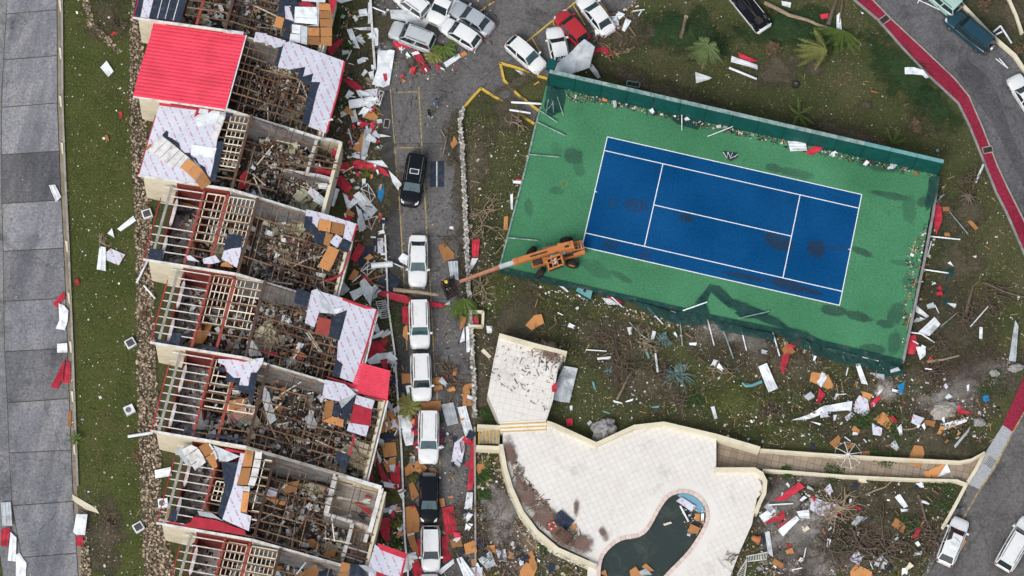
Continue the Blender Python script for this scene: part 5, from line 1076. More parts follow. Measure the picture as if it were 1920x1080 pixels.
kbar('K:880,170 715,205', 2.5, 2.5, .72, .6, 'boom_base', 'orange_paint'); kbar('K:720,205 250,352', 2.52, 2.7, .5, .5, 'boom', 'orange_paint'); kbar('K:275,345 240,356', 2.7, 2.72, .58, .58, 'boom_collar', 'orange_paint')
kbar('K:262,349 90,404', 2.7, 2.8, .34, .36, 'boom_extension', 'silver_sheet'); kbar('K:100,401 B3:665,595', 2.8, 2.9, .3, .32, 'boom_tip', 'rust_pink', .8); kbar('K:600,240 420,292', 2.9, 2.96, .1, .08, 'hydraulic_hose', 'dark_metal'); kbar('K:790,250 640,290', 1.6, 2.3, .16, .16, 'lift_cylinder', 'silver_sheet')
kbar('K:745,170 840,150', 2.86, 2.86, .3, .1, 'pivot_cover', 'orange_paint'); kbar('K:790,185 830,177', 2.93, 2.93, .2, .06, 'hatch', 'dark_metal')
# cab: posts and a barred roof
CQ_ = 'K:585,330 745,275 780,385 620,445'
q1, q2 = kz(CQ_, 1.2), kz('K:590,322 745,265 775,370 620,430', 2.45)
for i in range(4):
    MB().bar(q1[i], q2[i], .12, .12).build('cab_post', m_['orange_paint'], t); MB().bar(q2[i], q2[(i + 1) % 4], .14, .12).build('cab_rail', m_['orange_paint'], t)
for f in (.33, .66): MB().bar(q2[0].lerp(q2[1], f), q2[3].lerp(q2[2], f), .09, .07).build('cab_roof_bar', m_['orange_paint'], t)
MB().bar(q2[0].lerp(q2[3], .4), q2[1].lerp(q2[2], .4), .09, .07).build('cab_roof_bar', m_['orange_paint'], t)
f = MB().prism([q1[0].lerp(v, 0) if False else v for v in q1], .9, 1.22).build('cab_floor', m_['dark_metal'], t)
for i in (0, 1, 3): MB().hexa([q1[i] + Vector((0, 0, 0)), q1[(i + 1) % 4], q1[(i + 1) % 4] * .94 + q1[(i + 2) % 4] * .06, q1[i] * .94 + q1[i - 1] * .06] + [v + Vector((0, 0, .55)) for v in (q1[i], q1[(i + 1) % 4], q1[(i + 1) % 4] * .94 + q1[(i + 2) % 4] * .06, q1[i] * .94 + q1[i - 1] * .06)]).build('cab_side', m_['orange_paint'], t)
p = kz('K:690,370', 1.25)[0]; MB().box(p + Vector((0, 0, .25)), (.5, .5, .12)).build('seat', m_['cloth_dark'], t)
# man basket at the boom end
bt = thing('work_basket', 'dark man basket on the end of the orange crane boom', 'basket', U(*pts('B3:610,640')[0], 2.0)); BL = bt.location.copy()
q = [U(x, y, 2.0) - BL for x, y in pts('B3:560,615 630,580 660,665 595,700')]
MB().prism(q, 0, .06).build('basket_floor', m_['dark_metal'], bt)
for i in range(4):
    a, c = q[i], q[(i + 1) % 4]
    for z in (.35, .7, 1.05): MB().bar(a + Vector((0, 0, z)), c + Vector((0, 0, z)), .06, .06).build('guard_rail', m_['dark_metal'], bt)
    MB().bar(a, a + Vector((0, 0, 1.08)), .07, .07).build('corner_post', m_['dark_metal'], bt)
    MB().hexa([a, c, c + Vector((.02, .02, 0)), a + Vector((.02, .02, 0))] + [v + Vector((0, 0, .5)) for v in (a, c, c + Vector((.02, .02, 0)), a + Vector((.02, .02, 0)))]).build('side_plate', m_['cloth_dark'], bt)
# ---------------------------------------------------------------- people
def person(label, loc, rz, pose, cols, hat=None, s=1.0):
    """one continuous skinned body; clothing colours by height, hair or hat and shoes as parts"""
    t = thing('person', label, 'person', loc, rz); top_, leg_ = cols
    J = dict(pel=(0, 0, .95), chest=(0, 0, 1.28), neck=(.01, 0, 1.47), head=(.03, 0, 1.6), crown=(.04, 0, 1.72), shl=(0, .19, 1.42), shr=(0, -.19, 1.42), ell=(.03, .27, 1.14), elr=(.03, -.27, 1.14), hal=(.12, .25, .9), har=(.12, -.25, .9), hpl=(0, .1, .9), hpr=(0, -.1, .9), knl=(.06, .1, .5), knr=(-.02, -.1, .5), anl=(0, .1, .09), anr=(-.1, -.1, .09), tol=(.17, .12, .04), tor=(.07, -.12, .04))
    J.update(pose)
    R = dict(pel=.14, chest=.155, neck=.058, head=.1, crown=.07, shl=.075, shr=.075, ell=.05, elr=.05, hal=.04, har=.04, hpl=.1, hpr=.1, knl=.066, knr=.066, anl=.05, anr=.05, tol=.04, tor=.04)
    E_ = [('pel', 'chest'), ('chest', 'neck'), ('neck', 'head'), ('head', 'crown'), ('chest', 'shl'), ('chest', 'shr'), ('shl', 'ell'), ('shr', 'elr'), ('ell', 'hal'), ('elr', 'har'), ('pel', 'hpl'), ('pel', 'hpr'), ('hpl', 'knl'), ('hpr', 'knr'), ('knl', 'anl'), ('knr', 'anr'), ('anl', 'tol'), ('anr', 'tor')]
    ks = list(J); vs = [Vector(J[k]) * s for k in ks]; es = [(ks.index(a), ks.index(c)) for a, c in E_]; rr = [R[k] * s for k in ks]
    for side in ('hal', 'har'):                              # five short fingers at each hand
        e = Vector(J['ell' if side == 'hal' else 'elr']); h_ = Vector(J[side]); d_ = (h_ - e).normalized(); lat = d_.cross(Vector((0, 1, 0))).normalized() if abs(d_.y) < .9 else Vector((1, 0, 0)); i0 = ks.index(side)
        for f in range(5):
            ln_ = (.07, .09, .1, .09, .07)[f]; p = h_ + d_ * (.03 if f == 0 else .05) + lat * (f - 2) * .022; k = len(vs); vs += [p * s, (p + d_ * ln_ + lat * (-.03 if f == 0 else 0)) * s]; rr += [.014 * s, .01 * s]; es += [(i0, k), (k, k + 1)]
    me = bpy.data.meshes.new('body'); me.from_pydata([tuple(v) for v in vs], es, []); o = obj('body', me, t)
    md = o.modifiers.new('skin', 'SKIN'); sv = me.skin_vertices[0].data
    for i, r in enumerate(rr): sv[i].radius = (r, r)
    sv[0].use_root = True; ss = o.modifiers.new('sub', 'SUBSURF'); ss.levels = 1; ss.render_levels = 1
    bpy.context.view_layer.update(); dg = bpy.context.evaluated_depsgraph_get(); m2 = bpy.data.meshes.new_from_object(o.evaluated_get(dg)); o.modifiers.clear(); o.data = m2
    for x in ('skin', top_, leg_): m2.materials.append(m_[x])
    nk, pz = J['neck'][2] * s, J['pel'][2] * s; hl, hr = Vector(J['hal']) * s, Vector(J['har']) * s; hd = Vector(J['head']) * s
    for p in m2.polygons:
        c = p.center; p.use_smooth = True
        d2 = min((c - Vector(J['ell']) * s).length, (c - Vector(J['elr']) * s).length); hand = min((c - hl).length, (c - hr).length) < .2 * s
        p.material_index = 0 if (hand or (c - hd).length < .17 * s) else (2 if c.z < pz + .03 and min((c - hl).length, (c - hr).length) > .25 * s else 1)
    h0 = Vector(J['crown']) * s; f0 = hd + Vector((.1, 0, 0)) * s
    cap = MB(); n = 12
    for i in range(5):
        a = math.pi / 2 * i / 4; r = .115 * s * math.cos(a) + .002; zz = .1 * s * math.sin(a)
        cap.v += [tuple(hd + Vector((-.012 + r * math.cos(6.2832 * j / n), r * .92 * math.sin(6.2832 * j / n), .045 * s + zz))) for j in range(n)]
    for i in range(4):
        for j in range(n): cap.f.append([i * n + j, i * n + (j + 1) % n, (i + 1) * n + (j + 1) % n, (i + 1) * n + j]); cap.m.append(0); cap.sm.append(True)
    if hat: cap.disc(hd + Vector((.02, 0, .05 * s)), .165 * s, .015, 16)
    cap.build('hard_hat' if hat else 'hair', m_[hat or 'hair'], t)
    MB().box(f0 + Vector((.005, 0, -.01 * s)), (.035, .03, .045)).build('nose', m_['skin'], t)
    for y in (-.035, .035): MB().box(f0 + Vector((-.012, y, .02)), (.012, .022, .012)).build('eye', m_['hair'], t)
    for y in (-.1, .1): MB().box(hd + Vector((0, y * s, 0)), (.04, .02, .06)).build('ear', m_['skin'], t)
    MB().box(f0 + Vector((-.012, 0, -.045 * s)), (.015, .045, .01)).build('mouth', m_['maroon'], t)
    for a_, b_ in (('anl', 'tol'), ('anr', 'tor')):
        p, q = Vector(J[a_]) * s, Vector(J[b_]) * s; MB().bar(p + Vector((-.04, 0, -.03)), q + Vector((.02, 0, .0)), .105, .09).build('shoe', m_['cloth_white'], t)
    return t
person('person in a blue top on the road, the upper right of two pedestrians', U(817.5, 199, G + .03), 1.9, dict(hal=(.2, .2, 1.05), knl=(.14, .1, .52), anl=(.12, .1, .1), tol=(.28, .11, .05)), ('cloth_blue', 'cloth_grey'))
person('person in dark clothes and white shoes, the lower left of two pedestrians', U(804, 220, G + .03), .6, dict(har=(.24, -.2, 1.0), ell=(-.05, .3, 1.15), knr=(.1, -.1, .52), anr=(.16, -.1, .1), tor=(.32, -.11, .06)), ('cloth_dark', 'cloth_dark'))
person('worker in dark clothes and a yellow hard hat leaning in the crane basket', BL + Vector((-.1, .05, .06)), 2.9, dict(chest=(.12, 0, 1.25), neck=(.22, 0, 1.42), head=(.28, 0, 1.54), crown=(.3, 0, 1.65), shl=(.16, .2, 1.38), shr=(.16, -.2, 1.38), ell=(.42, .28, 1.3), elr=(.42, -.24, 1.28), hal=(.66, .16, 1.2), har=(.66, -.12, 1.2)), ('cloth_dark', 'cloth_dark'), 'hat_yellow')
cp_ = p + t.location
person('crane driver in a white shirt and white hard hat sitting in the open orange cab', (cp_.x, cp_.y, .88), 2.9, dict(pel=(0, 0, .72), hpl=(.02, .1, .7), hpr=(.02, -.1, .7), chest=(0, 0, 1.05), neck=(.01, 0, 1.24), head=(.03, 0, 1.37), crown=(.04, 0, 1.49), shl=(0, .19, 1.19), shr=(0, -.19, 1.19), ell=(.1, .27, .95), elr=(.1, -.27, .95), hal=(.36, .2, .95), har=(.36, -.2, .95), knl=(.45, .12, .72), knr=(.45, -.12, .72), anl=(.42, .12, .42), anr=(.42, -.12, .42), tol=(.56, .13, .38), tor=(.56, -.13, .38)), ('cloth_white', 'cloth_grey'), 'cloth_white')
# ---------------------------------------------------------------- surfaces things lie on
CPX = CQ; DPX = DECK; TPX = TER
def gz(x, y):
    if inside((x, y), CPX): return 0.03
    if inside((x, y), TPX): return T + .04
    if inside((x, y), DPX): return (D + .04) if not inside((x, y), POOL) else -.08
    return G + .04
# ---------------------------------------------------------------- vegetation
def leaf(b, p, s, m=0, flat=.5):
    a = RN.uniform(0, 6.2832); d1 = Vector((math.cos(a), math.sin(a), RN.uniform(-flat, flat))) * s; d2 = Vector((-math.sin(a), math.cos(a), RN.uniform(-flat, flat))) * s * .45
    b.add([p - d1 * .5, p - d2 * .5, p + d1 * .5, p + d2 * .5], [(0, 1, 2, 3)], m)
def shrub(px, py, r, h, m, label, cat='shrub', n=260, z=None, name='shrub', group=None, ls=.2, ry=None):
    z = gz(px, py) if z is None else z; t = thing(name, label, cat, U(px, py, z), 0, group); b = MB(); tw = MB(); r /= 20.0; ry = (ry or r * 20) / 20.0
    lob = [(RN.uniform(-.55, .55), RN.uniform(-.55, .55), RN.uniform(.3, 1), RN.uniform(.35, .6)) for _ in range(6)]
    for i in range(n):
        lx, ly, lz, lr = RN.choice(lob); d = Vector((RN.gauss(0, 1), RN.gauss(0, 1), RN.gauss(0, 1))).normalized() * lr * RN.uniform(.5, 1)
        p = Vector(((lx + d.x) * r, (ly + d.y) * ry, max(.05, (lz * .6 + d.z * .6) * h))); leaf(b, p, RN.uniform(.6, 1.3) * ls)
    b.build('foliage', m_[m], t, fix=False)
    for lx, ly, lz, lr in lob: tw.tube([(0, 0, 0), (lx * r * .5, ly * ry * .5, h * .3 * lz), (lx * r, ly * ry, h * .55 * lz)], .035, .012, 5)
    tw.build('stem', m_['twig'], t); return t
def brush(px, py, r, n, label, m='twig', cat='branches', name='broken_branches', z=None, group=None, leaves=0, lm='leaf_dry', h=.5, rad=.05):
    """a heap of broken boughs: forked tapering limbs lying about a centre"""
    z = gz(px, py) if z is None else z; o = U(px, py, z); b = MB(); r /= 20.0
    def limb(p, a, l, rr, dep):
        q = [p]; aa = a; zz = p.z
        for i in range(4):
            aa += RN.gauss(0, .28); zz = max(.03, zz + RN.uniform(-.08, .1) * h); q.append(q[-1] + Vector((math.cos(aa) * l / 4, math.sin(aa) * l / 4, 0))); q[-1].z = zz
        b.tube(q, rr, rr * .35, 5, caps=False)
        if dep:
            for k in range(RN.randint(1, 3)): limb(q[RN.randint(1, 4)].copy(), aa + RN.choice((-1, 1)) * RN.uniform(.4, 1.1), l * RN.uniform(.4, .7), rr * .6, dep - 1)
    for i in range(n):
        a = RN.uniform(0, 6.2832); s = RN.uniform(0, .4) * r; limb(Vector((math.cos(a) * s, math.sin(a) * s, RN.uniform(.03, h))), RN.uniform(0, 6.2832), r * RN.uniform(.5, 1.1), rad * RN.uniform(.6, 1.4), 2)
    t = thing(name, label, cat, o, 0, group); b.build('boughs', m_[m], t)
    if leaves:
        lb = MB()
        for i in range(leaves):
            a = RN.uniform(0, 6.2832); s = r * math.sqrt(RN.random()); leaf(lb, Vector((math.cos(a) * s, math.sin(a) * s, RN.uniform(.05, h))), RN.uniform(.12, .3))
        lb.build('leaves', m_[lm], t, fix=False)
    return t
def frond_mesh(b, p, yaw, ln, rise, droop, wid, m=0, nl=26):
    q = []; d = Vector((math.cos(yaw), math.sin(yaw), 0)); s = Vector((-d.y, d.x, 0))
    for i in range(9):
        f = i / 8; q.append(p + d * ln * f + Vector((0, 0, rise * f - droop * f * f)) + s * .12 * ln * f * f * math.sin(yaw * 5))
    b.tube(q, .03, .008, 4, m, caps=False)
    for i in range(nl):
        f = .1 + .9 * i / nl; k = min(7, int(f * 8)); c = q[k].lerp(q[k + 1], f * 8 - k); w_ = wid * math.sin(math.pi * (.12 + .86 * f)) + .05
        for sg in (-1, 1):
            e = c + s * sg * w_ + d * w_ * .8 - Vector((0, 0, w_ * .35 + RN.uniform(0, .05))); b.add([c - d * .03, c + d * .03, e + d * .015, e - d * .015], [(0, 1, 2, 3)], m)
def palm(px, py, top, label, fronds, m, trunk_r=.13, name='palm_tree', z=None, wid=.2, nl=20):
    """top: height and lean (dx, dy) of the crown; fronds: (yaw degrees, length, droop)"""
    z = gz(px, py) if z is None else z; t = thing(name, label, 'palm', U(px, py, z)); c = Vector((top[1], top[2], top[0]))
    b = MB().tube([(0, 0, 0), (c.x * .3, c.y * .3, c.z * .45), (c.x * .7, c.y * .7, c.z * .8), c], trunk_r, trunk_r * .75, 8); b.build('trunk', m_['bark'], t)
    for yaw, ln, dr in fronds:
        b = MB(); frond_mesh(b, c, math.radians(yaw), ln, .5, dr, wid, nl=nl); b.build('frond', m_[m], t, fix=False)
    return t
palm(1277, 70, (2.2, .1, 1.1), 'snapped palm stump with a pale cut top standing on the upper lawn', [], 'frond', .2, 'palm_stump')
a = U(1277, 70, G) + Vector((.1, 1.1, 2.22)); st_ = bpy.data.objects['palm_stump']; MB().disc(Vector((.1, 1.1, 2.2)), .2, .05, 14).build('cut_top', m_['pale_bark'], st_)
palm(1317, 128, (2.4, .1, 1.3), 'small wind blown palm with pale bright fronds on the upper lawn', [(205 + i * 7.5 + RN.uniform(-6, 6), RN.uniform(1.3, 2.3), 1.0) for i in range(18)] + [(140, 1.1, .6), (170, 1.3, .7), (350, 1.2, .8), (110, .8, .5), (20, .8, .5)], 'leaf_pale', wid=.24, nl=15)
palm(1528, 132, (2.0, .7, 1.3), 'yellowish palm whose fronds all sweep left across the upper lawn', [(158 + i * 8.5 + RN.uniform(-3, 3), RN.uniform(2.3, 3.6), .9) for i in range(8)] + [(238, 1.9, 1.2), (128, 2.6, 1)], 'frond_yellow', wid=.26, nl=22)
palm(1575, 62, (.5, .2, .1), 'dark green palm crown fallen beside the splintered trunk on the upper lawn', [(-175 + i * 19 + RN.uniform(-6, 6), RN.uniform(1.6, 3.2), .6) for i in range(9)] + [(200, 3.2, .5), (188, 2.6, .5)], 'frond', .15, 'fallen_palm', wid=.24)
palm(1489, 222, (.9, .3, .1), 'broken palm with sparse fronds hanging over the green fence', [(-60, 1.6, .5), (-20, 1.8, .6), (40, 1.3, .2), (95, 1.6, .2), (-110, 1.2, .5), (150, .9, .3)], 'frond', .1, wid=.1)
palm(1672, 272, (.4, 0, 0), 'fallen palm frond tuft behind the right part of the green fence', [(120, 1.5, .3), (70, 1.6, .3), (20, 1.3, .3)], 'frond', .06, 'fallen_palm', wid=.1)
palm(868, 566, (.9, 0, 0), 'dark green palm crown hanging below the crane basket', [(-140 + i * 11 + RN.uniform(-5, 5), RN.uniform(1.3, 2.3), 1.0) for i in range(13)], 'frond', .16, 'fallen_palm')
palm(143, 826, (.5, 0, 0), 'small green palm seedling by the kerb of the concrete road', [(i * 47 + 20, RN.uniform(.5, .95), .35) for i in range(7)], 'frond', .05, 'palm_seedling', wid=.09, nl=10)
palm(764, 766, (.5, .1, 0), 'dry yellow palm crown lying left of the white cars', [(i * 32, RN.uniform(.7, 1.4), .4) for i in range(11)], 'frond_yellow', .12, 'fallen_palm')
palm(815, 108, (.4, 0, 0), 'dry straw coloured palm crown on the road below the jumbled cars', [(i * 30, RN.uniform(.6, 1.2), .35) for i in range(12)], 'frond_yellow', .1, 'fallen_palm')
palm(832, 92, (.5, 0, 0), 'dark green fronds lying beneath the white hatchback of the jumbled group', [(-170 + i * 24, RN.uniform(1.0, 2.0), .5) for i in range(10)], 'frond', .1, 'fallen_palm')
# the long palm trunk gripped by the crane
a, c = U(738, 543, .1), U(822, 553, .7); t = thing('palm_log', 'long bare palm trunk lying across the road to the crane basket', 'trunk', a); MB().tube([(0, 0, 0), (c - a) * .5 + Vector((0, 0, .15)), c - a], .2, .15, 9).build('bole', m_['pale_bark'], t)
for i in range(12):
    p = (c - a) * (i / 12 + .03); MB().tube([p - (c - a) * .004, p + (c - a) * .004], .205, .205, 9).build('ring_scar', m_['bark'], t)
def log(s, r0, r1, label, m='pale_bark', name='fallen_log', cat='trunk', bend=.3, z=.12):
    q = [U(x, y, gz(x, y) + z) for x, y in pts(s)]; t = thing(name, label, cat, q[0]); q = [v - q[0] for v in q]; q = resample(q, 1.2)
    for i in range(1, len(q) - 1): q[i] = q[i] + Vector((RN.gauss(0, .06), RN.gauss(0, .06), RN.uniform(0, .06)))
    MB().tube(q, r0, r1, 8).build('bole', m_[m], t); return t
log('A5:-20,15 120,82 220,118 360,163', .22, .14, 'long bare palm trunk lying across the upper lawn to a splintered stump')
log('A5:340,140 360,70 385,0', .24, .14, 'dark splintered trunk standing up among metal scraps at the top right', 'bark'); log('A5:400,130 410,60 420,-10', .12, .08, 'thinner dark broken trunk right beside the splintered trunk', 'bark')
log('C3:258,402 345,318', .16, .12, 'dark grey log leaning on the white low wall left of the white cars', 'bark')
log('C4:300,228 350,140 372,95', .12, .05, 'pale dead bough lying on the grass above the zigzag wall', 'pale_bark'); log('C4:615,300 615,240 640,190', .13, .06, 'grey dead bough standing on the lawn below the collapsed net', 'bark')
log('B5:1110,790 1130,700 1150,620 1200,580', .2, .07, 'dark dead tree bough right of the lower right court corner', 'bark'); log('B5:895,1045 980,1040 1075,1010', .16, .08, 'pale curved bough lying below the lower right court corner', 'pale_bark'); log('B5:1220,600 1330,650 1440,680', .13, .06, 'long dark bough lying on the lawn toward the right edge', 'bark')
log('C5:470,690 560,650 640,600', .09, .04, 'long thin pale bough below the brown walkway', 'pale_bark'); log('C5:725,690 760,800 800,880 810,930', .14, .07, 'long bough lying left of the damaged white car', 'bark'); log('C5:500,1010 560,970 640,950', .14, .08, 'grey bough with a crooked end near the bottom edge', 'bark'); log('C5:660,880 720,850 770,830', .08, .04, 'short reddish bough right of the tan board', 'bark')
log('C5:550,230 580,180', .1, .06, 'pale splinter of trunk beside the red strip above the walkway', 'pale_bark'); log('C5:620,375 690,372 740,350', .08, .05, 'thin bough between two orange boards above the walkway', 'pale_bark')
log('B4:175,915 240,880 330,890', .08, .04, 'dark curved bough on the ground below the green box', 'twig'); log('A3:560,730 590,790 570,880', .07, .04, 'thin pale bough by the stone wall below the pedestrians', 'pale_bark')
for i, a in enumerate([(1568, 955, 42, 26, 'big tangled heap of pale boughs at the centre of the lower right ground', 'pale_bark', 60), (1655, 1030, 55, 26, 'brown branch heap at the bottom edge left of the damaged white car', 'twig', 90), (1745, 1005, 34, 16, 'dense brown branches against the side of the damaged white car', 'twig', 60), (1610, 1000, 40, 16, 'dark branch heap right of the pale stony ground', 'twig', 40), (1555, 1030, 36, 14, 'dark branch heap near the bottom edge by the pale stony ground', 'twig', 40),
      (1150, 640, 42, 18, 'brown branch heap on the lawn below the court kerb', 'twig', 40), (1165, 690, 38, 14, 'brown branch heap right of the upper terrace', 'twig', 60), (1240, 705, 22, 10, 'dark branches around the grey green agave', 'twig', 40), (1345, 690, 24, 8, 'pale crooked branches below the collapsed net', 'pale_bark', 0), (1441, 768, 24, 14, 'round tangle of dead twigs on the lawn above the zigzag wall', 'twig', 30), (1280, 750, 22, 10, 'dark broken branches beside the green weeds on the lawn', 'twig', 30),
      (1815, 600, 36, 16, 'dark branches right of the lower right court corner', 'twig', 30), (1745, 700, 30, 16, 'rusty brown twigs at the lower right court corner', 'twig', 60), (1860, 545, 34, 14, 'dark branches on the lawn near the right edge', 'twig', 20), (1858, 578, 18, 10, 'small dark root tangle near the right edge', 'twig', 20), (1822, 340, 30, 14, 'dark branches beside the lower end of the red path', 'twig', 30), (1770, 650, 30, 12, 'dark twigs below the white sheets at the right end of the court', 'twig', 20),
      (850, 250, 24, 10, 'brown branches lying along the stone wall by the pedestrians', 'twig', 30), (848, 300, 20, 8, 'brown branches at the foot of the stone wall', 'twig', 30), (905, 545, 26, 14, 'pale roots spread on soil right of the crane basket', 'pale_bark', 0), (915, 395, 30, 12, 'grey dead twigs on the strip left of the court', 'pale_bark', 0), (905, 425, 24, 8, 'pale dead twigs near the left court kerb', 'pale_bark', 0), (975, 230, 24, 8, 'dead twigs on the planted island lawn', 'pale_bark', 10), (840, 450, 16, 6, 'brown sticks beside the orange board on the road', 'twig', 20),
      (1022, 648, 24, 6, 'dark broken branches hanging over the wall of the upper terrace', 'twig', 20), (1042, 668, 18, 5, 'reddish dead branches lying on the upper terrace', 'twig', 20), (845, 710, 28, 10, 'rusty brown branches on the road right of the white cars', 'twig', 60), (835, 690, 14, 6, 'small heap of rusty fronds on the road', 'twig', 60), (775, 130, 22, 8, 'dark debris branches on the road by the drain gutter', 'twig', 40), (900, 990, 50, 20, 'brown branch heap on the stony bank below the parked cars', 'twig', 60), (940, 1050, 40, 14, 'dark branches at the bottom edge below the curving wall', 'twig', 40), (875, 960, 24, 10, 'dark branches beside the thin kerb wall near the bottom', 'twig', 40),
      (1380, 1045, 18, 6, 'dry twigs beside the white railing', 'twig', 0), (1205, 640, 30, 12, 'grey stalks scattered below the fallen green poles', 'pale_bark', 0), (1120, 60, 24, 9, 'dead branches beside the splintered planks on the upper lawn', 'pale_bark', 0), (180, 60, 22, 9, 'dead bush in the bed beside the concrete road at the top', 'twig', 20), (220, 45, 18, 9, 'dark dead bush at the top end of the grass verge', 'twig', 20), (190, 455, 16, 8, 'pale uprooted bush on the grass verge', 'pale_bark', 0), (200, 980, 20, 8, 'dark scrub in the bare bed at the lower left', 'twig', 30)]):
    brush(a[0], a[1], a[2], a[3], a[4], a[5], leaves=a[6], rad=.085 if a[0] > 1500 and a[1] > 900 else .05)
def stump(px, py, r, label, m='bark'):
    t = thing('uprooted_stump', label, 'stump', U(px, py, G)); b = MB(); r /= 22
    for i in range(15):
        a = i * 6.2832 / 15 + RN.uniform(-.2, .2); l = r * RN.uniform(.6, 1.1); b.tube([(math.cos(a) * .05, math.sin(a) * .05, .45), (math.cos(a) * l * .4, math.sin(a) * l * .4, .4), (math.cos(a) * l, math.sin(a) * l, .08 + RN.uniform(0, .25))], .1, .012, 5)
    b.build('roots', m_[m], t); MB().tube([(0, 0, 0), (.05, .05, .6)], .26, .2, 10).build('stump_core', m_[m], t)
stump(1815, 372, 26, 'grey uprooted stump with spread roots right of the court', 'bark')
for px, py, r, h, m, lab, n in [(1452, 90, 21, 1.0, 'leaf_dry', 'round grey leafless bush below the overturned vehicle', 420), (1723, 238, 17, .6, 'leaf_dry', 'round brown dried bush on the lawn inside the bend of the red path', 260), (1852, 10, 22, .9, 'leaf_dry', 'round dark bush in the top right corner garden', 300), (1908, 90, 16, .6, 'leaf_dry', 'dark dried plants behind the cream wall at the right edge', 200),
      (686, 327, 17, .8, 'leaf_olive', 'olive hedge under the big red ribbon of roofing', 300), (662, 305, 10, .5, 'leaf_olive', 'small olive plant at the corner of the big red ribbon', 120), (660, 360, 14, .6, 'leaf_olive', 'olive hedge beside the white garden chairs', 220), (640, 30, 16, .8, 'leaf', 'dark green shrub right of the orange boards at the top', 260), (632, 55, 12, .7, 'leaf', 'small dark shrub by the top house eave', 160), (690, 70, 14, .6, 'leaf_olive', 'weedy clump left of the white low wall at the top', 200), (655, 85, 16, .7, 'leaf', 'dark shrub between the top house and the road', 220), (640, 210, 18, .6, 'leaf', 'dark plants in the front garden of the red roofed house', 240), (655, 255, 18, .5, 'leaf_dry', 'withered plants in the front garden below the red roofed house', 240),
      (740, 930, 14, .9, 'leaf_olive', 'yellow green shrub beside the square open terrace', 260), (742, 985, 13, 1.0, 'leaf_olive', 'yellow green shrub left of the lower parked cars', 260), (740, 1018, 15, .8, 'leaf', 'dark green shrub above the lowest red roof corner', 280), (665, 885, 16, .7, 'leaf', 'dark plants by the corner of the house with orange L', 220), (735, 600, 13, .7, 'leaf', 'dark shrub left of the white low wall above the white louvre', 200), (722, 630, 14, .6, 'leaf_olive', 'mossy shrub at the house front beside the red scraps', 200), (775, 895, 12, .6, 'leaf_olive', 'olive shrub beside the black hatchback', 160), (825, 790, 9, .7, 'leaf', 'green plant between a white car and a grey sheet', 120),
      (908, 895, 18, .5, 'leaf', 'green weeds right of the long red strip', 260), (908, 930, 15, .5, 'leaf', 'second clump of green weeds below the stairway', 220), (912, 780, 16, .6, 'leaf', 'green weeds above the narrow stairway', 240), (1020, 1025, 20, .5, 'leaf', 'green weeds at the foot of the curving stone wall', 240), (1300, 752, 20, .8, 'leaf', 'dense green weeds on the lawn above the zigzag wall', 340), (1475, 888, 15, .6, 'leaf', 'bright green weeds beside the lower walkway wall', 240), (1650, 868, 30, .5, 'leaf', 'weeds growing over the middle of the brown walkway', 300), (1560, 890, 24, .5, 'leaf', 'dark weeds below the walkway wall', 240), (1760, 930, 34, .6, 'leaf', 'dark green scrub beside the wall end at lower right', 420), (1700, 990, 26, .5, 'leaf', 'dark scrub left of the damaged white car', 260),
      (1690, 805, 40, .5, 'leaf', 'low green scrub above the walkway right of the orange boards', 420), (1620, 790, 34, .5, 'leaf', 'low green scrub above the walkway by the umbrella frame', 360), (1560, 1040, 24, .5, 'leaf', 'green scrub at the bottom edge by the pale stony ground', 240), (1800, 790, 40, .6, 'leaf_dry', 'dark scrub below the stony bank at the right', 360), (1860, 720, 34, .6, 'leaf', 'green scrub on the stony bank by the red path end', 320), (270, 590, 14, .5, 'leaf_dry', 'withered brown shrub among the rocks left of the houses', 200), (256, 855, 13, .5, 'leaf_dry', 'small withered shrub among the rocks below the white pole', 160), (300, 245, 10, .4, 'leaf_dry', 'dead shrub among the rocks by the red roof', 120), (1225, 50, 1, .1, 'leaf', '', 0)][:-1]:
    shrub(px, py, r, h, m, lab, n=n)
def agave(px, py, r, n, label):
    t = thing('agave_plant', label, 'plant', U(px, py, G)); b = MB()
    for i in range(n):
        a = RN.uniform(0, 6.2832); l = RN.uniform(.5, 1) * r / 20; e = RN.uniform(.1, .8); d = Vector((math.cos(a), math.sin(a), 0)); s = Vector((-d.y, d.x, 0)); p = Vector((RN.uniform(-.5, .5), RN.uniform(-.3, .3), .05)) * (r / 24)
        b.add([p - s * .05, p + s * .05, p + d * l * .5 + s * .06 + Vector((0, 0, e * .6)), p + d * l * .5 - s * .06 + Vector((0, 0, e * .6)), p + d * l + Vector((0, 0, e * .55))], [(0, 1, 2, 3), (3, 2, 4)])
    b.build('leaves', m_['leaf_agave'], t, fix=False)
agave(1270, 705, 30, 70, 'large grey green agave with dark rubbish beside it on the lawn'); agave(1243, 640, 18, 40, 'small pale agave under the fallen green poles'); agave(1144, 700, 13, 24, 'small dark agave right of the upper terrace')
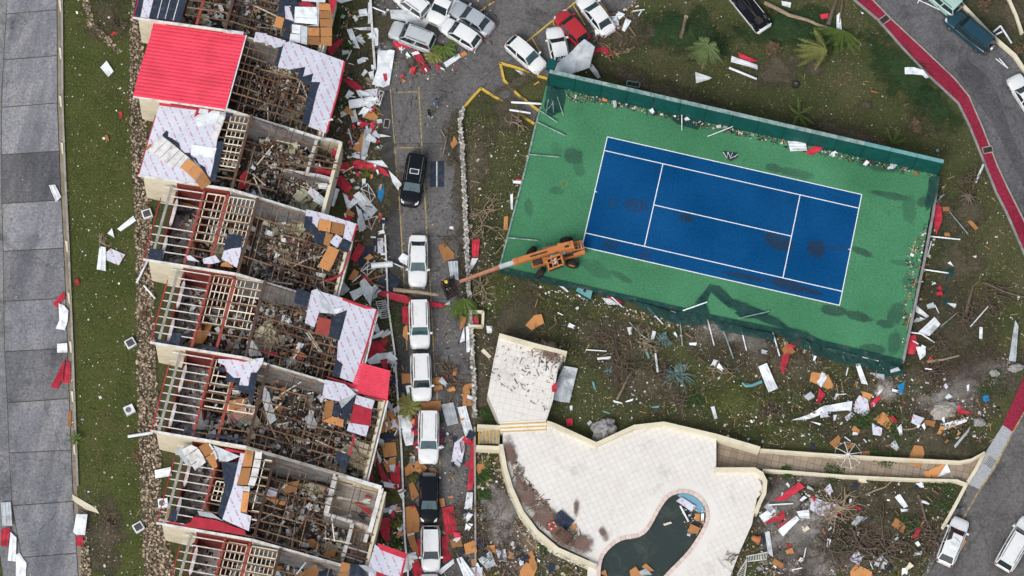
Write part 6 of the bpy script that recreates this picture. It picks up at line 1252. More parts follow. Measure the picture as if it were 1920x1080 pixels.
# ---------------------------------------------------------------- loose sheets, boards and poles
LM = [((360, 120), 'the full red roof'), ((310, 270), 'the row of white roof boards'), ((773, 340), 'the black pickup'), ((783, 490), 'the white sedan'), ((787, 610), 'the car below the crane basket'), ((804, 935), 'the black hatchback'), ((772, 68), 'the silver car in the pile'), ((864, 63), 'the jumbled white hatchback'), ((987, 100), 'the lone white hatchback'), ((1072, 52), 'the red hatchback'), ((1404, 30), 'the overturned vehicle'), ((1818, 58), 'the dark teal car'), ((1784, 1014), 'the smashed white car'), ((1905, 1030), 'the bottom right corner car'),
      ((1040, 485), 'the orange crane'), ((848, 545), 'the crane basket'), ((810, 205), 'the two pedestrians'), ((1452, 88), 'the round grey bush'), ((1318, 95), 'the pale wind blown palm'), ((1528, 110), 'the yellowish palm'), ((1275, 55), 'the palm stump'), ((725, 232), 'the gutter drain'), ((1658, 37), 'the upper red path drain'), ((1852, 281), 'the lower red path drain'), ((1095, 548), 'the green ground box'), ((1270, 705), 'the large agave'), ((1588, 855), 'the umbrella frame'), ((1130, 800), 'the grey boulder'), ((1240, 985), 'the pool'), ((980, 800), 'the terrace steps'), ((915, 820), 'the narrow stairway'), ((975, 710), 'the upper terrace'),
      ((1765, 310), 'the right end of the green fence'), ((1032, 150), 'the left end of the green fence'), ((1320, 545), 'the raised fold of green net'), ((1693, 675), 'the lower right court corner'), ((277, 403), 'the topmost outdoor unit'), ((245, 645), 'the second outdoor unit'), ((243, 770), 'the outdoor unit with a round fan'), ((260, 990), 'the lowest outdoor unit'), ((150, 985), 'the white dented tank'), ((667, 940), 'the open tiled terrace'), ((700, 715), 'the small red porch roof'), ((1857, 867), 'the square drain pit'), ((893, 597), 'the cream planter box'), ((870, 480), 'the crane boom tip'), ((1760, 740), 'the big flat rock slab'), ((1370, 290), 'the black rag on the court'), ((1815, 372), 'the grey uprooted stump'), ((1018, 985), 'the red life ring'), ((1790, 945), 'the end of the walkway wall'), ((900, 960), 'the bank below the cars'), ((1485, 960), 'the pale stony ground'), ((128, 560), 'the concrete road kerb'), ((660, 330), 'the olive hedge'), ((705, 480), 'the dark panels by the eave'), ((1390, 1045), 'the white railing'), ((625, 55), 'the orange boards of the top house')]
NOUN = {'R': ('red roofing sheet', 'roofing_sheet', 'red'), 'W': ('white metal sheet', 'metal_sheet', 'white_metal'), 'S': ('grey metal sheet', 'metal_sheet', 'silver_sheet'), 'N': ('dark navy roofing felt', 'roofing_felt', 'navy'), 'O': ('orange wooden board', 'wooden_board', 'osb'), 'M': ('printed white membrane', 'roof_membrane', 'membrane'), 'P': ('white pole', 'pole', 'white_metal'), 'Q': ('pale green pole', 'pole', 'pole_green'), 'B': ('brown plank', 'plank', 'wood'), 'C': ('cream slab', 'cream_piece', 'cream'), 'L': ('light blue scrap', 'plastic_scrap', 'teal'), 'U': ('blue sheet', 'plastic_sheet', 'blue_tarp')}
CATN = {'R': 'roofing sheet', 'W': 'metal sheet', 'S': 'metal sheet', 'N': 'roofing felt', 'O': 'board', 'M': 'membrane', 'P': 'pole', 'Q': 'pole', 'B': 'plank', 'C': 'slab', 'L': 'scrap', 'U': 'sheet'}
DEB = []
def ribbed(q, pitch, rib, amp, seed, thick=.02):
    """corrugated quad sheet, ribs along its longer side"""
    a, b_, c, d = q
    if ((b_ - a).length + (c - d).length) > ((d - a).length + (c - b_).length): pass
    else: a, b_, c, d = b_, c, d, a
    ln = ((b_ - a).length + (c - d).length) / 2; wd = ((d - a).length + (c - b_).length) / 2
    nu = max(2, min(14, int(ln / .45))); nr = max(1, int(round(wd / pitch))); pr = []
    for r in range(nr): pr += [(r / nr, 0), ((r + .62) / nr, 0), ((r + .74) / nr, rib), ((r + .9) / nr, rib)]
    pr.append((1, 0)); vs = []; f0 = RN.uniform(.25, .6)
    for i in range(nu + 1):
        f = i / nu
        for g, z in pr:
            p = a.lerp(b_, f).lerp(d.lerp(c, f), g); k = noise.noise(Vector((p.x * .55, p.y * .55, seed))) + .4 * noise.noise(Vector((p.x * 1.7, p.y * 1.7, seed + 9)))
            vs.append(p + Vector((0, 0, amp * (k + .6) + z)))
    n = len(pr); top = [(i * n + j, (i + 1) * n + j, (i + 1) * n + j + 1, i * n + j + 1) for i in range(nu) for j in range(n - 1)]
    m = len(vs); b = MB(); rim = [j for j in range(n)] + [i * n + n - 1 for i in range(1, nu + 1)] + [nu * n + j for j in range(n - 2, -1, -1)] + [i * n for i in range(nu - 1, 0, -1)]
    b.add(vs + [v - Vector((0, 0, thick)) for v in vs], top + [tuple(m + k for k in f[::-1]) for f in top] + [(rim[i], rim[(i + 1) % len(rim)], m + rim[(i + 1) % len(rim)], m + rim[i]) for i in range(len(rim))]); return b
def deb(k, s, label=None, lift=None, amp=None, wd=None):
    SEED[0] += 1; pp = pts(s); cx = sum(p[0] for p in pp) / len(pp); cy = sum(p[1] for p in pp) / len(pp); nn, name, m = NOUN[k]
    z = gz(cx, cy) + (.05 if lift is None else lift) + (SEED[0] % 9) * .012; Lq = [U(x, y, z) for x, y in pp]; c = sum(Lq, Vector()) / len(Lq)
    if k in 'PQB':
        r = (wd or (.05 if k == 'Q' else .07)); b = MB(); dz = [RN.uniform(0, .15) for _ in Lq]
        q = [v + Vector((0, 0, r + e)) for v, e in zip(Lq, dz)]
        if k == 'B': b.bar(q[0], q[1], r * 2, .05)
        else: b.tube(q, r, r, 7)
    else:
        area = abs(sum(pp[i - 1][0] * pp[i][1] - pp[i][0] * pp[i - 1][1] for i in range(len(pp)))) / 2
        am = amp if amp is not None else {'R': .2, 'W': .2, 'S': .24, 'N': .06, 'O': .03, 'M': .12, 'C': .02, 'L': .03, 'U': .2}[k] * min(1.4, max(.35, math.sqrt(area) / 28))
        if len(Lq) == 4 and k in 'RWS' and area > 160: b = ribbed(Lq, .3, .035, am, SEED[0])
        else: b = fill_poly(Lq, 3 if k in 'RWSMNU' else 1, am, .03 if k in 'OC' else .018, SEED[0], .9)
        if b is None: return
        zl = min(v[2] for v in b.v); b.v = [(x, y, zz + max(0, z - .02 - zl)) for x, y, zz in b.v]
        tz = RN.uniform(0, .16) * min(1, math.sqrt(area) / 30) if k in 'RWSOM' else 0; ta = RN.uniform(0, 6.28)  # one edge lies on what is underneath
        b.v = [(x, y, zz + tz * (1 + math.sin(ta + .9 * ((x - c.x) * math.cos(ta) + (y - c.y) * math.sin(ta))))) for x, y, zz in b.v]
    o = b.build(name, m_[m], loc=c)
    size = max(max(p[0] for p in pp) - min(p[0] for p in pp), max(p[1] for p in pp) - min(p[1] for p in pp))
    if k not in 'PQB':
        e = [math.dist(pp[i], pp[i - 1]) for i in range(len(pp))]; per = sum(e) / 2; asp = per * per / max(1, 4 * area) * 4
    DEB.append([o, k, cx, cy, size, label, asp if k not in 'PQB' else 0]); return o
for line in '''W A1:565,380 600,345 640,405 610,435|R A1:622,195 645,175 652,185 632,205|R A1:670,630 685,628 688,665 673,665|O A1:588,762 605,758 615,790 598,797|W B1:275,-35 310,-40 345,30 315,58
W A3:-60,-10 95,-5 0,20|W A3:95,60 140,50 150,90 105,95|W A3:150,20 165,0 170,130 150,140|P A3:175,45 250,75|S A3:270,65 400,60 500,125 470,160 280,110|R A3:285,240 330,225 420,270 320,285|R A3:400,290 430,278 500,400 455,415|W A3:30,170 60,165 105,280 70,275|W A3:175,160 210,160 208,260 180,262
W A3:205,285 300,290 290,360 270,480 235,500 170,480 200,400|R A3:0,450 40,445 130,500 80,515|W A3:75,500 130,515 190,545 100,545|M A3:130,510 205,500 200,550 150,535|W A3:40,570 180,548 190,590 45,620|B A3:135,570 215,625|O A3:165,615 210,660 185,680 120,660|W A3:-20,600 10,600 30,650 0,665|R A3:80,650 110,690 175,700 110,725|R A3:165,690 190,680 180,750 165,740
W A3:170,755 230,757 280,770 175,775|O A3:60,835 125,745 118,870|S A3:130,730 170,725 165,800 140,890 110,880|W A3:55,885 75,865 145,880 130,905|R A3:-10,920 100,905 180,925 250,960 275,1000 180,965 70,950 0,975|W A3:125,905 230,905 265,945 190,930|W A3:265,960 310,1000 340,1040 320,1075 290,1030|W A3:575,355 660,305 672,327 590,382|O A3:662,304 695,287 710,305 674,328|O A3:605,790 635,768 655,805 625,840|W A3:598,875 610,838 622,845 605,880
P A3:955,580 1130,590;.11|P A3:945,622 1065,640;.1|Q A3:1100,690 1260,765;.07|Q A3:1110,620 1215,690;.06|Q A3:1055,870 1230,885;.06|W A3:965,1015 1025,1020 1025,1040 965,1030|R A3:980,1005 1025,1010 1024,1018 985,1014|W A3:975,390 1020,405 1050,435 1045,450 1010,420|O A3:1080,475 1110,455 1115,465 1085,480
R A4:215,275 290,265 312,305 290,310 270,288 220,300|B A4:330,185 400,130|B A4:400,130 455,205|B A4:345,150 405,165|B A4:305,270 335,315|B A4:295,315 320,355|B A4:405,290 450,268|B A4:220,240 240,205|P A4:310,100 390,92|P A4:440,65 505,58;.06|P A4:470,95 490,62;.06|W A4:790,405 885,440 870,450 795,470|W A4:995,315 1140,370 1140,395 990,350|R A4:1030,295 1140,345 1110,355 1040,325|P A4:980,385 1135,450;.12
W A4:330,530 355,520 360,555 325,550|W A4:365,540 420,545 405,565 365,560|O A4:435,545 465,548 460,575 435,570|W A4:495,570 570,568 570,590 500,590|W A4:570,595 655,605 640,618 580,612|W A4:672,598 705,602 705,612 675,608|R A4:905,650 950,660 1000,690 990,705 905,700|W A4:915,652 1060,705 1050,715 960,690|W A4:1310,795 1410,800 1418,850 1325,852|R A5:215,855 250,825 310,835 270,865 235,880|P A4:860,768 1010,710;.05|P A4:715,645 715,735;.05|W A4:1070,700 1130,740 1160,748 1120,752|W A4:728,668 745,655 762,675 735,680
W A5:75,5 130,15 125,45 80,30|W A5:385,90 405,70 415,180 385,175|R A5:290,85 340,75 335,105 300,110|W A5:768,380 820,380 870,395 905,440 885,445 865,425 770,418|W A5:520,65 540,75 530,82|O A5:578,508 620,520 615,527 577,516|L A5:945,838 962,840 960,855 946,855|P A5:1165,1030 1210,930;.12|P A5:1265,185 1305,150;.1|P A5:1305,150 1370,245;.1|P A5:1280,200 1315,180;.08|P A5:845,0 985,68;.05|P A5:1300,330 1350,385;.05|P A5:840,20 858,-10;.06|O A5:820,960 835,965 850,985 830,990|W A5:685,935 705,935 705,950 688,950|L A5:835,938 870,938 868,945 835,945
W B1:660,210 750,135 765,165 680,225|W B1:545,440 560,310 597,315 597,450|M B1:590,345 625,320 705,355 670,415 600,385|R B1:680,355 710,350 690,375|R B1:420,495 440,490 448,525 430,530|R B1:297,630 355,562 370,590 320,650|W B1:330,630 360,640 385,670 380,730 365,780 313,770 335,720|W B1:322,855 378,852 380,905 322,905|R B1:368,935 355,1065 325,1110 285,1100|R B1:375,955 395,960 395,1075 355,1075|P B1:770,515 830,395;.1|P B1:810,530 875,605;.09|W B1:605,235 630,205 645,260
P C1:720,300 860,278;.14|R C1:425,860 465,855 468,912 432,912|S C1:5,670 60,665 70,800 15,800|R C1:5,820 60,808 45,915 5,912|W C1:45,995 60,835 95,870 90,1000|W C1:90,960 110,950 150,1010 145,1090 90,1090|C C1:405,620 540,700 560,730 480,705 410,655;.3|O C1:380,160 400,150 400,245 380,240|W C1:870,490 960,470 965,520 875,535
R B3:0,15 110,125 85,165 0,75|W B3:65,130 115,95 205,195 165,240|U B3:205,60 240,40 240,95 225,150 205,120|W B3:80,165 115,205 140,295 115,315|R B3:160,250 170,245 200,285 185,290|R B3:210,215 225,215 235,265 220,265|R B3:50,470 95,380 135,405 85,490|N B3:140,385 180,390 170,480 120,520 90,480|N B3:175,340 200,338 200,435 195,437|M B3:203,352 235,350 235,435 205,435|N B3:200,600 255,530 345,600 250,670|W B3:320,465 345,435 375,450 370,505 330,485
R B3:200,670 235,650 400,690 390,730 310,710|R B3:490,712 540,715 610,735 500,742|S B3:560,735 610,705 615,730|W B3:100,600 130,580 180,640 165,740 125,680|W B3:45,655 160,610 165,640 70,705|R B3:115,575 130,560 175,590 170,605|R B3:340,740 375,735 378,835 345,830|R B3:140,935 200,930 255,985 150,1030|R B3:205,945 250,885 262,920 250,965|W B3:140,1040 200,1000 290,990 285,1050 160,1060|O B3:545,395 580,372 635,435 635,465 575,480|S B3:600,485 655,480 660,590 615,585|R B3:735,360 780,358 770,460 735,460|W B3:733,463 770,463 735,525 715,525
O B3:350,850 372,840 375,930 345,900|O B3:1035,840 1085,785 1125,780 1140,830 1070,870|O B3:665,870 675,780 705,800 690,850|W B3:665,940 690,850 695,930|W B3:700,850 720,845 722,990 705,995|R B3:725,800 768,790 772,842 722,838|W B3:815,845 850,845 845,885 820,885|C B3:785,985 800,970 845,1015 830,1028|Q B3:935,348 1110,365;.07|W B3:950,105 965,100 965,190 953,190|O B3:915,230 938,225 935,305 912,305|P B3:120,535 190,480;.06|P B3:240,470 350,520;.06|P B3:110,560 60,600;.05|B B3:190,570 245,560|W B3:230,240 245,240 240,300 232,300|W B3:610,283 630,285 630,300 608,298
R B4:240,655 310,660 385,715 370,720|W B4:265,685 310,690 360,725 300,725|P B4:290,655 380,740;.07|Q B4:105,605 380,690;.07|W B4:0,605 35,610 80,650 70,655 30,622|P B4:485,700 610,835;.06|Q B4:705,820 718,960;.06|P B4:860,810 897,955;.06|Q B4:950,875 1005,1030;.07|P B4:1048,855 1078,985;.06|P B4:1222,870 1265,1015;.07|Q B4:1030,805 1205,765;.06|P B4:720,760 855,712;.06|Q B4:420,825 480,890 540,935;.05|W B4:540,920 550,870 570,875 560,918|W B4:960,900 985,905 995,930 970,930|W B4:755,940 800,938 795,955 760,952|L B4:590,890 630,875 625,900
R B4:1300,960 1380,910 1400,930 1310,995|R B4:1265,1080 1285,1000 1325,1000 1290,1120|O B4:1275,975 1310,940 1355,990 1300,1020|P B4:175,980 290,988;.05|W B4:240,1022 315,1015 318,1028 240,1034|P B4:565,1005 575,1070;.08|P B4:640,755 680,770;.06|L B4:510,985 525,990 535,1025 525,1030
P B5:897,340 1080,358;.07|P B5:860,525 1015,548;.07|R B5:935,165 955,155 975,175 980,250 945,335 932,270|O B5:980,175 1020,175 1020,200 985,200|O B5:990,320 1020,320 1025,340 995,340|O B5:1120,255 1145,250 1185,295 1165,305|W B5:1010,490 1025,480 1045,510|W B5:1005,715 1060,720 1050,745|W B5:825,720 905,790 890,800 832,765|S B5:805,828 835,800 890,803 850,822|W B5:840,885 935,795 970,835 905,905|R B5:790,900 830,895 845,960 820,1005 785,1000|W B5:830,965 885,960 885,1010 855,1035|P B5:790,880 860,890 935,940;.08|P B5:1137,850 1235,738;.06|W B5:1190,850 1207,852 1205,920 1187,915|S B5:1385,820 1405,850 1390,1050 1350,1045|W B5:1145,450 1175,445 1170,462|Q B5:930,165 990,105;.05|Q B5:1020,205 1125,330;.05|P B5:895,455 918,370;.06|P B5:835,690 830,720;.1|P B5:325,970 620,1045;.06|Q B5:390,955 435,1050;.06|Q B5:225,940 270,1060;.06|Q B5:970,850 1065,770;.05
W C4:980,75 1020,60 1075,180 1030,200|O C5:200,140 210,95 290,110 320,170 290,180|W C5:235,145 270,105 285,125 255,175|R C5:235,245 245,175 275,205 250,250|W C5:110,335 200,300 270,262 405,240 400,285 290,290 200,325|W C5:205,335 255,345 250,355|W C5:420,60 440,55 480,160 450,155|S C5:490,100 560,110 560,140 530,130|M C5:420,240 440,210 480,230 490,290 460,310 415,290|O C5:455,190 505,205 490,230 455,215|R C5:490,250 530,210 545,225 500,270|M C5:370,315 400,290 420,300 380,335|O C5:505,325 555,290 610,325 580,375|M C5:500,345 550,370 545,405 505,400|U C5:625,160 660,145 650,200 630,200
M C5:690,340 700,300 755,320 725,360|O C5:745,345 760,328 808,335 800,365|R C5:915,270 985,295 930,305|W C5:840,350 965,315 955,340 845,380|S C5:895,455 975,360 965,390 900,468|O C5:670,530 705,450 745,455 755,490 730,560|O C5:750,580 860,535 815,605 770,625|W C5:817,605 862,536 880,580|O C5:295,440 340,400 350,420 330,475|R C5:25,720 150,630 175,655 80,715|P C5:0,740 120,733;.07|W C4:985,790 1065,740 1085,775 1010,825|R C4:1000,825 1105,765 1110,805 1075,820|R C4:1070,840 1150,790 1160,800 1090,850|W C4:1075,860 1165,790 1180,810 1100,890|W C4:1165,770 1225,762 1230,805 1180,800
M C5:200,760 210,700 340,740 330,800 250,790|S C5:400,830 430,790 480,800 420,840|W C5:610,700 635,685 675,745 655,755|O C5:595,835 615,800 665,835 650,875|N C5:905,735 940,745 925,762 903,755|M C5:390,1000 430,955 460,985 440,1030|O C5:395,1060 425,1022 500,1060 505,1100 400,1100|S C5:505,985 560,990 560,1050 520,1030|W C5:590,915 625,890 630,900 600,925|O C5:20,1010 50,1005 78,1035 65,1045|W C4:1012,870 1035,865 1052,990 1027,972|N C4:998,876 1010,872 1025,972 1013,970|O C4:1045,1020 1060,995 1105,1025 1090,1045|R C5:670,810 690,808 692,830 672,828|R C5:690,900 720,850 735,860 720,900|R C5:395,735 420,740 460,760 430,760|O C5:450,480 490,478 485,500 455,500|S C5:1185,830 1225,815 1220,870 1185,885|O C5:935,900 958,910 930,960 922,940|U C5:1030,215 1060,205 1070,235 1040,240|N C5:200,440 225,450 235,470 210,470
W C4:205,27 270,25 268,35 208,37|P C4:485,10 497,100;.1|N C4:512,95 550,65 560,105|L C4:910,150 950,155 955,165 915,162|W C4:752,265 770,262 785,320 770,325|W C4:72,260 86,258 86,280 74,282|R C4:55,325 85,320 88,355 58,360|S C4:20,120 45,70 110,85 70,250 -20,235|R C4:-15,165 8,145 12,190 -12,195|S C4:155,345 170,330 180,340 165,358|L C4:178,140 190,145 200,185 190,180|L C4:230,280 270,295 265,300 235,290|L C4:465,265 505,258 500,270 470,270|W C4:280,232 325,245 325,250 285,243|W C4:340,238 380,225 375,235 345,243
M C4:585,720 610,700 680,745 660,770|P C4:605,745 645,820;.09|O C4:640,870 655,830 700,850 690,880|O C4:675,780 700,780 700,815 680,815|N C4:640,850 690,820 720,830|W C4:705,780 720,778 720,815 705,815|O C4:360,1055 390,1035 430,1090 370,1100|O C4:420,1035 440,1020 480,1055 450,1060|S C4:405,1060 440,1045 470,1075 420,1080|O C4:215,1065 245,1050 255,1085|C C4:522,830 560,818 566,826 530,838|N C3:1010,800 1060,762 1125,815 1080,865|W C3:965,820 995,810 1000,830 970,838|O C3:1110,835 1130,828 1138,850 1118,860|W C3:1135,915 1165,905 1160,920 1140,930
O C3:290,105 330,105 335,150 292,155|O C3:438,130 475,120 490,180 445,190|B C3:515,245 570,150|B C3:440,160 560,155|B C3:490,60 560,150|O C3:585,170 615,160 630,260 585,262|O C3:380,240 480,235 480,285 385,290|S C3:480,255 540,245 565,345 510,360|N C3:500,250 535,245 560,325 535,335|W C3:560,270 600,260 640,410 600,425|M C3:530,530 545,440 590,405 595,470 580,535|N C3:535,410 560,408 540,470|N C3:565,495 595,490 595,540 570,535|R C3:475,395 490,390 487,437 472,440|W C3:490,410 510,388 520,395 500,418
R C3:625,430 640,420 644,600 632,660 605,670 618,550|O C3:645,545 680,537 705,570 660,588|W C3:592,760 605,680 635,680 630,765|W C3:570,805 600,770 635,785 605,830|O C3:305,750 355,742 378,800 375,870 310,880|O C3:315,890 350,880 380,980 355,985|W C3:315,860 350,855 352,880 318,888|O C3:325,640 345,625 375,690 340,720|O C3:305,560 335,530 355,575 310,600|O C3:355,530 380,520 415,560 390,590 350,570|O C3:420,560 450,560 468,585 440,600|W C3:330,505 355,503 352,545 330,540|R C3:485,755 540,745 560,880 500,890|R C3:480,895 515,890 535,1000 490,1020|O C3:520,905 575,895 585,940 535,945|N C3:535,960 580,935 595,970 550,1000|O C3:590,930 640,910 655,965 600,980|O C3:700,935 740,930 745,970 710,960|M C3:745,960 790,950 800,1010 760,1010|W C3:555,1000 580,990 640,1080 590,1090
N C3:650,910 690,905 690,960 655,950|M C3:620,1040 680,1040 680,1090 610,1085|R C3:340,1020 370,1000 400,1090 350,1090|R C3:365,905 385,900 385,985 370,985|O C3:475,820 495,818 500,865 478,868|O C3:470,710 495,705 500,745 480,750|O C3:625,1000 650,995 655,1030 630,1035|O C3:900,970 920,958 945,1040 925,1060 905,1020|O C3:860,1060 890,1015 945,1040 925,1090 860,1090|N C3:1000,1020 1025,1020 1025,1090 998,1090|M C3:320,970 350,965 365,1000 330,1060 315,1060|S C3:660,1000 720,960 745,1030 700,1050|W C3:665,1010 730,1000 740,1020 690,1030|W C3:460,1060 540,1000 545,1020 480,1075
O C3:175,290 215,280 250,370 185,395|N C3:190,400 250,390 255,430 195,440|O C3:195,440 260,435 268,500 205,510|O C3:218,285 245,275 285,360 265,370|O C3:270,225 310,215 320,245 300,305 280,300|R C3:85,490 110,485 155,620 130,625|R C3:165,510 185,540 245,650 250,690 195,620|R C3:235,590 280,535 285,650 250,690|W C3:165,460 195,520 185,545|O C3:200,530 260,510 265,580 220,580|O C3:125,520 150,490 175,500 160,545|R C3:130,450 150,405 165,440 150,485|M C3:190,755 250,725 290,735 285,760 195,780|R C3:180,805 235,800 235,900 215,925 190,880|W C3:270,310 330,300 350,400 345,450 310,455 290,380|R C3:335,370 360,300 368,400 340,410|R C3:345,450 368,420 370,490|N C3:270,165 290,160 300,215 275,215|W C3:310,165 325,160 335,215 318,212
W E1:1145,95 1225,90 1220,155 1150,160|W E1:1285,275 1335,272 1330,445 1290,445|W E1:1115,360 1170,330 1180,390 1140,410|R E1:835,470 880,430 985,370 1000,395 885,540|S E1:1370,130 1420,110 1400,235 1365,220|P E1:1030,580 1075,490;.06|W E1:1085,270 1265,262 1265,295 1160,290|R E2:905,200 930,150 960,240 935,265|W E2:950,150 985,140 1035,230 970,260|P E2:945,270 985,315;.07|P E2:1045,375 1090,530;.07|P E2:1130,330 1270,325;.07|R E2:915,840 985,820 1130,980 1080,1070 930,900|W E2:1090,1020 1150,980 1230,1080 1150,1090|B E2:440,620 980,715|B E2:240,680 1040,775|R E2:690,790 760,755 895,780 890,835|R E2:870,570 900,560 945,600 930,690|R E2:0,830 60,775 70,950 -10,960
M E3:650,160 680,105 765,165 730,240|S E3:700,240 770,180 825,230 800,310|W E3:750,75 850,70 835,135 760,125|W E3:920,120 960,130 905,300 880,290|W E3:990,165 1040,200 1060,340 1035,330|R E3:985,405 1085,345 1110,380 1060,435|W E3:1000,365 1040,345 1050,385 1015,400|W E3:1130,440 1165,320 1215,510 1150,545|W E3:730,930 830,945 815,985 740,965|B E3:1140,640 1200,600|O E3:1040,1000 1100,900 1145,930 1120,1020|B E3:1060,1060 1390,965|N E3:1280,580 1320,575 1335,740 1290,720
R E4:1175,200 1210,185 1275,240 1265,265|O E4:500,950 535,900 650,965 640,985|R E4:540,960 605,975 560,1000|S E4:480,980 530,960 540,1040 510,1060|W E4:60,830 110,805 215,970 90,975|W E4:100,670 125,650 130,720 90,790|R E4:180,905 365,935 370,975 250,960|S E4:940,370 1000,250 1060,330 990,390
W E5:215,560 235,430 280,500 300,580 350,760 280,815|S E5:625,740 690,700 745,800 730,850 650,845|O E5:335,640 360,610 415,650 385,700|O E5:370,520 400,490 440,520 425,555|O E5:385,460 420,440 450,470 430,500|O E5:330,390 400,330 410,350 370,395|C E5:90,895 150,890 150,940 95,945
O E6:410,700 430,600 575,570 545,680|O E6:235,740 340,720 380,760 350,800|O E6:370,800 400,745 445,760 430,815|M E6:215,690 290,640 370,660 350,720 240,735|W E6:315,455 360,435 500,445 510,465 320,470|R E6:1100,790 1120,768 1265,870 1255,910 1230,890|W E6:1175,770 1240,735 1260,760 1210,795|R E6:1200,715 1240,708 1270,745 1230,740|N E6:1135,905 1170,870 1220,915 1190,950|P E6:110,1010 310,890;.06|O E7:500,565 600,555 700,640 670,665 570,670|O E7:720,740 810,700 885,705 880,795 740,770|N E7:670,970 830,930 860,1029 680,1029|P E7:370,1029 550,800;.07|S E7:65,975 150,955 190,1029 70,1029|O E7:110,910 190,900 210,940 130,950|S E7:560,700 640,690 630,720 570,725|W E7:1810,760 1920,720 1920,880 1830,960 1750,1000
O Z3:500,250 580,270 660,300 620,320 520,290|N Z3:470,340 640,330 600,370 480,380|O Z4:580,835 750,620 812,668 760,790 715,850|O Z5:940,580 1160,545 1100,640 940,690|S Z5:650,730 740,640 830,720 820,860 610,850|O Z5:505,375 560,365 640,400 560,425|O Z7:700,740 760,680 900,620 960,640 920,690|N Z7:720,640 820,570 950,590 850,630'''.replace('\n', '|').split('|'):
    k, s = line[0], line[2:]; wd = None
    if ';' in s: s, wd = s.split(';'); wd = float(wd)
    x0 = pts(s); cx = sum(p[0] for p in x0) / len(x0); cy = sum(p[1] for p in x0) / len(x0)
    lf = None
    if s[0] in 'EZ':                                       # inside the house shells things lie on the wreckage
        for kk, h in HOUSE.items():
            q = U(cx, cy, 2.6) - h.o; u, v = q.dot(HU), q.dot(HV)
            if .5 < u < h.ew - .2 and -h.ln < v < 0: lf = (2.75 if u > W1 else (1.6 if u > 4 else .75)) - G
            if k == 'P' and s[0] == 'Z' and lf is not None: lf = 4.6 - G
        if s.startswith('E6:1') or s.startswith('E6:12'): lf = 2.1 - G
        if s.startswith('E2:440') or s.startswith('E2:240'): lf = 4.6 - G
    deb(k, s, lift=lf, wd=wd)  # cream sliver on the pool water paints in a yellowish light reflection
for s in ('S P:1030,132 1070,98 1095,75 1115,90 1105,128 1070,140', 'S A4:150,335 185,340 240,405 258,440 240,445 200,400'): deb(s[0], s[2:], lift=(1.45 if 'P:' in s else .6), amp=.2)
def scrap(poly, n, kinds, s0, s1, lift=0):
    pl = pts(poly)
    for i in range(n):
        p = rpoint(pl); k = RN.choice(kinds); a = RN.uniform(0, 3.14); l = RN.uniform(s0, s1); f = lambda u, v: '%.1f,%.1f' % (p[0] + u * math.cos(a) - v * math.sin(a), p[1] + u * math.sin(a) + v * math.cos(a))
        if k in 'PB': deb(k, 'P:' + f(-l, 0) + ' ' + f(l, 0), lift=gz(*p) - gz(*p) + lift + RN.uniform(.05, .5), wd=RN.uniform(.035, .06)); continue
        h_ = l * RN.uniform(.28, .75); w2 = h_ * RN.uniform(.5, 1); c = [(-l, -h_), (l * RN.uniform(.6, 1), -w2), (l, w2 * RN.uniform(.3, 1)), (-l * RN.uniform(.6, 1), h_)]
        if RN.random() < .5: c.insert(2, (l * RN.uniform(.2, .7), -h_ * .1))
        deb(k, 'P:' + ' '.join(f(*q) for q in c), lift=lift + RN.uniform(.04, .4), amp=RN.uniform(.08, .22))
def rpoint(poly):
    xs = [p[0] for p in poly]; ys = [p[1] for p in poly]
    while 1:
        p = (RN.uniform(min(xs), max(xs)), RN.uniform(min(ys), max(ys)))
        if inside(p, poly): return p
scrap('P:655,190 712,170 716,300 722,440 728,577 738,660 700,620 690,560 660,480 645,330', 46, 'RWWOSNBBPMW', 5, 13)
scrap('P:655,190 712,170 716,300 722,440 728,577 738,660 700,620 690,560 660,480 645,330', 40, 'BBPWRSO', 3, 6); scrap('P:700,690 738,670 752,850 760,1020 735,1020 722,900 705,800', 26, 'BBPWRO', 3, 6); scrap('P:735,30 780,60 800,100 740,110', 10, 'WBSP', 3, 7)
scrap('P:700,690 738,670 752,850 760,1020 735,1020 722,900 705,800', 34, 'RRWOOSNBBM', 6, 14)
scrap('P:640,20 695,20 712,165 650,190', 22, 'WWSBBPO', 4, 9)
scrap('P:765,560 782,560 790,760 800,900 800,1060 775,1060', 16, 'ROOWBN', 5, 10); scrap('P:820,700 882,690 888,1060 830,1060 825,900', 26, 'ROOWBNMSB', 5, 11)
scrap('P:735,90 800,95 850,120 780,150 715,160', 16, 'WBBSRO', 4, 8); scrap('P:900,1020 960,1000 1000,1075 890,1078', 10, 'OWBMN', 5, 10)
scrap('P:1430,890 1790,905 1760,1000 1730,1078 1500,1078 1430,960', 46, 'WMSBBOWRNPC', 4, 10); scrap('P:1500,740 1680,690 1830,720 1800,840 1560,840', 40, 'WMSBBOWRP', 4, 10)
scrap('P:1694,560 1735,490 1770,520 1760,640 1790,690 1700,700', 16, 'WWSBRP', 4, 9); scrap('P:1130,176 1310,214 1520,266 1745,322 1740,334 1510,284 1290,232 1120,188', 34, 'WWSNNBO', 3, 7)
scrap('P:960,540 1200,600 1330,630 1690,690 1600,740 1300,680 1060,640', 26, 'BBPWSB', 4, 10); scrap('P:1100,40 1170,20 1180,90 1110,100', 12, 'BBBW', 5, 13)
